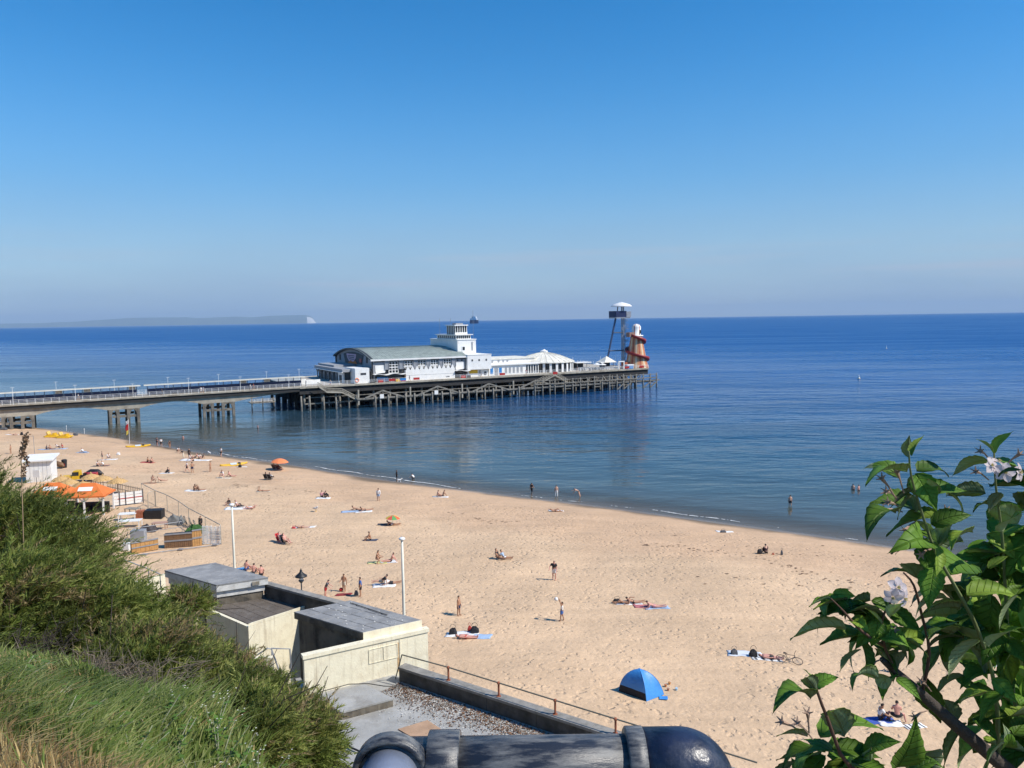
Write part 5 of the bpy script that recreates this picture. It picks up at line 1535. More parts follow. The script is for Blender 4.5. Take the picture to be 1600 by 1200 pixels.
# --- seated and lying, far left
person(22, 680, 'supknee', 0, 'person sunbathing on a white towel far left below the pier', None, T('briefs', BLK), 'fair')
person(72, 701.5, 'kneesup', 30, 'person in grey sitting leftmost of the row behind white hut', T('shirt', GRY), T('shorts', NVY), 'fair')
person(79.5, 701.5, 'legsout', 350, 'tanned person sitting second in the row behind white hut', None, T('briefs', RED), 'tan')
person(91.5, 701, 'side', 20, 'person in white lounging third in the row behind white hut', T('vest', WHT), T('shorts', BLK), 'fair')
person(98, 700.5, 'kneesup', 200, 'person in red sitting rightmost of the row behind white hut', T('vest', RED), T('briefs', RED), 'tan')
person(130, 708, 'legsout', 0, 'person wrapped in white sitting alone on grey blue towel', T('long', WHT), T('trousers', LBL), 'fair')
person(169, 718.5, 'cross', 320, 'person in white sitting among towels right of a standing one', T('shirt', WHT), T('shorts', GRY), 'fair')
person(152, 731, 'kneesup', 350, 'left one of a pair sitting on a dark towel above straw parasols', T('vest', WHT), T('shorts', GRY), 'fair')
person(162, 731, 'legsout', 10, 'right one of a pair sitting on a dark towel above straw parasols', T('vest', WHT), T('briefs', BLK), 'fair')
person(230, 723, 'kneesup', 20, 'left one of a pair sitting on the red towel', None, T('shorts', BLK), 'tan')
person(236.5, 723, 'kneesup', 340, 'right one of a pair sitting on the red towel', None, T('shorts', GRY), 'fair')
person(277, 706, 'crouch', 340, 'person in white top crouching near the wash left of seated party', T('shirt', WHT), T('shorts', BLK), 'fair')
for px, py, po, fc, tp, bt, sk, lb in (
        (297.5, 719, 'cross', 300, T('vest', WHT), T('shorts', BLK), 'fair', 'person in white vest sitting at the left end of the large party'),
        (302, 721, 'kneesup', 250, T('vest', BLK), T('shorts', BLK), 'fair', 'person in black sitting nearest us in the large party'),
        (306, 716, 'legsout', 200, None, T('shorts', BLK), 'pink', 'bare chested person sitting in the middle of the large party'),
        (311.5, 717, 'kneesup', 330, T('shirt', WHT), T('shorts', GRY), 'fair', 'person in white shirt sitting right of middle in the large party'),
        (317, 716.5, 'oneknee', 190, T('shirt', GRY), T('trousers', BLK), 'tan', 'person in dark trousers lounging at the right end of the large party')):
    person(px, py, po, fc, lb, tp, bt, sk)
person(264, 740, 'kneesup', 170, 'person in black sitting hunched alone on a white towel', T('long', BLK), T('trousers', BLK), 'fair')
person(238, 757, 'cross', 340, 'person sitting upright on brown towel next to a lounging friend', T('vest', BLK), T('shorts', BRN), 'fair')
person(252, 757, 'side', 10, 'person in dark swimwear lounging beside one on brown towel', T('band', BLK), T('briefs', BLK), 'fair')
person(303.5, 767, 'kneesup', 350, 'left one of a dark haired pair on white towel', T('vest', BLK), T('briefs', BLK), 'tan')
person(311, 767.5, 'legsout', 5, 'right one of a dark haired pair on white towel', T('vest', BRN), T('briefs', BLK), 'tan')
person(348.5, 746.5, 'cross', 240, 'person in white shirt sitting with dark hair below yellow kayak', T('shirt', WHT), T('shorts', PNK), 'fair', h=1.85)
person(360, 745, 'legsout', 0, 'person stretched out right of the one in white shirt below kayak', T('band', BLK), T('briefs', BLK), 'pink')
person(411, 770.5, 'prone', 180, 'person lying face down alone on the bare sand', None, T('briefs', BRN), 'tan')
person(503, 779, 'kneesup', 100, 'left one of a close couple sitting in dark clothes', T('vest', PNK), T('trousers', BLK), 'fair')
person(508, 779.5, 'kneesup', 60, 'right one of a close couple sitting in dark clothes', T('long', BLK), T('trousers', BLK), 'fair')
person(359.5, 793, 'kneesup', 220, 'person in black top sitting beside the tall lamp post top', T('long', BLK), T('shorts', GRY), 'fair')
person(371, 796, 'oneknee', 15, 'person in black and white lounging right of the lamp post top', T('vest', WHT), T('trousers', BLK), 'pink')
person(390, 798, 'supknee', 180, 'person lying on back with red hair right of lamp post top', None, T('briefs', WHT), 'pink', hair=(.3, .05, .03))
person(558, 799, 'elbows', 180, 'left sunbather lying on the pale blue towel', None, T('briefs', BRN), 'tan')
person(571, 801, 'elbows', 200, 'right sunbather lying on the white towel next to pale blue one', None, T('briefs', BLK), 'tan')
person(472, 826, 'supine', 0, 'sunbather lying flat on white towel with red cushion', T('band', BLK), T('briefs', BLK), 'fair')
person(613, 822.5, 'elbows', 180, 'person lying under the rainbow parasol', None, T('briefs', WHT), 'tan')
person(579, 846, 'kneesup', 190, 'person hunched on a dark towel below pale blue towels', T('band', BRN), T('briefs', BLK), 'tan')
person(588.5, 881.5, 'cross', 0, 'bare tanned person sitting left on yellow and white towels', None, T('briefs', BLK), 'tan')
person(611, 881, 'legsout', 190, 'person sitting right on yellow and white towels by lamp post', T('band', BLK), T('briefs', BLK), 'pink')
person(597, 918, 'side', 180, 'dark haired person lounging on white towel left of lamp post', T('shirt', BLK), T('shorts', GRY), 'fair')
person(610, 916, 'elbows', 190, 'person in white shirt lying on front left of lamp post', T('shirt', WHT), T('shorts', BLK), 'tan')
person(384, 893, 'kneesup', 60, 'leftmost of three shirtless people sitting behind the far flat roof', None, T('shorts', BLU), 'pink', h=1.75)
person(396, 897, 'kneesup', 80, 'middle of three shirtless people sitting behind the far flat roof', None, T('shorts', GRY), 'pink', h=1.75)
person(408, 900, 'kneesup', 100, 'rightmost of three shirtless people sitting behind the far flat roof', None, T('shorts', BLK), 'pink', h=1.75)
person(683.5, 776.5, 'kneesup', 20, 'left one of a pair sitting near the wash in the middle', T('band', WHT), T('briefs', WHT), 'fair')
person(692, 776, 'legsout', 200, 'right one of a pair sitting near the wash in the middle', None, T('shorts', BLK), 'tan')
person(868, 799, 'supknee', 0, 'person sunbathing alone on white towel behind the paddlers', T('band', BLK), T('briefs', BLK), 'tan')
person(778, 877, 'oneknee', 330, 'dark haired person sitting in front of a couple on mid beach', T('vest', BLK), T('shorts', BRN), 'tan', h=1.78)
person(787, 877, 'legsout', 350, 'person in pale top with legs stretched, right of couple on mid beach', T('shirt', LBL), T('shorts', WHT), 'tan', h=1.75)
person(974, 947, 'supknee', 180, 'sunbather with dark bag left of the lying pair', T('band', WHT), T('briefs', WHT), 'tan')
person(990, 947, 'elbows', 185, 'sunbather on white towel in the middle of the lying row', None, T('briefs', BLK), 'tan')
person(1022, 953.5, 'elbows', 178, 'sunbather with long legs at right end of the lying row', T('band', PNK), T('briefs', PNK), 'pink')
person(1197, 867, 'kneesup', 95, 'person in dark top sitting with back turned next to black bag', T('long', (.05, .025, .03)), T('trousers', BLK), 'fair')
person(728, 1001, 'supine', 0, 'sunbather lying on white towels between black bags', None, T('briefs', RED), 'pink')
person(1203, 1030, 'supine', 350, 'sunbather in dark shorts lying beside the fallen bicycle', None, T('shorts', BLK), 'pink')
person(1374, 1130, 'kneesup', 355, 'person in pale top and dark trousers sitting behind apple leaves', T('shirt', WHT), T('trousers', NVY), 'tan')
person(1401, 1135, 'cross', 70, 'shirtless person sitting with back turned behind apple leaves', None, T('shorts', BLK), 'pink')
person(1392, 1052, 'kneesup', 60, 'small sunlit figure sitting behind the apple twigs, hatless', None, T('shorts', RED), 'pink', h=1.3)
# couples in deck chairs get their chairs with the furniture
_c = beach_at(439, 849)
person(0, 0, 'chair', 332, 'left one of the couple reclining in low beach chairs', T('vest', PNK), T('shorts', WHT), 'pink', loc=_c, dz=.2)
_c2 = beach_at(446, 851)
person(0, 0, 'chair', 332, 'right one of the couple reclining in low beach chairs', None, T('shorts', CRM), 'pink', loc=_c2, dz=.2)
_c3 = beach_at(430, 735); _c4 = beach_at(436, 735.5)
person(0, 0, 'chair', 350, 'left one of the pair sitting under orange parasol', T('long', BRN), T('trousers', BLK), 'tan', loc=_c3, dz=.2)
person(0, 0, 'chair', 350, 'right one of the pair sitting under orange parasol', T('long', (.09, .02, .03)), T('shorts', (.09, .02, .03)), 'tan', loc=_c4, dz=.2)
_c5 = beach_at(417, 749); _c6 = beach_at(423, 749.5)
person(0, 0, 'chair', 75, 'left one of the pair in dark chairs with backs turned', T('long', BLK), T('trousers', BLK), 'fair', loc=_c5, dz=.2)
person(0, 0, 'chair', 75, 'white clad right one of pair in dark chairs, backs turned', T('long', WHT), T('trousers', BLK), 'fair', loc=_c6, dz=.2)
person(314, 829, 'stand', 250, 'person in dark top standing inside the fenced beach bar corner', T('long', BLK), T('trousers', BLK), 'tan')
# people strolling on the pier
for px, w, po, fc, tp, bt, lb in ((122, 1.6, 'walk', 30, T('shirt', WHT), T('shorts', GRY), 'person in white walking on pier approach above the left beach'), (253, 1.8, 'walk', 210, T('shirt', BLK), T('trousers', NVY), 'person in black walking shoreward on pier by second shelter'),
        (314, 1.2, 'stand2', 290, T('shirt', WHT), T('shorts', WHT), 'person in white leaning at the rail midway along second shelter'), (317.5, 1.5, 'stand', 250, T('vest', LBL), T('shorts', WHT), 'companion in pale blue beside person in white at pier rail'),
        (391, 1.4, 'walk', 20, T('shirt', WHT), T('trousers', BLK), 'person in white top and black trousers near seaward end of second shelter'), (396, 1.9, 'walk', 20, T('shirt', RED), T('shorts', NVY), 'person in red walking beside one in white on pier'),
        (478, 3.0, 'stand', 180, T('long', NVY), T('trousers', BLK), 'person in navy standing by the white fence at pier head'), (516, 1.2, 'walk', 40, T('shirt', CRM), T('shorts', BLU), 'person in cream walking past the theatre entrance'),
        (640, 1.0, 'walk', 200, T('shirt', BLU), T('shorts', GRY), 'person in blue walking below the zigzag theatre wall'), (752, 1.2, 'walk', 30, T('shirt', WHT), T('shorts', BLK), 'person in white and black by the stage block'),
        (822, 1.5, 'stand2', 260, T('shirt', PNK), T('shorts', WHT), 'person in pink at rail in front of round pavilion'), (902, 2.4, 'walk', 0, T('vest', BLK), T('shorts', GRY), 'person in black vest among the cafe tables'),
        (921, 2.0, 'stand', 100, T('shirt', WHT), T('trousers', NVY), 'person in white standing between cafe tables and canvas kiosk'), (941, 1.6, 'walk', 180, T('long', GRY), T('trousers', BLK), 'person in grey walking in front of canvas kiosk'),
        (968, 2.2, 'stand2', 220, T('shirt', RED), T('shorts', BLK), 'person in red at foot of zip wire tower')):
    s_ = PS(px, w, 8.0)
    person(0, 0, po, fc, lb, tp, bt, 'tan', loc=pier_pt(s_, w, APP_Z(s_) if s_ < -9 else DK + .01))['group'] = 'people on the pier'
# ------------------------------------------------------------------ things on the beach
def bz(p): return float(beach_z(np.float64(p.x), np.float64(p.y)))
def spot(px, py):
    p = beach_at(px, py); p.z = bz(p); return p
def towel(px, py, L_, W_, rot, c, label, stripe=None, group='towels on the sand'):
    py -= 1.1 if py < 790 else (1.9 if py < 1000 else 2.6)
    p = spot(px, py); n, m_ = 12, 8; V = []; F = []; mi = []
    W_ *= .85
    ca, sa = math.cos(R(rot)), math.sin(R(rot))
    g = random.Random(int(px * 7 + py))
    ph = g.random() * 6
    for j in range(m_ + 1):
        for i in range(n + 1):
            x, y = (i / n - .5) * L_, (j / m_ - .5) * W_
            x += .05 * math.sin(y * 5 + ph); y += .06 * math.sin(x * 3 + ph * 2)
            X, Y = p.x + x * ca - y * sa, p.y + x * sa + y * ca
            z = float(beach_z(np.float64(X), np.float64(Y))) - p.z + .035 + .018 * math.sin(x * 9 + ph) * math.cos(y * 8 + ph)
            V.append((X - p.x, Y - p.y, z))
    k = len(V); V += [(x, y, z - .03) for x, y, z in V]
    for j in range(m_):
        for i in range(n):
            a = j * (n + 1) + i
            F.append((a, a + 1, a + n + 2, a + n + 1)); mi.append(1 if stripe and i % 3 == 1 else 0)
            F.append((k + a, k + a + n + 1, k + a + n + 2, k + a + 1)); mi.append(0)
    edge = [i for i in range(n + 1)] + [j * (n + 1) + n for j in range(1, m_ + 1)] + [m_ * (n + 1) + i for i in range(n - 1, -1, -1)] + [j * (n + 1) for j in range(m_ - 1, 0, -1)]
    for a, b in zip(edge, edge[1:] + edge[:1]): F.append((a, k + a, k + b, b)); mi.append(0)
    o = link('beach_towel', np_mesh('beach_towel', V, F, [fab(c), fab(stripe or c)], True, mi)); o.location = p
    return tag(o, label, 'towel', group)
for a in (
    (19, 680.5, 2.6, 1.1, 5, WHT, 'white towel under the sunbather far left below the pier'), (82, 702.5, 5.5, 1.6, 0, LBL, 'long pale blue blanket under the row of sitters behind white hut'),
    (129, 709, 2.2, 1.3, 10, (.35, .4, .48), 'grey blue towel under the lone sitter in white'), (170, 719.5, 2.8, 1.5, 8, WHT, 'crumpled white towels beside a standing person far left'),
    (157, 731.5, 2.8, 1.2, 0, GRY, 'dark towel under the pair above straw parasols'), (231, 724, 2.3, 1.4, 0, (.42, .07, .06), 'red towel under a sitting pair'),
    (306, 720, 5.2, 2.6, 0, WHT, 'broad white blankets under the large seated party'), (260, 741, 2.2, 1.2, 0, WHT, 'white towel under the lone person in black'),
    (234, 758.5, 2.0, 1.1, 0, (.35, .2, .13), 'brown towel under the person sitting cross legged'), (305, 768.5, 2.8, 1.3, 0, WHT, 'white towel under the dark haired pair'),
    (378, 731.5, 1.7, .9, 10, WHT, 'small white towel with black bag just below yellow kayak'), (350, 748, 2.2, 1.3, 0, CRM, 'cream towel under the person in white shirt below kayak'),
    (505, 781, 1.9, 1.2, 0, WHT, 'white towel edge under the close dark couple'), (372, 799, 3.2, 1.8, 8, WHT, 'white towel beside the tall lamp post top'),
    (549, 803, 2.5, 1.3, 8, LBL, 'pale blue towel left of a white one with sunbathers'), (568, 804, 2.1, 1.3, 8, WHT, 'white towel right of a pale blue one with sunbathers'),
    (603, 823, 2.0, 1.0, 0, (.05, .05, .06), 'black towel under rainbow parasol'), (476, 827, 2.5, 1.0, 2, WHT, 'white towel with red cushion on the mid beach'),
    (579, 847.5, 1.5, .9, 0, (.06, .07, .1), 'dark towel under the hunched person'), (590, 883, 1.9, 1.0, 0, (.62, .58, .25), 'yellow towel by lamp post'),
    (607, 882, 1.6, 1.1, 15, WHT, 'white towel beside the yellow towel by lamp post'), (600, 920, 2.0, 1.2, 10, WHT, 'white towel under the two lying left of lamp post'),
    (537, 933.5, 1.3, .7, 0, (.25, .03, .03), 'dark red towel on sand among the three boys'), (688, 777.5, 2.2, 1.0, 0, WHT, 'white towel under the pair near the wash'),
    (869, 799.5, 1.9, .9, 0, WHT, 'white towel under the sunbather behind the paddlers'), (983, 948, 2.2, 1.1, 0, WHT, 'white towel in the middle of the lying row'),
    (1008, 953, 1.9, .9, 0, (.45, .15, .16), 'dusty red towel at the lying row'), (1026, 955.5, 2.0, .9, 0, LBL, 'blue grey towel at right end of the lying row'),
    (1132, 833, 1.9, .9, 5, WHT, 'lone white towel near the wash at right'), (722, 997, 2.4, 1.2, -4, WHT, 'white towel between the two black bags'),
    (752, 1001, 1.5, 1.0, -8, LBL, 'pale blue towel right of the black bags'), (1163, 1026, 2.3, 1.2, -8, (.62, .65, .7), 'pale grey towel left of the bicycle'),
    (1198, 1032.5, 2.0, 1.0, -8, WHT, 'white towel with dark stripes under the sunbather by bicycle', GRY), (1374, 1134, 1.6, 1.0, 0, (.05, .1, .4), 'blue towel seen through the apple leaves'),
    (1392, 1139, 1.3, .8, 0, WHT, 'white towel seen through the apple leaves'), (1428, 1142, 1.3, .6, 10, WHT, 'black and white striped towel behind apple branch', BLK), (1540, 1042, 2.2, 1.2, 10, (.5, .5, .52), 'grey towel glimpsed behind the thick apple leaves'),
    (372, 893, 1.3, .8, 30, (.1, .3, .55), 'bright blue towel behind the far flat roof'), (412, 772, 1.9, .7, 0, CRM, 'sand coloured towel under the lone face down sunbather'), (100, 714, 1.7, .9, 15, (.75, .45, .2), 'orange and white towel right of the white hut', WHT)):
    towel(*a)
def bag(px, py, w_, d_, h_, c, label, cat='bag', face=0):
    p = spot(px, py); b = MB()
    g = random.Random(int(px * 3 + py)); n = 14
    for rr, zz in ((.40, 0), (.5, .1), (.5, .35), (.44, .62), (.3, .85), (.1, .92)):
        for k in range(n):
            a = 2 * math.pi * k / n; sq = 1 / max(abs(math.cos(a)), abs(math.sin(a))) ** .75
            b.v.append((rr * .86 * sq * math.cos(a) * g.uniform(.88, 1.1) * w_ * .8, rr * .86 * sq * math.sin(a) * g.uniform(.88, 1.1) * d_ * .8, zz * h_ * .8 * g.uniform(.85, 1.15)))
    for i in range(5):
        for k in range(n): b.f.append((i * n + k, i * n + (k + 1) % n, (i + 1) * n + (k + 1) % n, (i + 1) * n + k)); b.m.append(0)
    b.f.append(tuple(5 * n + k for k in range(n))); b.m.append(0)
    r_ = thing('beach_bag', p, label, cat, R(face))
    b.build('body', fab(c), r_)
    MB().tube([(w_ * .25 * math.cos(a), 0, h_ * .8 + h_ * .4 * math.sin(a)) for a in np.linspace(0, math.pi, 9)], .015, 5).build('strap', fab(c), r_)
bag(34, 680, .9, .6, .9, BLK, 'black bag at foot of the sunbather far left')
bag(375, 731, .8, .6, .7, BLK, 'black bag on small white towel below yellow kayak')
bag(557, 933, .5, .35, .55, GRY, 'dark grey rucksack beside the boy in blue', 'rucksack')
bag(708, 994, .85, .6, .62, BLK, 'left black bag on the white towels'); bag(742, 993, .9, .6, .65, BLK, 'right black bag on the white towels'); bag(734, 990.5, .45, .35, .55, (.45, .05, .04), 'red bag between two black bags')
bag(1147, 1024, .7, .5, .5, GRY, 'dark box shaped bag at left end of grey towel'); bag(1177, 1027, .8, .55, .65, BLK, 'black bag in the middle of the grey towel')
bag(1187, 866.5, .7, .5, .62, BLK, 'black bag left of the person with back turned'); bag(1221.5, 868, .35, .3, .6, GRY, 'small upright grey bag alone on sand at right')
bag(1208, 868, .4, .25, .18, (.4, .1, .05), 'flat reddish bag right of the person with back turned'); bag(964, 945, 1.0, .5, .45, BLK, 'black bag at left end of the lying row')
bag(459, 826.5, .7, .4, .3, (.5, .05, .06), 'red cushion at end of white towel', 'cushion'); bag(1130, 832, 1.0, .5, .35, GRY, 'grey bag on the lone white towel near the wash'); bag(1527, 1040, .6, .5, .5, (.35, .03, .05), 'dark red bag glimpsed behind thick apple leaves')
bag(5, 671, 3.0, 1.2, .8, GRY, 'grey covered heap at far left edge of the beach', 'heap'); bag(118, 680, 1.6, 1.2, .8, GRY, 'grey heap of gear beside the yellow pedal boats', 'heap')
bag(185, 710, .9, .7, .6, WHT, 'small white bundle right of crumpled towels', 'bundle'); bag(1450, 868, .5, .4, .35, (.25, .1, .06), 'small brown bundle near the wash behind apple twig', 'bundle')

def ball(px, py, r0, c, label, dz=0.0, cat='ball'):
    p = spot(px, py)
    o = MB().lathe([(r0 * math.sin(a) + .001, -r0 * math.cos(a)) for a in np.linspace(0, math.pi, 9)], 14).build('ball', fab(c), None, True)
    o.location = (p.x, p.y, p.z + r0 + dz); tag(o, label, cat)
ball(533, 926.5, .16, RED, 'red ball at feet of the tanned boy')
p = spot(878, 974.5)
o = MB().lathe([(.15 * math.sin(a) + .001, -.15 * math.cos(a)) for a in np.linspace(0, math.pi, 9)], 14).build('ball', fab(WHT), None, True)
o.location = (p.x - .42, p.y, p.z + 1.72); tag(o, 'white ball just above raised hands of the throwing boy', 'ball')
# gulls, dog
def gull(px, py, label, sc=1.0):
    p = spot(px, py); r_ = thing('gull', p, label, 'gull', rng.uniform(0, 6), 'gulls on the beach')
    MB().tube([(-.3, 0, .22), (-.12, 0, .27), (.05, 0, .29), (.15, 0, .33), (.19, 0, .42), (.24, 0, .43), (.29, 0, .42)], [.015, .07, .1, .075, .05, .045, .01], 8).build('body', fab(WHT), r_, True)
    MB().tube([(-.32, .06, .25), (-.1, .085, .3), (.08, .075, .31)], [.01, .05, .03], 6).tube([(-.32, -.06, .25), (-.1, -.085, .3), (.08, -.075, .31)], [.01, .05, .03], 6).build('wing', fab((.35, .36, .38)), r_, True)
    for s in (-.04, .04): MB().tube([(.02, s, 0), (.02, s, .22)], .01, 4).build('leg', M_yellow, r_)
    r_.scale = [sc] * 3
gull(493.5, 801, 'pale gull standing alone on the mid beach', 1.6)
gull(327, 711, 'white gull at the wash right of the large party', 1.6)
p = spot(624, 753)
r_ = thing('dog', p, 'small white dog at the wash beside person in black', 'dog', R(10))
MB().tube([(-.3, 0, .32), (-.15, 0, .34), (.1, 0, .34), (.25, 0, .38), (.33, 0, .5), (.42, 0, .52), (.5, 0, .49)], [.08, .11, .12, .1, .07, .075, .03], 8).build('body', fab(WHT), r_, True)
for x, y in ((-.22, .07), (-.22, -.07), (.18, .07), (.18, -.07)): MB().tube([(x, y, .3), (x - .02, y, .14), (x + .01, y, 0)], [.055, .035, .03], 6).build('leg', fab(WHT), r_)
MB().tube([(-.3, 0, .36), (-.42, 0, .48)], [.03, .015], 5).build('tail', fab(WHT), r_)
for y in (.05, -.05): MB().tube([(.36, y, .56), (.34, y * 1.6, .63)], [.03, .008], 5).build('ear', fab(CRM), r_)
# low beach chairs
def beach_chair(loc, face, c, label):
    p = Vector((loc.x, loc.y, bz(loc))); r_ = thing('beach_chair', p, label, 'chair', R(face), 'low beach chairs')
    MB().bar((-.22, 0, .2), (.3, 0, .27), .55, .03).build('seat', fab(c), r_); MB().bar((-.24, 0, .22), (-.62, 0, .95), .55, .03, up=(1, 0, 0)).build('backrest', fab(c), r_)
    for y in (-.29, .29):
        MB().tube([(-.45, y, 0), (.3, y, .28)], .015, 5).tube([(.25, y, 0), (-.24, y, .24), (-.63, y, .98)], .015, 5).build('frame', M_steel, r_)
beach_chair(_c, 332, RED, 'low beach chair under the left one of reclining couple'); beach_chair(_c2, 332, BLK, 'low beach chair under the right one of reclining couple')
beach_chair(_c3, 350, BRN, 'left low chair under the orange parasol'); beach_chair(_c4, 350, BRN, 'right low chair under the orange parasol')
beach_chair(_c5, 75, BLK, 'left dark chair of the pair with backs turned'); beach_chair(_c6, 75, BLK, 'right dark chair of the pair with backs turned')
# parasols
def parasol(px, py, h, r0, cols, label, tilt=0.0, n=8):
    p = spot(px, py); r_ = thing('parasol', p, label, 'parasol')
    MB().tube([(0, 0, -.1), (tilt * .5, 0, h)], .02, 6).build('pole', M_white2, r_)
    for k in range(n):
        a0, a1 = 2 * math.pi * k / n, 2 * math.pi * (k + 1) / n; V = []; F = []
        pr = [(.02, .0), (.35, -.06), (.7, -.2), (1.0, -.42)]
        for rr, zz in pr:
            for a in (a0, (a0 + a1) / 2, a1):
                q = rr * r0 * (1 if a != (a0 + a1) / 2 else .97)
                x = q * math.cos(a); V.append((tilt * .5 + x, q * math.sin(a), h + zz * r0 - tilt * x * .4))
        for i in range(3):
            for j in range(2): F.append((i * 3 + j, (i + 1) * 3 + j, (i + 1) * 3 + j + 1, i * 3 + j + 1))
        MB().add(V, F).build('panel', fab(cols[k % len(cols)]), r_, True)
parasol(437, 735, 2.0, 1.45, [(.75, .22, .08)], 'orange parasol by the water over two people', .15)
parasol(613.5, 822, 1.15, .85, [(.7, .55, .1), (.65, .12, .05), (.6, .05, .05), (.08, .3, .12), (.7, .5, .08), (.6, .1, .06), (.1, .32, .1), (.65, .12, .05)], 'small rainbow parasol low over a sunbather', .1)
# kayaks / rescue boards
def kayak(px, py, L_, rot, label, tilt=0.0):
    p = spot(px, py); r_ = thing('kayak', p, label, 'kayak', R(rot))
    n = 16; V = []; F = []
    for i in range(n + 1):
        q = i / n; x = (q - .5) * L_; w_ = .42 * math.sin(math.pi * (.04 + .92 * q)) ** .7; up = .16 * abs(2 * q - 1) ** 3
        for a in np.linspace(0, 2 * math.pi, 11)[:-1]: V.append((x, w_ * math.cos(a), .2 + up + .17 * math.sin(a)))
    for i in range(n):
        for k in range(10): F.append((i * 10 + k, i * 10 + (k + 1) % 10, (i + 1) * 10 + (k + 1) % 10, (i + 1) * 10 + k))
    F += [tuple(range(10))[::-1], tuple(n * 10 + k for k in range(10))]
    MB().add(V, F).build('hull', M_yellow, r_, True)
    MB().bb(-.55, .5, -.3, .3, .365, .40).build('deck_pad', fab((.55, .62, .68)), r_)
    MB().bb(.75, 1.15, -.22, .22, .37, .46).build('hatch', fab(BLK), r_); r_.rotation_euler = (R(tilt), 0, R(rot))
kayak(216, 699, 4.6, 22, 'yellow rescue kayak beside the flag pole', 20); kayak(365, 727, 4.6, 32, 'yellow rescue kayak at the water edge in mid beach', 20)
def pedal_boat(px, py, label, rot):
    p = spot(px, py); r_ = thing('pedal_boat', p, label, 'pedal boat', R(rot), 'yellow pedal boats')
    for y in (-.65, .65): MB().tube([(-1.5, y, .35), (-1.2, y, .2), (1.1, y, .2), (1.55, y, .5)], [.12, .24, .24, .1], 8).build('float', M_yellow, r_, True)
    MB().bb(-1.1, 1.0, -.75, .75, .35, .6).build('deck', M_yellow, r_)
    for y in (-.38, .38):
        MB().tube([(-.6 - .25 * math.sin(a), y, .6 + .75 * a / 1.6) for a in np.linspace(0, 1.6, 6)], [.3, .3, .3, .3, .28, .2], 8).build('seat_back', mat('pale_yellow_seat', (.72, .48, .12), .5), r_, True)
    MB().bb(.2, .7, -.7, .7, .6, .95).build('footwell', M_yellow, r_)
pedal_boat(82, 683, 'left yellow pedal boat pulled up below the pier', 10); pedal_boat(101, 684.5, 'right yellow pedal boat pulled up below the pier', 5)
# flag
p = spot(202.5, 693); r_ = thing('flag_pole', p, 'white flag pole with red and yellow lifeguard flag by the water', 'flag')
top = at_y(200.5, 655, p.y); h = top.z - p.z
MB().tube([(0, 0, -.2), (top.x - p.x, 0, h)], [.045, .03], 8).build('pole', M_white2, r_)
for k, (c, f0, f1) in enumerate(((WHT, .98, .83), (RED, .83, .58), ((.7, .55, .1), .58, .42))):
    V = []; F = []
    for i in range(7):
        for j in range(5):
            z = h * (f0 + (f1 - f0) * i / 6); x = (top.x - p.x) * z / h - j * .16 * (1 - .25 * math.sin(z * 3)); V.append((x, .08 * math.sin(j * 1.6 + z * 2), z - j * .1))
    for i in range(6):
        for j in range(4): F.append((i * 5 + j, i * 5 + j + 1, (i + 1) * 5 + j + 1, (i + 1) * 5 + j))
    MB().add(V, F).build('flag_band', fab(c), r_, True)
for px, py, lb in ((104, 673, 'thin white marker post at the wash beneath the pier, left one'), (132, 678, 'short white marker post at the wash beneath the pier, right one')):
    p = spot(px, py); r_ = thing('marker_post', p, lb, 'post'); MB().tube([(0, 0, -.3), (0, 0, 1.3)], .05, 6).build('post', M_white2, r_); MB().bb(-.09, .09, -.02, .02, 1.0, 1.25).build('plate', M_white2, r_)
# blue pop-up tent
def tent():
    p = spot(1001, 1088); r_ = thing('beach_tent', p, 'blue pop up beach tent pitched alone on the sand', 'tent', R(-8))
    base = [(-1.35, .05), (.32, -1.1), (1.4, -.1), (.0, 1.05)]; nb = 4
    apex = Vector((-.08, .0, 1.5)); m_ = 10
    lt = mat('tent_blue', (.05, .25, .62), .5, .12, 1.2, bump=.02, bscale=5)
    for i in range(nb):
        a, b = Vector((*base[i], 0)), Vector((*base[(i + 1) % nb], 0)); V = []; F = []; mi = []
        for j in range(m_ + 1):
            f = j / m_
            for k in range(9):
                c = a.lerp(b, k / 8); pt_ = c.lerp(apex, f); d = Vector((c.x, c.y, 0)).normalized()
                bul = math.sin(math.pi * f * .95) * (.26 - .13 * math.sin(math.pi * k / 8) + .012 * math.sin(k * 2.3 + f * 9))
                V.append(tuple(Vector((pt_.x, pt_.y, apex.z * (1 - (1 - f) ** 1.55))) + d * bul))
        for j in range(m_):
            for k in range(8): F.append((j * 9 + k, j * 9 + k + 1, (j + 1) * 9 + k + 1, (j + 1) * 9 + k)); mi.append(1 if i == 0 and j < 2 else 0)  # black rows at the foot paint the shadowed opening into the panel
        link('panel', np_mesh('panel', V, F, [lt, fab(BLK)], True, mi), r_)
    for c in base:
        cv = Vector((*c, 0)); d = cv.normalized()
        MB().tube([tuple(Vector((cv.lerp(apex, f).x, cv.lerp(apex, f).y, apex.z * (1 - (1 - f) ** 1.55))) + d * math.sin(math.pi * f * .95) * .265) for f in np.linspace(0, 1, 9)], .014, 5).build('pole_sleeve', lt, r_)
    for c in base:
        MB().tube([(c[0], c[1], .02), (c[0] * 1.28, c[1] * 1.28, .0)], .008, 4).build('guy_line', M_white2, r_)
    MB().bb(1.1, 1.6, -.75, -.35, .01, .03).build('groundsheet', lt, r_)
tent()
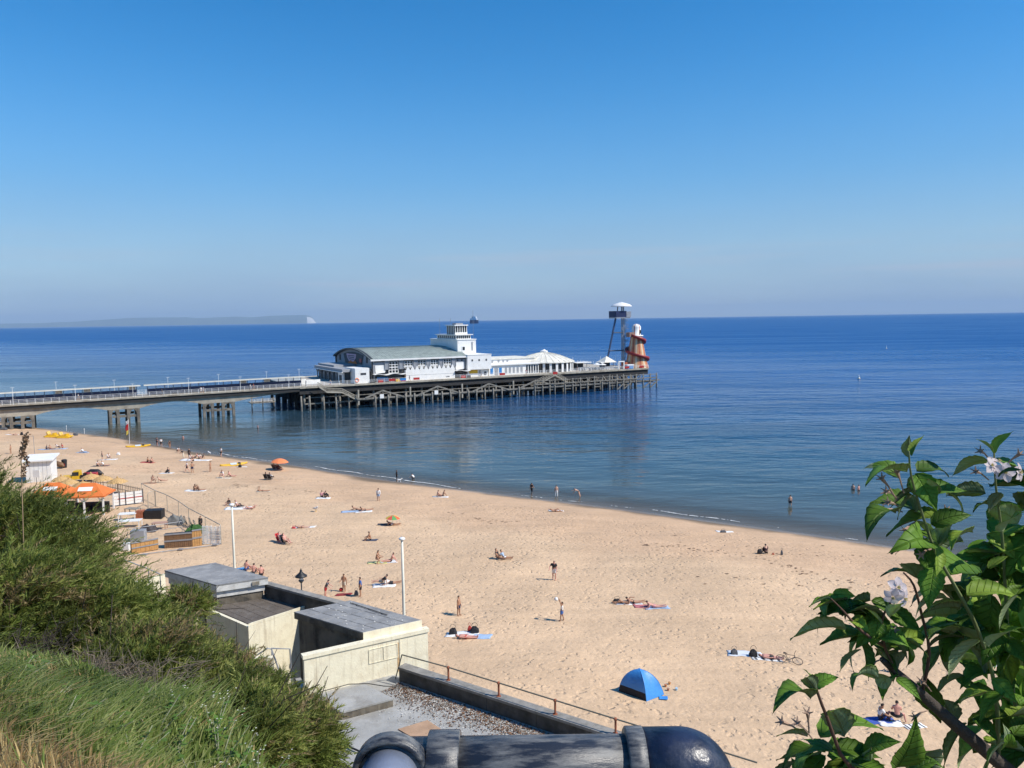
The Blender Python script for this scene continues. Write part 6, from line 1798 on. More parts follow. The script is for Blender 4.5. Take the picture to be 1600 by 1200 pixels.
for px, py, c, lb in ((1040, 1078, (.5, .2, .08), 'small orange beach toy right of the tent, nearest it'), (1046, 1074, (.55, .25, .08), 'small orange beach toy right of the tent, farthest back'), (1044, 1084, (.4, .2, .12), 'small brown beach toy right of the tent, lowest'),
                      (1057, 1083, (.4, .6, .75), 'pale blue toy bucket right of the tent')):
    p = spot(px, py); r_ = thing('toy_bucket', p, lb, 'toy'); MB().lathe([(.06, 0), (.09, .14), (.095, .15)], 8).build('bucket', fab(c), r_); MB().tube([(.08 * math.cos(a), 0, .14 + .08 * math.sin(a)) for a in np.linspace(0, math.pi, 7)], .008, 4).build('handle', fab(WHT), r_)
# bicycle lying on its side
def bicycle():
    p = spot(1234, 1040); r_ = thing('bicycle', p, 'black bicycle lying on its side at end of towels', 'bicycle')
    r_.rotation_euler = (R(-72), R(6), R(-14)); r_.location.z += .12
    def wheel(x, z, nm):
        t = MB().tube([(x + .33 * math.cos(a), 0, z + .33 * math.sin(a)) for a in np.linspace(0, 2 * math.pi, 29)], .022, 6, cap=False)
        w_ = t.build('wheel', fab(BLK), r_, True)
        b = MB()
        for k in range(12): a = k * math.pi / 6; b.tube([(x, 0, z), (x + .32 * math.cos(a), 0, z + .32 * math.sin(a))], .004, 3)
        b.build('spokes', M_steel, w_)
    wheel(-.52, .34, 'rear'); wheel(.52, .34, 'front')
    BB, ST, HT, RA, FA, HB = (-.08, 0, .3), (-.22, 0, .8), (.36, 0, .85), (-.52, 0, .34), (.52, 0, .34), (.38, 0, .7)
    b = MB()
    for a, c, q in ((BB, ST, .018), (ST, HT, .018), (BB, HB, .022), (BB, RA, .012), (ST, RA, .01), (HT, HB, .02), (HB, FA, .014)): b.tube([a, c], q, 6)
    b.build('frame', fab(BLK), r_)
    MB().tube([(.36, 0, .85), (.34, 0, 1.0)], .014, 6).tube([(.42, -.3, 1.02), (.34, 0, 1.0), (.42, .3, 1.02)], .014, 6).build('handlebar', fab(BLK), r_)
    MB().tube([(-.36, 0, .92), (-.24, 0, .93), (-.1, 0, .92)], [.07, .05, .02], 6).tube([(-.24, 0, .8), (-.245, 0, .92)], .014, 6).build('saddle', fab(BLK), r_)
    MB().tube([(-.08, -.09, .3), (.08, -.1, .22)], .012, 5).tube([(-.08, .09, .3), (-.24, .1, .38)], .012, 5).lathe([(.09, -.004), (.09, .004)], 14, (-.08, 0, .3)).build('crank', M_steel, r_)
bicycle()

# ------------------------------------------------------------------ beach bar on the left
M_thatch = mat('straw_thatch', (.52, .33, .14), .95, .25, 6.0, bump=.03, bscale=18)
M_tim = mat('orange_timber', (.46, .25, .09), .8, .2, 4.0); M_timb = mat('brown_timber', (.20, .11, .055), .8, .25, 4.0)
M_heras = mat('fence_steel', (.42, .36, .28), .6, .2, 3.0)
def straw_parasol(px, py, h, r0, label):
    p = spot(px, py); r_ = thing('straw_parasol', p, label, 'parasol', 0, 'straw parasols of the beach bar')
    MB().tube([(0, 0, -.2), (0, 0, h)], .05, 6).build('pole', M_wood, r_)
    g = random.Random(int(px)); V = []; F = []; n = 40
    for ring, (ra, za, rb, zb_) in enumerate(((.0, .0, .45, -.2), (.35, -.13, .78, -.33), (.68, -.26, 1.05, -.5))):
        o = len(V)
        for k in range(n):
            a = 2 * math.pi * k / n; j = g.uniform(.93, 1.07)
            V.append((ra * r0 * math.cos(a), ra * r0 * math.sin(a), h + za * r0 + .02)); V.append((rb * r0 * j * math.cos(a), rb * r0 * j * math.sin(a), h + zb_ * r0 + g.uniform(-.06, .03)))
        for k in range(n):
            q = (k + 1) % n; F.append((o + 2 * k, o + 2 * k + 1, o + 2 * q + 1, o + 2 * q))
    MB().add(V, F).build('thatch', M_thatch, r_); MB().lathe([(.12, h - .02), (.1, h + .15), (.03, h + .22)], 8).build('cap', M_thatch, r_)
for px, py, lb in ((97, 771, 'straw parasol farthest left, half behind the bush'), (109, 777, 'straw parasol second from left, near the bush'), (131, 781, 'straw parasol third from left, nearest the orange roof'),
                   (143.5, 768, 'straw parasol in back beside the red buggy'), (162, 771, 'straw parasol second from right'), (185, 775, 'straw parasol at far right of the bar')):
    straw_parasol(px, py, 2.35, 1.25, lb)
def gazebo(px, py, L_, D_, rot, label):
    p = spot(px, py); r_ = thing('gazebo', p, label, 'gazebo', R(rot))
    e, pk = 2.35, 3.75; x, y = L_ / 2, D_ / 2; o = .25; rg = L_ * .18
    V = [(-x - o, -y - o, e), (x + o, -y - o, e), (x + o, y + o, e), (-x - o, y + o, e), (-rg, 0, pk), (rg, 0, pk)]
    for f in ((0, 1, 5, 4), (1, 2, 5), (2, 3, 4, 5), (3, 0, 4)): MB().add([V[i] for i in f] + [(V[i][0], V[i][1], V[i][2] - .05) for i in f], [tuple(range(len(f))), tuple(range(len(f), 2 * len(f)))[::-1]]).build('roof_panel', M_orange, r_)
    for a, b in ((0, 1), (1, 2), (2, 3), (3, 0)): MB().bar(V[a], V[b], .08, .18).build('valance', M_orange, r_)
    MB().add([(-.9, -y * .62 - .1, e + .62), (.75, -y * .62 - .1, e + .62), (.75, -y * .35, e + 1.0), (-.9, -y * .35, e + 1.0)], [(0, 1, 2, 3)]).build('emblem', M_white, r_)
    for sx in (-1, 0, 1):
        for sy in (-1, 1):
            if sx == 0 and sy == 1: continue
            MB().bb(sx * x - .09, sx * x + .09, sy * y - .09, sy * y + .09, 0, e).build('post', M_white, r_)
            for dx in (-1, 1):
                if abs(sx + dx) > 1: continue
                MB().bar((sx * x, sy * y, e - .75), (sx * x + dx * .62, sy * y, e - .08), .1).build('brace', M_white, r_)
    for k, sx in enumerate((-1.4, -.3, .9, 1.9)):
        q = MB().bb(sx - .3, sx + .3, -.2, .4, 0, .75).bb(sx - .3, sx + .3, .35, .42, .75, 1.1); q.build('bar_stool', M_black, r_)
    MB().bb(-x + .2, x - .2, .7, 1.0, 0, 1.15).build('bar_counter', M_dark, r_)
gazebo(141, 803, 4.4, 3.4, 8, 'orange canvas gazebo on white posts at the beach bar'); gazebo(86, 801, 4.2, 3.2, 8, 'second orange gazebo mostly hidden behind the bush')
p = spot(66, 752); r_ = thing('white_hut', p, 'white wooden lifeguard hut with sloping flat roof', 'hut', R(16))
MB().bb(-1.7, 1.7, -1.6, 1.6, .0, 3.2).build('wall', M_white, r_)
MB().add([(-2.1, -2.0, 3.2), (2.1, -2.0, 3.2), (2.1, 2.0, 3.62), (-2.1, 2.0, 3.62), (-2.1, -2.0, 3.4), (2.1, -2.0, 3.4), (2.1, 2.0, 3.82), (-2.1, 2.0, 3.82)], [(3, 2, 1, 0), (4, 5, 6, 7), (0, 1, 5, 4), (1, 2, 6, 5), (2, 3, 7, 6), (3, 0, 4, 7)]).build('roof', M_white, r_)
for k in range(6): MB().bb(-1.69 + k * .57, -1.67 + k * .57, -1.625, -1.6, .02, 3.15).build('board_joint', M_grey, r_)
MB().bb(-1.75, -1.7, -.9, .8, 1.5, 2.5).build('window', M_wood, r_)
p = spot(58, 757); r_ = thing('sign_box', p, 'small white notice box in front of the hut', 'sign'); MB().bb(-.5, .5, -.06, .06, .9, 2.0).build('panel', M_white, r_); MB().bb(-.05, .05, -.1, -.05, 0, .9).build('post', M_steel, r_)
p = spot(56, 740); r_ = thing('thin_mast', p, 'very thin pale mast with short arm above the white hut', 'mast'); MB().tube([(0, 0, 0), (0, 0, 6.0)], .035, 5).build('mast', M_steel, r_); MB().tube([(0, 0, 6.0), (-.9, 0, 6.05)], .025, 5).build('arm', M_steel, r_)
p = spot(94, 733); r_ = thing('folded_parasol', p, 'brown folded parasol lying by a dark bin right of the hut', 'parasol', R(-20))
MB().tube([(-1.2, 0, .5), (-.6, 0, .75), (.3, 0, .6), (.9, 0, .4)], [.15, .5, .45, .1], 8).build('canopy', M_timb, r_, True)
p = spot(101, 732); r_ = thing('litter_bin', p, 'dark litter bin right of the white hut', 'bin'); MB().lathe([(.35, 0), (.42, 1.1), (.44, 1.12), (.44, 1.3), (.3, 1.4)], 10).build('bin', M_black, r_); MB().bb(-.3, .3, -.46, -.43, .35, .75).build('plate', M_red, r_)
# lifeguard buggy
def buggy():
    p = spot(124, 753); r_ = thing('beach_buggy', p, 'yellow and red lifeguard buggy with black tray parked by straw parasols', 'vehicle', R(14))
    MB().bb(-2.3, -.9, -.75, .75, .5, 1.0).build('bonnet', M_yellow, r_); MB().add([(-.9, -.75, .5), (.3, -.75, .5), (.3, .75, .5), (-.9, .75, .5), (-.6, -.65, 1.75), (.2, -.65, 1.75), (.2, .65, 1.75), (-.6, .65, 1.75)], [(3, 2, 1, 0), (4, 5, 6, 7), (0, 1, 5, 4), (1, 2, 6, 5), (2, 3, 7, 6), (3, 0, 4, 7)]).build('cab', M_yellow, r_)
    MB().bb(-.75, .15, -.735, -.69, 1.05, 1.6).build('window', M_glass, r_); MB().bb(.35, 2.0, -.8, .8, .55, .75).bb(.35, 2.0, -.8, -.72, .75, 1.15).bb(.35, 2.0, .72, .8, .75, 1.15).build('tray', M_black, r_)
    MB().bb(1.2, 2.5, -.6, .6, .78, 1.25).build('red_box', M_red, r_)
    for x in (-1.7, 1.2):
        for y in (-.85, .85):
            w_ = MB().lathe([(.2, -.12), (.42, -.12), (.45, 0), (.42, .12), (.2, .12)], 16).build('wheel', M_black, r_); w_.location = (x, y, .45); w_.rotation_euler = (R(90), 0, 0)
            q = MB().lathe([(.2, -.13), (.2, .13)], 10).build('rim', M_steel, w_)
buggy()
p = spot(148, 745); r_ = thing('black_dinghy', p, 'black upturned dinghy with red side behind the buggy', 'dinghy', R(-6)); MB().tube([(-1.3, 0, .4), (-.6, 0, .55), (.6, 0, .55), (1.5, 0, .3)], [.3, .55, .55, .1], 8).build('hull', M_black, r_, True); MB().bb(-1.3, -.2, -.6, -.5, .1, .7).build('side', M_red, r_)
# white picket hoarding and low fence
def hoarding(px0, py0, px1, py1, h, label):
    a, b = spot(px0, py0), spot(px1, py1); d = b - a; r_ = thing('white_hoarding', a, label, 'fence', math.atan2(d.y, d.x)); L_ = d.xy.length
    for k in range(4): MB().bb(0, L_, -.03, .03, .15 + k * h / 4, .15 + k * h / 4 + h / 4 - .06).build('board', M_white, r_)
    for x in (0, L_ / 2, L_): MB().bb(x - .05, x + .05, -.1, -.04, 0, h + .35).build('post', M_dsteel, r_)
    MB().bb(.5, 2.0, -.05, -.035, h * .55, h * .62).build('lettering', M_red, r_)
hoarding(178, 793, 197, 791, 1.6, 'white boarded screen left length beside the orange gazebo'); hoarding(197, 791, 224, 788, 1.6, 'white boarded screen right length with dark posts')
def heras(px0, py0, px1, py1, h, label, lean=0.0):
    a, b = spot(px0, py0), spot(px1, py1); d = b - a; r_ = thing('fence_panel', a, label, 'fence', math.atan2(d.y, d.x), 'steel fence panels round the beach bar'); L_ = d.xy.length; dz = d.z / L_
    P = [(0, 0, 0), (0, lean, h - .15), (.12, lean, h), (L_ - .12, lean, h + dz * L_), (L_, lean, h - .15 + dz * L_), (L_, 0, dz * L_)]
    MB().tube(P, .05, 6).tube([(0, 0, .1), (L_, 0, .1 + dz * L_)], .03, 5).build('frame', M_heras, r_)
    b = MB()
    for k in range(1, 10): x = L_ * k / 10; b.tube([(x, 0, .1 + dz * x), (x, lean, h + dz * x)], .0045, 3)
    for k in range(1, 6): z = h * k / 6; b.tube([(0, lean * k / 6, z), (L_, lean * k / 6, z + dz * L_)], .0045, 3)
    b.build('mesh', M_heras, r_)
_fp = [(222, 781), (244, 793), (262, 801), (280, 812), (296, 823), (322, 838), (346, 853)]
_pos = ['top left end', 'second from top', 'third from top', 'fourth from top', 'fifth from top', 'last, at the lower right corner']
for k in range(6): heras(*_fp[k], *_fp[k + 1], 2.1, 'steel mesh fence panel of the beach bar, ' + _pos[k])
heras(232, 797, 243, 793, 2.1, 'short steel fence panel standing crosswise near the white screen')
for k, (x0, y0, x1, y1, lb) in enumerate(((142, 764, 168, 766, 'left length'), (168, 766, 196, 772, 'middle length'), (196, 772, 224, 778, 'right length'))):
    a, b = spot(x0, y0), spot(x1, y1); d = b - a; r_ = thing('picket_fence', a, 'low brown picket fence behind straw parasols, ' + lb, 'fence', math.atan2(d.y, d.x), 'picket fence lengths'); L_ = d.xy.length
    MB().bb(0, L_, -.02, .02, .9, .98).bb(0, L_, -.02, .02, .25, .33).build('rail', M_wood, r_); pk = None
    for i in range(int(L_ / .45)):
        o = MB().bb(-.05, .05, -.04, -.02, 0, 1.15).build('picket', M_wood, r_) if pk is None else dup_part(pk, r_)
        pk = pk or o; o.location = (.1 + i * .45, 0, 0)
# stored furniture inside the fence
def crate(px, py, w_, d_, h_, m_, label, rot=0, name='storage_box', cat='box', slats=5):
    p = spot(px, py); r_ = thing(name, p, label, cat, R(rot))
    MB().bb(-w_ / 2 + .04, w_ / 2 - .04, -d_ / 2 + .04, d_ / 2 - .04, 0, h_ - .03).build('core', M_black, r_)
    for k in range(slats):
        z0, z1 = h_ * k / slats + .012, h_ * (k + 1) / slats - .012
        MB().bb(-w_ / 2, w_ / 2, -d_ / 2, d_ / 2, z0, z1).build('slat', m_, r_)
crate(242, 812, 2.0, 1.2, 1.05, M_black, 'black slatted storage box inside the beach bar fence', 5)
crate(220, 813, .8, .9, 1.0, mat('terracotta', (.36, .12, .06), .8), 'terracotta coloured box left of the black storage box', 5, slats=3)
def plank_screen(px0, py0, px1, py1, h, n, m_, label, depth=.9):
    a, b = spot(px0, py0), spot(px1, py1); d = b - a; r_ = thing('timber_screen', a, label, 'screen', math.atan2(d.y, d.x)); L_ = d.xy.length; s = L_ / n
    for k in range(n): MB().bb(k * s + .012, (k + 1) * s - .012, 0, .06, .02, h + rng.uniform(-.02, .02)).build('plank', m_, r_)
    MB().bb(0, L_, -.05, -.003, h * .45, h * .55).bb(0, L_, -.06, -.003, h - .12, h + .03).build('rail', M_steel, r_); MB().bb(0, L_, .07, depth, 0, h - .1).build('trough', M_black, r_)
plank_screen(257, 859, 301, 856, 1.5, 14, M_timb, 'dark brown plank planter with metal rails at the bar front')
plank_screen(301, 856, 316, 854, 1.75, 4, M_tim, 'orange plank screen right of the dark brown planter', .5)
plank_screen(206, 868, 248, 861, 1.2, 6, M_tim, 'low orange plank screen partly behind the bush', .4)
def pallet(px, py, label, m_, rot=0, z=0.0, tilt=0.0, n=6):
    p = spot(px, py); r_ = thing('pallet', (p.x, p.y, p.z + z), label, 'pallet', R(rot), 'pallets at the beach bar'); r_.rotation_euler = (R(tilt), 0, R(rot)); sl = None
    for k in range(n):
        o = MB().bb(-.5, .5, -.045, .045, .11, .135).build('slat', m_, r_) if sl is None else dup_part(sl, r_); sl = sl or o; o.location = (0, -.4 + .8 * k / (n - 1), 0)
    for x in (-.45, 0, .45): MB().bb(x - .04, x + .04, -.45, .45, .0, .108).build('bearer', m_, r_)
_st = ['bottom', 'second', 'third', 'fourth', 'fifth', 'top']
for c, lb in ((325, 'left'), (338, 'right')):
    for k in range(3): pallet(c, 852, 'white pallet standing on edge in the %s stack, %s row' % (lb, ['bottom', 'middle', 'top'][k]), M_white, 2, .5 + k * .52 - .1 * (c > 330), 90)
for k, (px, py) in enumerate(((289, 822), (297, 825), (304, 828))): pallet(px, py, 'brown pallet leaning against the fence, ' + ['left', 'middle', 'right'][k] + ' one', M_wood, 120, .6, 75, 5)
def soft_heap(px, py, w_, d_, h_, m_, label, seed, cat='tarpaulin', name='tarpaulin_heap'):
    p = spot(px, py); g = np.random.default_rng(seed); n = 14; V = []; F = []
    ph = g.random(6) * 6
    for j in range(n + 1):
        for i in range(n + 1):
            x, y = i / n * 2 - 1, j / n * 2 - 1; e = max(abs(x), abs(y)); z = h_ * (1 - e ** 4) * (.75 + .25 * math.sin(3 * x + ph[0]) * math.cos(4 * y + ph[1]) + .1 * math.sin(9 * x + ph[2] + 7 * y)); V.append((x * w_ / 2, y * d_ / 2, max(z, 0)))
    for j in range(n):
        for i in range(n): a = j * (n + 1) + i; F.append((a, a + 1, a + n + 2, a + n + 1))
    o = link(name, np_mesh(name, V, F, [m_], False)); o.location = p; tag(o, label, cat)
soft_heap(274, 820, 1.9, 1.5, 1.2, mat('grey_tarp', (.16, .16, .15), .7, .3, 3), 'grey tarpaulin heap near the leaning pallets', 2); soft_heap(231, 832, 1.9, 1.3, .9, mat('dark_tarp', (.05, .04, .04), .7, .4, 3), 'dark heap of cushions inside the bar yard', 5, 'heap', 'cushion_heap')
soft_heap(307, 833, 2.6, .9, 1.0, mat('artificial_turf', (.05, .13, .03), .95, .3, 5), 'strip of green hedge behind the orange plank screen', 9, 'hedge', 'green_hedge')
def table(px, py, w_, d_, m_, label, rot=0):
    p = spot(px, py); r_ = thing('table', p, label, 'table', R(rot), 'tables at the beach bar'); n = 5
    for k in range(n): MB().bb(-w_ / 2, w_ / 2, -d_ / 2 + d_ * k / n + .012, -d_ / 2 + d_ * (k + 1) / n - .012, .72, .77).build('board', m_, r_)
    for x in (-w_ / 2 + .1, w_ / 2 - .1):
        for y in (-d_ / 2 + .1, d_ / 2 - .1): MB().bb(x - .04, x + .04, y - .04, y + .04, 0, .715).build('leg', m_, r_)
table(200, 815, 2.0, 1.2, M_white, 'white table upper one in the bar yard', 12); table(204, 826, 2.4, 1.3, M_white, 'white table lower one in the bar yard', 8); table(208, 806, 1.8, 1.0, M_wood, 'pale wooden table near the white screen', -15)
table(116, 822, 3.6, 1.6, M_whitew, 'long pale table on the bar terrace below orange gazebo', 6); table(250, 828, 1.6, .9, mat('pinkish_wood', (.45, .27, .2), .8), 'pinkish wooden table in the bar yard', 5)
crate(217, 846, 1.4, 1.0, 1.2, M_grey, 'grey fridge sized box in the bar yard', 8, 'storage_box', 'box', 1); crate(198, 862, .7, .6, .8, M_white, 'small white box beside bush at bar front', 0, 'storage_box', 'box', 1)
person(105, 820, 'stand', 300, 'person in dark clothes standing on bar terrace below orange gazebo', T('long', NVY), T('trousers', BLK), 'tan')
p0_, p1_ = spot(205, 872), spot(343, 855)
r_ = thing('scaffold_rail', p0_, 'long grey scaffold rail along the front foot of the bar', 'rail'); MB().tube([(0, 0, .12), (p1_.x - p0_.x, p1_.y - p0_.y, .12 + p1_.z - p0_.z)], .05, 6).build('tube', M_steel, r_)
for f in (.15, .55, .95): MB().bb((p1_.x - p0_.x) * f - .25, (p1_.x - p0_.x) * f + .25, (p1_.y - p0_.y) * f - .2, (p1_.y - p0_.y) * f + .2, 0, .1).build('foot', M_steel, r_)
r_ = thing('barrier', spot(200, 850), 'grey steel barrier rail across the bar yard', 'rail'); q = spot(285, 836) - Vector(r_.location)
MB().tube([(0, 0, 0), (0, 0, 1.5), (q.x, q.y, q.z + 1.5), (q.x, q.y, q.z)], .04, 6).tube([(0, 0, .9), (q.x, q.y, q.z + .9)], .03, 6).build('tube', M_steel, r_)
# buoys and ship
for px, py, lb, hh in ((1385, 545, 'white marker buoy far out at right', 2.4), (1342, 592, 'small pale buoy at right, nearer one', 1.4), (1310, 502, 'tiny buoy close to the horizon at right', 4.0)):
    p = on_z(px, py, 0); r_ = thing('buoy', p, lb, 'buoy'); MB().lathe([(.5, -.3), (.55, .2), (.3, .5), (.12, hh * .7), (.25, hh * .75), (.05, hh)], 10).build('float', M_white, r_, True); MB().lathe([(.56, .1), (.56, .25)], 10).build('band', M_yellow, r_)
def ship():
    p = on_z(741, 505.5, 0); r_ = thing('distant_ship', p, 'white and blue cargo ship on the horizon', 'ship', R(-30)); k = p.y / 1230.0
    W_ = 15 * k; H_ = 13 * k
    hb = mat('ship_blue', (.03, .06, .14), .6); wh = mat('ship_white', (.8, .8, .8), .5)
    L2 = W_ / 2
    P_ = [(-L2, -5), (L2 * .7, -5), (L2 * 1.05, 0), (L2 * .7, 5), (-L2, 5)]
    MB().prism(P_, -2, H_ * .42).build('hull', hb, r_); MB().bb(-L2 * .95, L2 * .7, -5.6, 5.6, H_ * .42, H_ * .62).build('deckhouse', wh, r_); MB().bb(-L2 * .35, L2 * .5, -5.2, 5.2, H_ * .62, H_ * .84).build('bridge', wh, r_)
    MB().bb(-L2 * .55, -L2 * .35, -1.5, 1.5, H_ * .58, H_ * .85).build('funnel', hb, r_); MB().tube([(L2 * .2, 0, H_ * .78), (L2 * .2, 0, H_)], .8, 6).build('mast', wh, r_)
ship()
# foam along the wash
def foam():
    g = np.random.default_rng(12); V = []; F = []
    m_ = mat('sea_foam', (.60, .60, .58), .8, .3, 2)
    v0, v1 = to_vt(*on_z(330, 710, 0)[:2])[0], to_vt(*on_z(1420, 858, 0)[:2])[0]
    prev = None
    for v in np.arange(v0, v1, .13):
        st_ = math.sin(v * .21) * math.sin(v * .083 + 1.3) + .35 * math.sin(v * .9) + .25 * math.sin(v * 2.3)
        main = v < to_vt(*on_z(800, 775, 0)[:2])[0]
        w_ = (st_ + (.6 if main else .25)) * (.11 if main else .07) * g.uniform(.1, 1.4)
        if w_ < .015: prev = None; continue
        w_ = min(w_, .3)
        t = float(shore_t(v)) + .85 + .5 * math.sin(v * .12) + .2 * math.sin(v * .7)
        x0, y0 = from_vt(v, t - w_ * .7); x1, y1 = from_vt(v, t + w_ + .15 * g.random())
        o = len(V); V += [(x0, y0, .04), (x1, y1, .045)]
        if prev is not None: F.append((prev, prev + 1, o + 1, o))
        prev = o
    tag(link('foam', np_mesh('foam', V, F, [m_])), 'thin white line of foam where wavelets meet the sand', 'foam', kind='stuff')
foam()

def wrack():
    g = np.random.default_rng(31); V = []; F = []
    v0, v1 = to_vt(*on_z(300, 720, 0)[:2])[0], to_vt(*on_z(1500, 870, 0)[:2])[0]
    for k in range(520):
        v = g.uniform(v0, v1)
        if math.sin(v * .19) + math.sin(v * .053 + 2) < -.3: continue
        d = 18.5 + 2.5 * math.sin(.03 * v) + 1.2 * math.sin(v * .31) + g.normal(0, .5) if g.random() < .75 else g.uniform(5, 30)
        x, y = from_vt(v, float(shore_t(v)) - d); z = float(beach_z(np.float64(x), np.float64(y))) + .02; r0 = g.uniform(.04, .16); a = g.random() * 6.3; o = len(V)
        for q in range(5): b_ = a + q * 1.256; rr = r0 * g.uniform(.5, 1.2); V.append((x + rr * math.cos(b_) * 1.6, y + rr * math.sin(b_) * .8, z + g.random() * .03))
        F.append((o, o + 1, o + 2)); F.append((o, o + 2, o + 3)); F.append((o, o + 3, o + 4))
    tag(link('seaweed', np_mesh('seaweed', V, F, [mat('dry_seaweed', (.17, .10, .06), .95, .3, 3)])), 'thin broken line of dark dry seaweed along the old tide mark', 'seaweed', kind='stuff')
wrack()
# ------------------------------------------------------------------ bushes, grass, weeds on the cliff
def leaf_mat(name, col, trans=.3, rough=.6, var=.25, rnd=0.0):
    if name in MATS: return MATS[name]
    m = bpy.data.materials.new(name); m.use_nodes = True
    N, L = m.node_tree.nodes, m.node_tree.links; b = N['Principled BSDF']; out = N['Material Output']
    tc = N.new('ShaderNodeTexCoord'); nz = N.new('ShaderNodeTexNoise'); nz.inputs['Scale'].default_value = 2.2; nz.inputs['Detail'].default_value = 4
    L.new(tc.outputs['Object'], nz.inputs['Vector'])
    mr = N.new('ShaderNodeMapRange'); mr.inputs['From Min'].default_value = .3; mr.inputs['From Max'].default_value = .7; mr.inputs['To Min'].default_value = 1 - var; mr.inputs['To Max'].default_value = 1 + var
    L.new(nz.outputs['Fac'], mr.inputs['Value'])
    sc = N.new('ShaderNodeVectorMath'); sc.operation = 'SCALE'; sc.inputs[0].default_value = col; L.new(mr.outputs[0], sc.inputs['Scale'])
    if rnd:                          # every leaf has its own shade
        oi = N.new('ShaderNodeObjectInfo'); rr = N.new('ShaderNodeMapRange'); rr.inputs['To Min'].default_value = 1 - rnd; rr.inputs['To Max'].default_value = 1 + rnd
        L.new(oi.outputs['Random'], rr.inputs['Value']); mm = N.new('ShaderNodeMath'); mm.operation = 'MULTIPLY'
        L.new(mr.outputs[0], mm.inputs[0]); L.new(rr.outputs[0], mm.inputs[1]); L.new(mm.outputs[0], sc.inputs['Scale'])
    L.new(sc.outputs[0], b.inputs['Base Color']); b.inputs['Roughness'].default_value = rough; b.inputs['Specular IOR Level'].default_value = .3
    tr = N.new('ShaderNodeBsdfTranslucent'); L.new(sc.outputs[0], tr.inputs['Color'])
    mx = N.new('ShaderNodeMixShader'); mx.inputs[0].default_value = trans
    L.new(b.outputs[0], mx.inputs[1]); L.new(tr.outputs[0], mx.inputs[2]); L.new(mx.outputs[0], out.inputs['Surface'])
    MATS[name] = m; return m
TAM = [leaf_mat('tamarisk_dark', (.115, .138, .032), .42), leaf_mat('tamarisk_mid', (.185, .232, .048), .42), leaf_mat('tamarisk_olive', (.29, .31, .082), .42), leaf_mat('tamarisk_straw', (.33, .25, .12), .4)]
M_twig = mat('tamarisk_twig', (.13, .085, .055), .9, .3, 6); M_bark = mat('dark_bark', (.055, .042, .034), .9, .3, 8, bump=.01, bscale=40)
def unit(a): return a / np.maximum(np.linalg.norm(a, axis=-1, keepdims=True), 1e-9)
def tamarisk(px, py, y, rx, rz, label, seed, dry=.1, nspr=1500):
    c = np.array(at_y(px, py, y)); gz = float(cliff_h(np.float64(c[0]), np.float64(c[1])))
    g = np.random.default_rng(seed)
    root = thing('tamarisk_bush', (c[0], c[1], gz), label, 'bush', 0, 'feathery bushes on the cliff')
    o = np.array([c[0], c[1], gz])
    # stems
    b = MB(); cz = c[2] - gz
    tips = []
    for k in range(9):
        a = g.random() * 6.28; e = np.array([rx * .6 * math.cos(a), rx * .6 * math.sin(a), cz + rz * g.uniform(-.2, .55)])
        m_ = e * np.array([.35, .35, .5]) + g.normal(0, .08, 3)
        b.tube([(0.1 * math.cos(a), .1 * math.sin(a), -.15), tuple(m_), tuple(e)], [.05, .032, .012], 5); tips.append(e)
        for q in range(5):
            s_ = m_ + (e - m_) * g.random(); b.tube([tuple(s_), tuple(s_ + g.normal(0, .35, 3) + np.array([.1, 0, .2]))], [.014, .005], 4)
    b.build('stems', M_bark, root)
    # clumps of feathery sprays
    ncl = 46
    d = unit(g.normal(0, 1, (ncl, 3))); d[:, 2] = np.abs(d[:, 2]) * 1.1 - .45; d = unit(d)
    cl = d * np.array([rx, rx, rz]) * g.uniform(.62, 1.0, (ncl, 1)); cl[:, 2] += cz
    per = nspr // ncl; k = np.repeat(np.arange(ncl), per); n = len(k)
    wind = np.array([.45, .1, .55])
    base = cl[k] + g.normal(0, .16, (n, 3)) * rx
    outd = unit(base - np.array([0, 0, cz - rz * .3]))
    dirs = unit(outd * .75 + wind * .75 + g.normal(0, .38, (n, 3)) + (g.normal(0, .3, (ncl, 3)))[k])
    ln = g.uniform(.32, .62, n) * (.75 + .3 * rx)
    mk = g.choice(4, ncl, p=[.36, .34, .30 - dry, dry])[k]; mk = np.where(g.random(n) < .25, g.choice(3, n), mk)
    nl = 24; V = np.empty((n, nl, 3, 3), np.float32)
    side = unit(np.cross(dirs, g.normal(0, 1, (n, 3)))); up = np.cross(side, dirs)
    for i in range(nl):
        f = i / nl; p = base + dirs * (ln * f)[:, None] + np.array([.10, 0, -.16]) * (ln * f * f)[:, None]
        a = g.random(n) * 6.28
        w_ = side * np.cos(a)[:, None] + up * np.sin(a)[:, None]
        tw = unit(dirs * .9 + w_ * .6 + np.array([0, 0, -.12])); L_ = (.085 + .10 * g.random(n)) * (1.15 - .6 * f); wd = .007 + .005 * g.random(n)
        pe = unit(np.cross(tw, g.normal(0, 1, (n, 3))))
        V[:, i, 0] = p - pe * wd[:, None]; V[:, i, 1] = p + pe * wd[:, None]; V[:, i, 2] = p + tw * L_[:, None]
    V = V.reshape(-1, 3); F = np.arange(len(V)).reshape(-1, 3)
    link('foliage', np_mesh('foliage', V, F, TAM, False, np.repeat(mk, nl)), root)
    # dead twigs showing between
    b = MB()
    for q in range(70):
        s_ = cl[g.integers(ncl)] * np.array([.9, .9, 1]) + g.normal(0, .15, 3); dd = unit(np.array([.5, -.2, .5]) + g.normal(0, .6, 3)) * g.uniform(.2, .55)
        b.tube([tuple(s_), tuple(s_ + dd * .5 + g.normal(0, .03, 3)), tuple(s_ + dd)], [.006, .005, .002], 3, cap=False)
    b.build('twigs', M_twig, root)['kind'] = 'stuff'
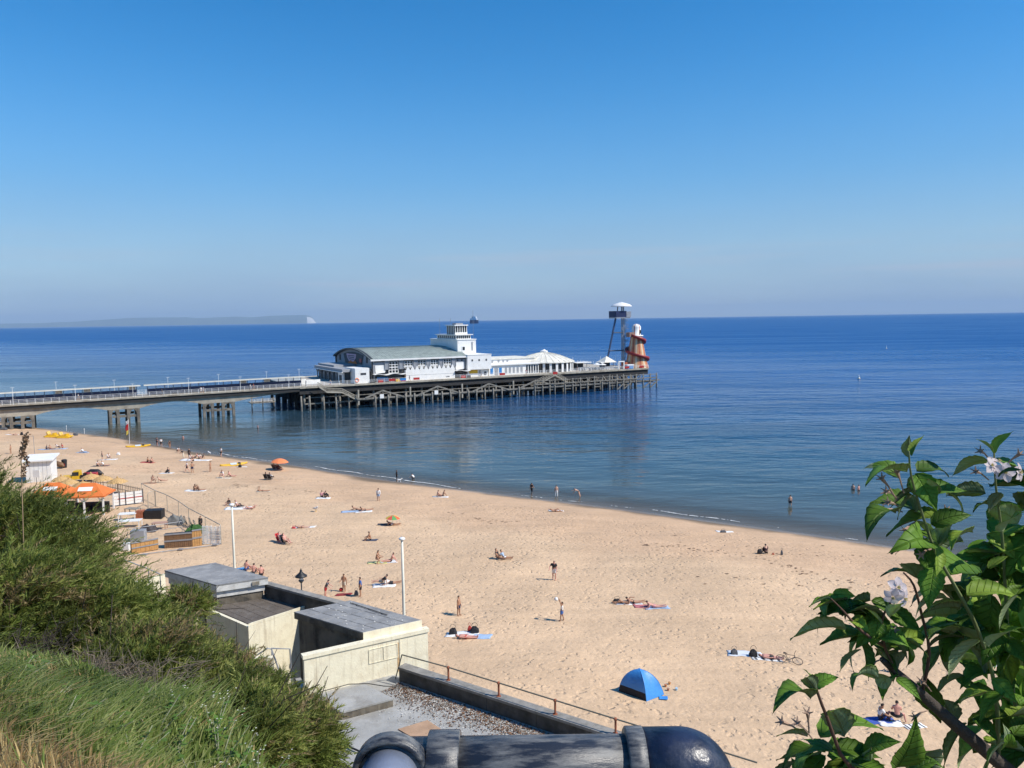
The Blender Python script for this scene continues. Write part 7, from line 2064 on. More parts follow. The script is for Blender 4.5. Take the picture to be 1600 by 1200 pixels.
for k, a in enumerate((
    (-45, 835, 15, 1.15, 1.0, 'feathery tamarisk bush cut by the left edge, upper one'), (42, 868, 14.5, 1.12, .92, 'large feathery tamarisk bush below the white hut'),
    (100, 925, 14, .74, .66, 'feathery tamarisk bush in front of the orange gazebo'), (10, 965, 11.5, .95, .75, 'dark feathery tamarisk bush at left edge above the grass'),
    (120, 985, 12, .82, .62, 'feathery tamarisk bush in the middle of the slope'), (205, 1010, 12.5, .66, .46, 'feathery tamarisk bush left of far flat roof'),
    (215, 1062, 10.5, .66, .42, 'olive tamarisk bush just above the tall grass'), (290, 1058, 12.5, .48, .36, 'feathery tamarisk bush at the corner of low brown roof'),
    (305, 1108, 10.5, .56, .4, 'dark tamarisk bush in front of the cream garden wall'), (388, 1120, 11, .44, .36, 'tamarisk bush at foot of the ladder'),
    (448, 1175, 10, .42, .34, 'lowest tamarisk bush beside the terrace edge'), (370, 1165, 9, .52, .36, 'low tamarisk bush at the bottom of the picture'), (350, 1075, 12.2, .4, .32, 'tamarisk bush hiding the foot of low brown roofed block'), (290, 955, 15, .2, .26, 'small tamarisk tuft in front of the far flat roof'))):
    tamarisk(*a, 100 + k, nspr=1900 if a[3] > .8 else (1300 if a[3] > .4 else 420))
GR = [leaf_mat('grass_green', (.165, .225, .05), .4), leaf_mat('grass_pale', (.33, .36, .13), .4), leaf_mat('grass_straw', (.56, .42, .19), .35), leaf_mat('grass_brown', (.40, .26, .12), .35)]
def grass():
    g = np.random.default_rng(42); n = 120000
    y = g.uniform(2.6, 11.5, n); x = g.uniform(-9.5, -.1, n)
    v = x * U2.x + y * U2.y; t = x * N2.x + y * N2.y
    ok = (t > .7) & (t < 7.0) & (x / y < -.13) & (x / y > -.80) & (g.random(n) < np.clip(1.2 - (t - 4.0) * .35, .12, 1)); x, y, t, v = x[ok], y[ok], t[ok], v[ok]; n = len(x)
    z = cliff_h(x, y) - .02
    dry = np.clip((3.1 - t + .9 * np.sin(1.3 * v) + .5 * np.sin(3.1 * v + 1)) / 2.0, .05, .92)
    r_ = g.random(n); mk = np.where(r_ < dry * .62, 2, np.where(r_ < dry, 3, np.where(g.random(n) < .35, 1, 0)))
    h = g.uniform(.12, .42, n) ** 1.0 * np.where(mk >= 2, .85, 1.0) * (.85 + .3 * np.sin(2.1 * v + t)); a = g.random(n) * 6.28; fl_ = 1.6 * np.sin(.9 * v + .4) + 1.4 * np.sin(1.3 * t + .7 * v)
    d = np.stack([np.cos(a), np.sin(a), np.zeros(n)], 1) * .8 + np.stack([.55 * np.cos(fl_), .55 * np.sin(fl_), np.zeros(n)], 1) + np.array([.2, 0, 0]); wd = g.uniform(.004, .0085, n) * np.clip(y / 4, .8, 1.8)
    pe = unit(np.cross(d, np.array([0, 0, 1.0]))) * wd[:, None]; o = np.stack([x, y, z], 1); bend = g.uniform(.1, 1.15, n)
    V = np.empty((n, 7, 3), np.float32)
    for i, (f, w_) in enumerate(((0, 1), (.4, .85), (.75, .6))):
        p = o + np.array([0, 0, 1]) * (h * f * (1 - .25 * bend * f))[:, None] + d * (h * bend * f * f)[:, None]
        V[:, i * 2] = p - pe * w_; V[:, i * 2 + 1] = p + pe * w_
    V[:, 6] = o + np.array([0, 0, 1]) * (h * (1 - .3 * bend))[:, None] + d * (h * bend)[:, None]
    idx = np.arange(n)[:, None] * 7
    T_ = np.concatenate([idx + np.array(t_) for t_ in ((0, 1, 3), (0, 3, 2), (2, 3, 5), (2, 5, 4), (4, 5, 6))], 1).reshape(-1, 3)
    tag(link('tall_grass', np_mesh('tall_grass', V.reshape(-1, 3), T_, GR, False, np.repeat(mk, 5))), 'tall grass turning straw brown at the cliff edge', 'grass', kind='stuff')
grass()
M_petalw = mat('weed_flower_white', (.72, .72, .62), .7, .1, 8); M_weedleaf = leaf_mat('weed_leaf', (.12, .22, .04), .35)
def weed(px, py, y, h, nst, label, seed, flowers=True):
    c = at_y(px, py, y); g = np.random.default_rng(seed); gz = float(cliff_h(np.float64(c.x), np.float64(c.y)))
    r_ = thing('flowering_weed', (c.x, c.y, gz - .03), label, 'weed', 0, 'weeds in the grass'); H_ = max(c.z - gz, .2) + h
    b = MB(); lv = []; fl = []
    for k in range(nst):
        a = g.random() * 6.28; e = np.array([.22 * math.cos(a) + .08, .22 * math.sin(a), H_ * g.uniform(.75, 1.0)]); m_ = e * np.array([.4, .4, .55])
        b.tube([(0, 0, 0), tuple(m_), tuple(e)], [.006, .005, .003], 4)
        for q in range(9):
            s_ = m_ + (e - m_) * g.uniform(-.8, 1); aa = g.random() * 6.28; L_ = g.uniform(.04, .09); dv = np.array([math.cos(aa), math.sin(aa), g.uniform(-.2, .5)]) * L_; pe = np.cross(dv, [0, 0, 1]) * .28
            lv.append([s_, s_ + dv * .5 + pe, s_ + dv, s_ + dv * .5 - pe])
        for q in range(4):
            s_ = e + g.normal(0, .03, 3)
            for w_ in range(4):
                aa = w_ * 1.57 + g.random(); fl.append([s_, s_ + np.array([math.cos(aa), math.sin(aa), .3]) * .007, s_ + np.array([math.cos(aa + .5), math.sin(aa + .5), .35]) * .010, s_ + np.array([math.cos(aa + 1), math.sin(aa + 1), .3]) * .007])
    b.build('stem', mat('weed_stem', (.28, .29, .2), .8), r_)
    for nm, q, m_ in (('leaves', lv, M_weedleaf),) + ((('blossom', fl, M_petalw),) if flowers else ()):
        V = np.array(q).reshape(-1, 3); link(nm, np_mesh(nm, V, np.arange(len(V)).reshape(-1, 4), [m_]), r_)
for k, a in enumerate(((285, 1085, 7.5, .1, 6, 'pale stemmed weed with white flowers in front of dark bush'), (330, 1110, 7.2, .1, 6, 'white flowered weed between grass and lower bushes'), (352, 1170, 6.6, .08, 5, 'white flowered weed near the bottom edge'),
                       (268, 1135, 6.5, .05, 5, 'bright green leafy weed without flowers in the grass', 0), (310, 1165, 6.0, .05, 5, 'broad leafed green weed at the bottom of the grass', 0), (400, 1185, 7.0, .08, 5, 'small white flowered weed at the very bottom'))):
    weed(*a[:6], 300 + k, flowers=len(a) < 7)
for k, (px, py, y, h, n_) in enumerate(((60, 1110, 5.8, .06, 6), (150, 1130, 5.9, .05, 6), (205, 1165, 5.6, .04, 6), (235, 1110, 6.6, .08, 5), (95, 1160, 5.2, .03, 6), (340, 1140, 6.9, .08, 6), (20, 1070, 6.6, .08, 6), (190, 1100, 7.0, .1, 5))):
    weed(px, py, y, h, n_, ['leafy green weed at far left in the grass', 'leafy green weed in the middle of the grass', 'low leafy weed where grass turns brown', 'leafy weed below the dead stems', 'short leafy weed in the straw at lower left',
                            'leafy weed just right of the white flowers', 'leafy weed at left edge high in the grass', 'leafy weed at the top edge of grass'][k], 400 + k, flowers=False)
# bare dead brushwood between grass and bushes
def brushwood(px, py, y, w_, h, label, seed, c):
    p = at_y(px, py, y); g = np.random.default_rng(seed); gz = float(cliff_h(np.float64(p.x), np.float64(p.y)))
    r_ = thing('dead_brushwood', (p.x, p.y, gz), label, 'brushwood', 0, 'dead brushwood on the slope'); b = MB(); H_ = max(p.z - gz, .1) + h
    for k in range(34):
        a = g.random() * 6.28; s_ = np.array([g.normal(0, w_ * .4), g.normal(0, w_ * .25), 0]); e = s_ + np.array([.5 * math.cos(a) + .2, .4 * math.sin(a), H_ * g.uniform(.5, 1)]); m_ = (s_ + e) / 2 + g.normal(0, .08, 3)
        b.tube([tuple(s_), tuple(m_), tuple(e)], [.012, .008, .003], 4, cap=False)
        for q in range(9):
            f = g.uniform(.25, 1); u_ = s_ * (1 - f) + e * f + g.normal(0, .03, 3); dd = g.normal(0, .13, 3) + np.array([.06, 0, .08]); b.tube([tuple(u_), tuple(u_ + dd * .6 + g.normal(0, .02, 3)), tuple(u_ + dd)], [.004, .003, .0012], 3, cap=False)
    o = b.build('twigs', c, r_); o['kind'] = 'stuff'
M_grtwig = mat('grey_twig', (.17, .135, .10), .9, .3, 9)
brushwood(95, 1050, 8.6, .8, .12, 'bare grey brown brushwood at left between grass and dark bush', 61, M_grtwig)
brushwood(185, 1085, 8.4, .6, .06, 'tangled dead stems right at the upper edge of grass', 62, M_grtwig)
brushwood(290, 1048, 11.4, .6, .15, 'brown dead twigs among the bushes left of the cream wall', 63, M_twig)
brushwood(30, 1010, 9.5, .6, .2, 'dark bare twigs under the bush at left edge', 64, M_bark)
# dry flower spike standing out of the upper left bush
p = at_y(22, 745, 13.0); gz = float(cliff_h(np.float64(p.x), np.float64(p.y)))
r_ = thing('dry_stalk', (p.x, p.y, gz), 'tall dry brown flower spike above the left bush', 'stalk'); t_ = at_y(41, 680, 13.0) - Vector((p.x, p.y, gz)); m_ = at_y(33, 715, 13.0) - Vector((p.x, p.y, gz))
MB().tube([(0, 0, 0), tuple(m_ * .6), tuple(m_), tuple(t_)], [.012, .009, .007, .004], 6).build('stem', mat('straw_stem', (.34, .24, .14), .9), r_)
g_ = np.random.default_rng(5); lv = []
for k in range(260):
    f = g_.random(); s_ = np.array(m_.lerp(t_, f)) if f > .0 else np.array(m_); s_ = s_ + g_.normal(0, .018, 3) + np.array([0, 0, -.35 * (g_.random() < .3)]); d_ = unit(g_.normal(0, 1, 3) + np.array([0, 0, .8])) * .05; pe = np.cross(d_, [.3, 1, 0]) * .35
    lv.append([s_, s_ + d_ * .5 + pe, s_ + d_, s_ + d_ * .5 - pe])
V = np.array(lv).reshape(-1, 3); link('seed_heads', np_mesh('seed_heads', V, np.arange(len(V)).reshape(-1, 4), [mat('dry_seed', (.30, .18, .10), .9, .3, 9)]), r_)

# ------------------------------------------------------------------ apple tree on the right
def apple_leaf_mats():
    out = []
    for nm, col, rough, tr in (('apple_leaf_top', (.14, .265, .034), .52, .42), ('apple_leaf_young', (.30, .43, .065), .52, .5), ('apple_leaf_under', (.30, .38, .20), .75, .34)):
        m = leaf_mat(nm, col, tr, rough, .15, .38); N, L = m.node_tree.nodes, m.node_tree.links
        b = N['Principled BSDF']; b.inputs['Specular IOR Level'].default_value = .22
        tc = N.new('ShaderNodeTexCoord'); sp = N.new('ShaderNodeSeparateXYZ'); L.new(tc.outputs['Object'], sp.inputs[0])
        ab = N.new('ShaderNodeMath'); ab.operation = 'ABSOLUTE'; L.new(sp.outputs['Y'], ab.inputs[0])
        ma = N.new('ShaderNodeMath'); ma.operation = 'MULTIPLY_ADD'; ma.inputs[1].default_value = -.9; L.new(ab.outputs[0], ma.inputs[0]); L.new(sp.outputs['X'], ma.inputs[2])
        sn = N.new('ShaderNodeMath'); sn.operation = 'MULTIPLY'; sn.inputs[1].default_value = 52; L.new(ma.outputs[0], sn.inputs[0])
        si = N.new('ShaderNodeMath'); si.operation = 'SINE'; L.new(sn.outputs[0], si.inputs[0])
        pw = N.new('ShaderNodeMapRange'); pw.inputs['From Min'].default_value = .72; pw.inputs['From Max'].default_value = 1; L.new(si.outputs[0], pw.inputs['Value'])
        mid = N.new('ShaderNodeMapRange'); mid.inputs['From Min'].default_value = .02; mid.inputs['From Max'].default_value = .0; L.new(ab.outputs[0], mid.inputs['Value'])
        mxm = N.new('ShaderNodeMath'); mxm.operation = 'MAXIMUM'; L.new(pw.outputs[0], mxm.inputs[0]); L.new(mid.outputs[0], mxm.inputs[1])
        bp = N.new('ShaderNodeBump'); bp.inputs['Strength'].default_value = .55; bp.inputs['Distance'].default_value = .01; bp.invert = True
        L.new(mxm.outputs[0], bp.inputs['Height']); L.new(bp.outputs[0], b.inputs['Normal'])
        out.append(m)
    return out
AL = apple_leaf_mats()
def leaf_mesh(name, droop, fold, wid, young, wave):
    n = 14; V = []; F = []; mi = []
    for i in range(n + 1):
        q = i / n; w_ = wid * 1.12 * (math.sin(math.pi * q ** .72) * (1 - q) ** .22 if 0 < q < 1 else 0.0) * (1 + (.05 if i % 2 else -.05)); ang = droop * q
        cx = math.sin(ang) / droop if abs(droop) > 1e-3 else q; cz = (math.cos(ang) - 1) / droop if abs(droop) > 1e-3 else 0
        for s in (-1, -.5, 0, .5, 1): V.append((cx, s * w_ * math.cos(fold), cz + abs(s) * w_ * math.sin(fold) + wave * math.sin(q * 9 + s * 2) * abs(s)))
    k = len(V); V += [(x, y, z - .006) for x, y, z in V]
    for i in range(n):
        for j in range(4):
            a = i * 5 + j
            F.append((a, a + 5, a + 6, a + 1)); mi.append(0); F.append((k + a, k + a + 1, k + a + 6, k + a + 5)); mi.append(1)
    for i in range(n):
        for j in (0, 4):
            a = i * 5 + j; F.append((a, k + a, k + a + 5, a + 5)); mi.append(0)
    return np_mesh(name, V, F, [AL[1] if young else AL[0], AL[2]], True, mi)
LEAVES = [leaf_mesh('leaf', d, f, w_, yg, wv) for d, f, w_, yg, wv in ((.5, .35, .27, 0, .02), (1.1, .3, .26, 0, .03), (1.6, .55, .24, 0, .025), (-.5, .4, .26, 0, .03), (.8, .5, .25, 1, .03), (.3, .7, .22, 1, .02), (2.1, .45, .25, 0, .03))]
TREE = thing('apple_tree', (1.9, 2.3, 22.9), 'leafy apple tree with white blossom reaching in from the right', 'tree')
T0 = Vector(TREE.location)
def AP(px, py, d): return at_y(px, py, d)
NLEAF = [0]
def put_leaf(base, tip, var, roll, parent=TREE, wscale=1.0):
    """Leaf from base to tip (world points); roll turns its face about its own length, 0 = face up."""
    x = tip - base; L_ = x.length; x = x.normalized(); up = Vector((0, 0, 1))
    if abs(x.dot(up)) > .93: up = Vector((-.5, -.8, .2))
    y = up.cross(x).normalized(); z = x.cross(y)
    rot = Matrix((x, y, z)).transposed().to_4x4() @ Matrix.Rotation(R(roll), 4, 'X')
    # leaves curve downward: lengthen to keep the chord
    o = bpy.data.objects.new('leaf', LEAVES[var]); COL.objects.link(o)
    dr = (.5, 1.1, 1.6, -.5, .8, .3, 2.1)[var]; ch = 2 * math.sin(abs(dr) / 2) / abs(dr); k = L_ / ch
    pit = Matrix.Rotation(-dr / 2, 4, 'Y')
    m_ = Matrix.Translation(base - T0) @ rot @ pit @ Matrix.Diagonal((k, k * wscale, k, 1))
    o.parent = parent; o.matrix_local = m_
    NLEAF[0] += 1
    return o
def branch(pts, rad, m_, name='branch'):
    P_ = [AP(*p) - T0 for p in pts]
    # smooth the polyline
    Q_ = []
    for i in range(len(P_) - 1):
        for f in (0, .33, .66): 
            a, b_ = P_[i], P_[i + 1]; pa = P_[max(i - 1, 0)]; nb = P_[min(i + 2, len(P_) - 1)]
            t2, t3 = f * f, f ** 3
            Q_.append(.5 * ((2 * a) + (b_ - pa) * f + (2 * pa - 5 * a + 4 * b_ - nb) * t2 + (-pa + 3 * a - 3 * b_ + nb) * t3))
    Q_.append(P_[-1]); n = len(Q_)
    rs = [rad[0] + (rad[1] - rad[0]) * i / (n - 1) for i in range(n)]
    return MB().tube(Q_, rs, 8).build(name, m_, TREE, True)
M_green = leaf_mat('green_shoot', (.17, .20, .08), .1, .6); M_rtwig = mat('reddish_twig', (.10, .05, .032), .8, .3, 30)
D = 1.35
MB().tube([(0.5, -.3, -2.5), (.3, -.2, -1.2), tuple(AP(1760, 1420, 1.75) - T0), tuple(AP(1640, 1260, 1.6) - T0)], [.07, .05, .035, .024], 10).build('trunk', M_bark, TREE, True)
branch([(1640, 1260, 1.6), (1560, 1190, 1.5), (1490, 1130, 1.45), (1440, 1085, 1.42), (1400, 1050, 1.4), (1378, 1030, 1.38)], (.016, .005), M_bark)
branch([(1560, 1190, 1.5), (1556, 1080, 1.46), (1530, 990, 1.42), (1500, 930, 1.38), (1462, 862, 1.36), (1440, 800, 1.35), (1424, 745, 1.34), (1420, 705, 1.33)], (.0044, .0015), M_green, 'shoot')
branch([(1600, 1180, 1.6), (1580, 1060, 1.55), (1572, 940, 1.5), (1566, 840, 1.47), (1556, 760, 1.45), (1553, 700, 1.44)], (.0044, .0015), M_green, 'shoot')
branch([(1400, 1050, 1.4), (1382, 1010, 1.37), (1378, 970, 1.35), (1392, 940, 1.34)], (.0035, .0016), M_rtwig, 'twig')
branch([(1382, 1010, 1.37), (1345, 985, 1.34), (1318, 955, 1.33), (1298, 935, 1.32)], (.003, .0012), M_rtwig, 'twig')
branch([(1500, 1240, 1.3), (1420, 1215, 1.28), (1330, 1200, 1.25), (1292, 1120, 1.23), (1275, 1075, 1.22), (1268, 1055, 1.22)], (.005, .0015), M_rtwig, 'twig')
branch([(1440, 1085, 1.42), (1452, 1020, 1.4), (1440, 960, 1.36), (1428, 915, 1.33), (1412, 895, 1.32)], (.0035, .0015), M_rtwig, 'twig')
branch([(1700, 1180, 1.7), (1680, 1000, 1.6), (1660, 850, 1.55), (1650, 740, 1.5)], (.014, .004), M_bark)
branch([(1640, 1260, 1.6), (1720, 1100, 1.4), (1760, 900, 1.3), (1790, 720, 1.25)], (.016, .004), M_bark)
# leaves measured from the photograph: base, tip, depth at base and tip, shape, roll
HAND = [((1418, 735), (1352, 758), 1, 15), ((1430, 740), (1465, 800), 0, 30), ((1424, 742), (1462, 790), 3, -40), ((1432, 735), (1483, 745), 1, 10), ((1543, 720), (1487, 745), 1, 25), ((1420, 715), (1421, 680), 5, 40), ((1424, 712), (1444, 680), 5, -30),
        ((1400, 800), (1354, 845), 2, 20), ((1425, 775), (1402, 812), 0, 60), ((1432, 800), (1412, 765), 0, 70), ((1447, 850), (1399, 866), 1, 20), ((1462, 860), (1490, 815), 4, -20), ((1455, 820), (1520, 805), 1, 30), ((1500, 775), (1478, 772), 5, 0), ((1540, 770), (1478, 775), 4, 50),
        ((1552, 705), (1526, 686), 5, 20), ((1553, 708), (1583, 674), 4, 30), ((1560, 745), (1600, 735), 1, 10), ((1565, 770), (1545, 800), 0, 40), ((1562, 790), (1520, 800), 1, 35), ((1520, 830), (1485, 860), 4, 20), ((1505, 845), (1470, 905), 2, 40), ((1568, 830), (1600, 800), 0, 20),
        ((1540, 870), (1500, 920), 0, 30), ((1562, 900), (1520, 900), 1, -30), ((1575, 880), (1610, 850), 0, 10), ((1510, 930), (1595, 935), 4, 20), ((1480, 935), (1430, 975), 2, 30), ((1440, 905), (1376, 900), 1, 25), ((1432, 900), (1408, 880), 0, 30), ((1450, 905), (1440, 880), 4, 10),
        ((1298, 935), (1264, 948), 5, 20), ((1300, 930), (1338, 932), 4, 40), ((1306, 938), (1290, 965), 4, 60), ((1318, 950), (1372, 975), 1, -25), ((1330, 968), (1360, 990), 4, 10), ((1345, 1015), (1312, 1050), 0, 30), ((1372, 1060), (1332, 1080), 2, 40), ((1385, 1000), (1418, 1030), 1, -20), ((1378, 975), (1352, 950), 5, 30),
        ((1392, 1060), (1380, 1095), 6, 0), ((1400, 1045), (1420, 1015), 4, 20), ((1390, 965), (1412, 942), 5, 0), ((1400, 1060), (1440, 1095), 0, 20),
        ((1268, 1090), (1207, 1115), 2, 15), ((1268, 1060), (1254, 1045), 0, 40), ((1268, 1075), (1312, 1058), 1, 15), ((1275, 1080), (1258, 1058), 5, 20),
        ((1280, 1150), (1380, 1140), 1, 10), ((1300, 1170), (1378, 1185), 0, 15), ((1262, 1150), (1213, 1150), 0, 40), ((1270, 1165), (1222, 1200), 1, 20), ((1290, 1180), (1250, 1235), 0, 10), ((1330, 1190), (1400, 1225), 0, 15), ((1320, 1150), (1296, 1110), 4, 20), ((1350, 1180), (1410, 1160), 1, 25), ((1310, 1200), (1290, 1260), 0, 20), ((1240, 1190), (1215, 1230), 0, 15),
        ((1400, 1200), (1432, 1120), 0, 60), ((1420, 1215), (1470, 1190), 1, 20), ((1450, 1060), (1470, 1130), 0, 35), ((1475, 1010), (1442, 1080), 0, 55), ((1490, 990), (1450, 1000), 1, 30), ((1500, 950), (1440, 960), 0, 40), ((1515, 960), (1470, 1000), 1, 30), ((1530, 1000), (1480, 1060), 0, 50), ((1545, 1010), (1600, 980), 0, 20),
        ((1555, 1050), (1500, 1075), 1, 20), ((1550, 1060), (1590, 1100), 0, 40), ((1570, 1080), (1530, 1130), 0, 35), ((1575, 1000), (1610, 1040), 0, 50), ((1565, 970), (1525, 1010), 1, 30), ((1590, 930), (1560, 990), 0, 45), ((1600, 1000), (1560, 1060), 0, 30), ((1500, 1100), (1540, 1080), 4, 20), ((1520, 1120), (1560, 1160), 1, 30), ((1490, 1130), (1470, 1090), 0, 30), ((1585, 1130), (1620, 1170), 0, 30), ((1570, 1160), (1540, 1200), 0, 40)]
g_ = random.Random(21)
for (b0, t0_, var, roll) in HAND:
    d0 = D + g_.uniform(-.06, .1) if b0[0] < 1430 else 1.40 + g_.uniform(-.08, .14)
    if b0[0] < 1440 and b0[1] > 1120 or b0[0] < 1330 and b0[1] > 1040: d0 = 1.24 + g_.uniform(-.04, .05)
    put_leaf(AP(*b0, d0), AP(*t0_, d0 - g_.uniform(-.03, .06)), var, roll + g_.uniform(-15, 15), wscale=g_.uniform(1.0, 1.25))
# fill along the shoots inside the crown
def fill(n, x0, x1, y0, y1, d0, d1, seed, keep):
    g = random.Random(seed); k = 0
    while k < n:
        px, py = g.uniform(x0, x1), g.uniform(y0, y1)
        if not keep(px, py): continue
        d = g.uniform(d0, d1); a = g.uniform(0, 6.28); L_ = g.uniform(55, 95)
        put_leaf(AP(px, py, d), AP(px + L_ * math.cos(a), py + abs(L_ * math.sin(a)) * g.choice([1, 1, 1, -.5]) * .8, d + g.uniform(-.05, .05)), g.choice([0, 1, 1, 2, 3, 6, 4, 4, 5]), g.uniform(-50, 50), wscale=g.uniform(1.0, 1.25)); k += 1
fill(90, 1440, 1640, 860, 1180, 1.42, 1.68, 5, lambda x, y: x > 1475 + max(0, (y - 1050)) * .35 - max(0, 980 - y) * -.25 and not (1480 < x < 1540 and 1060 < y < 1125))
fill(34, 1530, 1660, 740, 900, 1.45, 1.62, 6, lambda x, y: x > 1540)
fill(26, 1300, 1420, 935, 1040, 1.34, 1.44, 11, lambda x, y: abs((x - 1300) * .55 - (y - 935)) < 45)
fill(16, 1400, 1480, 740, 900, 1.34, 1.44, 12, lambda x, y: abs((x - 1425) - (y - 740) * .3) < 26)
fill(30, 1225, 1440, 1175, 1260, 1.22, 1.34, 8, lambda x, y: True)
# the rest of the crown beyond the right edge: casts the shade seen on these leaves and on the pipe
def crown_rest():
    g = np.random.default_rng(77); V = []; F = []; mi = []; n = 400
    me = LEAVES[1]; co = np.empty(len(me.vertices) * 3); me.vertices.foreach_get('co', co); co = co.reshape(-1, 3)
    fs = [tuple(p.vertices) for p in me.polygons if p.material_index == 0 and len(p.vertices) == 4]; fs = fs[:56]
    for k in range(n):
        px, py = g.uniform(1650, 2300), g.uniform(380, 1250); d = g.uniform(1.05, 2.1)
        if k >= 170: px, py = g.uniform(1455, 1660), g.uniform(800, 1210); d = g.uniform(1.6, 2.0)
        if k >= 170 and (px < 1510 + max(0, py - 1000) * .4 or px < 1560 - (py - 800) * .5): continue
        if d < 1.2 and px < 1750: continue
        c = np.array(AP(px, py, d) - T0); e = Euler((g.uniform(-.7, .7), g.uniform(-.3, .9), g.uniform(0, 6.28))).to_matrix(); s_ = g.uniform(.07, .10)
        o = len(V); V += [tuple(c + s_ * np.array(e @ Vector(q))) for q in co[:75]]; nf = [tuple(o + i for i in f) for f in fs if max(f) < 75]; F += nf; mi += [int(g.random() < .3)] * len(nf)
    o = link('foliage', np_mesh('foliage', V, F, [AL[0], AL[1]], True, mi), TREE); o['kind'] = 'stuff'
crown_rest()
# blossom and spent calyces
M_petal = leaf_mat('apple_petal', (.72, .62, .62), .35, .6, .06); M_cal = mat('dry_calyx', (.33, .22, .16), .85, .25, 30); M_sta = mat('stamen', (.6, .5, .2), .7)
def blossom(px, py, d, r0, rx, rz):
    c = AP(px, py, d) - T0; fl = bpy.data.objects.new('blossom', None); COL.objects.link(fl); fl.parent = TREE; fl.location = c; fl.rotation_euler = (R(rx), 0, R(rz))
    for k in range(5):
        a = 2 * math.pi * k / 5; V = []; F = []
        for i in range(5):
            q = i / 4; w_ = .42 * math.sin(math.pi * (.12 + .8 * q))
            for s in (-1, 0, 1): V.append(((.12 + q * .9) * r0, s * w_ * r0, (.12 * q + .12 * abs(s) - .25 * q * q) * r0))
        for i in range(4):
            for j in range(2): F.append((i * 3 + j, (i + 1) * 3 + j, (i + 1) * 3 + j + 1, i * 3 + j + 1))
        o = MB().add(V, F).build('petal', M_petal, fl, True); o.rotation_euler = (0, 0, a)
    b = MB()
    for k in range(9): a = k * .7; b.tube([(0, 0, 0), (.16 * r0 * math.cos(a), .16 * r0 * math.sin(a), .35 * r0)], .0006, 4)
    b.build('stamens', M_sta, fl)
for a in ((1548, 728, 1.40, .017, 60, 20), (1570, 738, 1.39, .018, 75, -10), (1560, 722, 1.43, .017, 30, 60), (1592, 738, 1.40, .017, 80, 40), (1402, 918, 1.29, .018, 70, 10), (1412, 935, 1.30, .017, 95, 40), (1395, 932, 1.28, .016, 110, -20)): blossom(*a)
def calyx(px, py, d, bx, by):
    c, b0 = AP(px, py, d) - T0, AP(bx, by, d + .02) - T0; b = MB(); b.tube([b0, b0.lerp(c, .6) + Vector((0, 0, .003)), c], [.0012, .0016, .0035], 5)
    dr = (c - b0).normalized()
    for k in range(5):
        a = k * 1.256; s = dr.orthogonal().normalized(); s2 = dr.cross(s); e = c + dr * .007 + (s * math.cos(a) + s2 * math.sin(a)) * .009; b.tube([c, e], [.0025, .0006], 4)
    b.build('spent_flower', M_cal, TREE)
for a in ((1378, 748, 1.34, 1402, 782), (1402, 738, 1.33, 1412, 770), (1385, 768, 1.34, 1403, 780), (1388, 785, 1.34, 1408, 795), (1383, 797, 1.34, 1410, 800), (1478, 798, 1.36, 1460, 815), (1482, 812, 1.36, 1462, 825), (1525, 737, 1.42, 1545, 750), (1532, 705, 1.42, 1548, 720), (1592, 710, 1.42, 1565, 735), (1415, 828, 1.35, 1432, 815), (1440, 866, 1.35, 1455, 858),
          (1222, 1128, 1.22, 1260, 1150), (1262, 1115, 1.22, 1264, 1145), (1246, 1130, 1.21, 1270, 1155), (1440, 1065, 1.38, 1455, 1080), (1430, 1120, 1.4, 1450, 1110), (1396, 985, 1.36, 1386, 1000), (1362, 1040, 1.36, 1378, 1030)): calyx(*a)

# ------------------------------------------------------------------ black hand rail right in front of us
M_pipe = bpy.data.materials.new('worn_black_paint'); M_pipe.use_nodes = True
def _pipe_mat(m):
    N, L = m.node_tree.nodes, m.node_tree.links; b = N['Principled BSDF']; tc = N.new('ShaderNodeTexCoord')
    n1 = N.new('ShaderNodeTexNoise'); n1.inputs['Scale'].default_value = 30; n1.inputs['Detail'].default_value = 12; n1.inputs['Roughness'].default_value = .68; mp = N.new('ShaderNodeMapping'); mp.inputs['Scale'].default_value = (.55, 2.2, 2.6)
    L.new(tc.outputs['Object'], mp.inputs[0]); L.new(mp.outputs[0], n1.inputs['Vector'])
    r0 = N.new('ShaderNodeMapRange'); r0.inputs['From Min'].default_value = .44; r0.inputs['From Max'].default_value = .68; L.new(n1.outputs['Fac'], r0.inputs['Value'])
    mx = N.new('ShaderNodeMix'); mx.data_type = 'RGBA'; mx.inputs['A'].default_value = (.022, .026, .036, 1); mx.inputs['B'].default_value = (.24, .235, .22, 1); L.new(r0.outputs[0], mx.inputs['Factor']); L.new(mx.outputs['Result'], b.inputs['Base Color'])
    r1 = N.new('ShaderNodeMapRange'); r1.inputs['To Min'].default_value = .33; r1.inputs['To Max'].default_value = .6; L.new(r0.outputs[0], r1.inputs['Value']); L.new(r1.outputs[0], b.inputs['Roughness'])
    bp = N.new('ShaderNodeBump'); bp.inputs['Distance'].default_value = .002; bp.inputs['Strength'].default_value = .6; L.new(n1.outputs['Fac'], bp.inputs['Height']); L.new(bp.outputs[0], b.inputs['Normal'])
_pipe_mat(M_pipe)
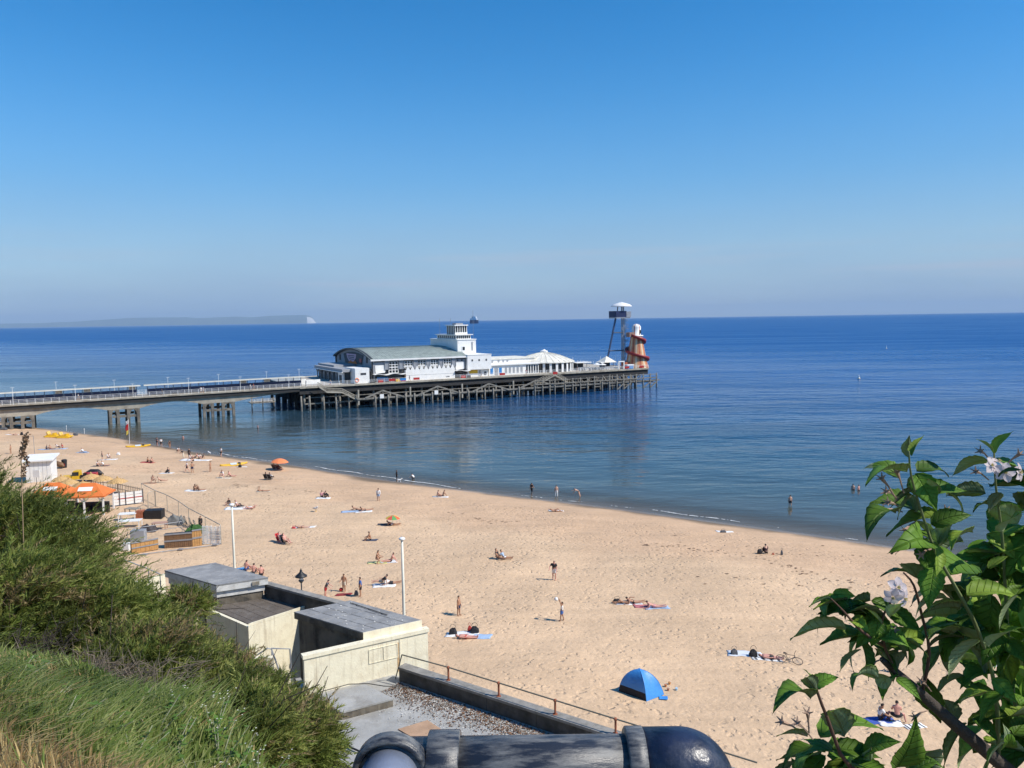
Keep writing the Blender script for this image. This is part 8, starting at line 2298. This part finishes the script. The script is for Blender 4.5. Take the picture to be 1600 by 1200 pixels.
def hand_rail():
    dd = .72; k = dd / FPX
    A_, B_ = at_y(612, 1206, dd), at_y(1075, 1200, dd)
    r_ = thing('pipe_railing', A_, 'thick black painted pipe railing with elbow right in front of the camera', 'railing'); O = Vector(A_)
    ax = (B_ - A_).normalized(); S = lambda p: tuple(Vector(p) - O); rp = 53 * k; rf = 63 * k; n = 40
    MB().tube([S(A_ + ax * (20 * k)), S(B_)], rp, n).build('pipe', M_pipe, r_, True)
    def sleeve(p0, p1, rad, lip=.0):
        d = (p1 - p0).normalized(); e = 4 * k
        return [(S(p0), rad * .955), (S(p0 + d * e * .4), rad), (S(p1 - d * e * .4), rad), (S(p1), rad * .955)]
    q = sleeve(A_ + ax * (60 * k), A_ + ax * (112 * k), rf); MB().tube([p for p, _ in q], [r for _, r in q], n).build('sleeve', M_pipe, r_, True)
    # right elbow: collar, then bend downward into a post
    c0 = at_y(978, 1200, dd); q = sleeve(c0, c0 + ax * (30 * k), rf * 1.01); MB().tube([p for p, _ in q], [r for _, r in q], n).build('collar', M_pipe, r_, True)
    P_ = [S(c0 + ax * (26 * k))]; cb = c0 + ax * (88 * k); br = 26 * k; dn = Vector((0, 0, -1))
    for a in np.linspace(0, math.pi / 2, 14): P_.append(S(cb - ax * 0 + ax * (br * math.sin(a)) + dn * (br * (1 - math.cos(a)))))
    P_.append(S(cb + ax * br + dn * (br + .12))); MB().tube(P_, rf * .985, n).build('elbow', mat('smooth_navy_reflection', (.014, .02, .042), .34, .5, 30, dirt=(.10, .105, .12), dscale=35, damt=.45, bump=.0008, bscale=160), r_, True)  # black elbow with its navy reflection put into the colour
    MB().tube([S(cb + ax * br + dn * (br + .1)), S(cb + ax * br + dn * 1.3)], rp, 24).build('post', M_pipe, r_, True)
    # left fitting: its mouth faces us, with the next pipe coming out towards the viewer
    tw = (Vector((-.06, -1.0, -.03))).normalized(); m0 = at_y(611, 1207, dd - .02)
    q = [(S(m0 - tw * (40 * k)), rf * .5), (S(m0 - tw * (30 * k)), rf * .8), (S(m0 - tw * (15 * k)), rf * .96), (S(m0), rf * .98), (S(m0 + tw * (8 * k)), rf * .97)]
    MB().tube([p for p, _ in q], [r for _, r in q], n).build('tee', M_pipe, r_, True)
    MB().tube([S(m0 + tw * (8 * k) + (Vector((1, 0, 0)) * math.cos(a) + tw.cross(Vector((1, 0, 0))) * math.sin(a)) * rf * .89) for a in np.linspace(0, 2 * math.pi, 41)], 5 * k, 10, cap=False).build('rim', M_pipe, r_, True)
    MB().tube([S(m0), S(m0 + tw * .05), S(m0 + tw * .45)], [rp * .86, rp * .86, rp * .86], n).build('pipe', mat('scuffed_sky_reflection', (.17, .20, .27), .32, .6, 10, bump=.0006, bscale=90), r_, True)  # sky reflection put into the scuffed pipe's blue-grey colour
hand_rail()
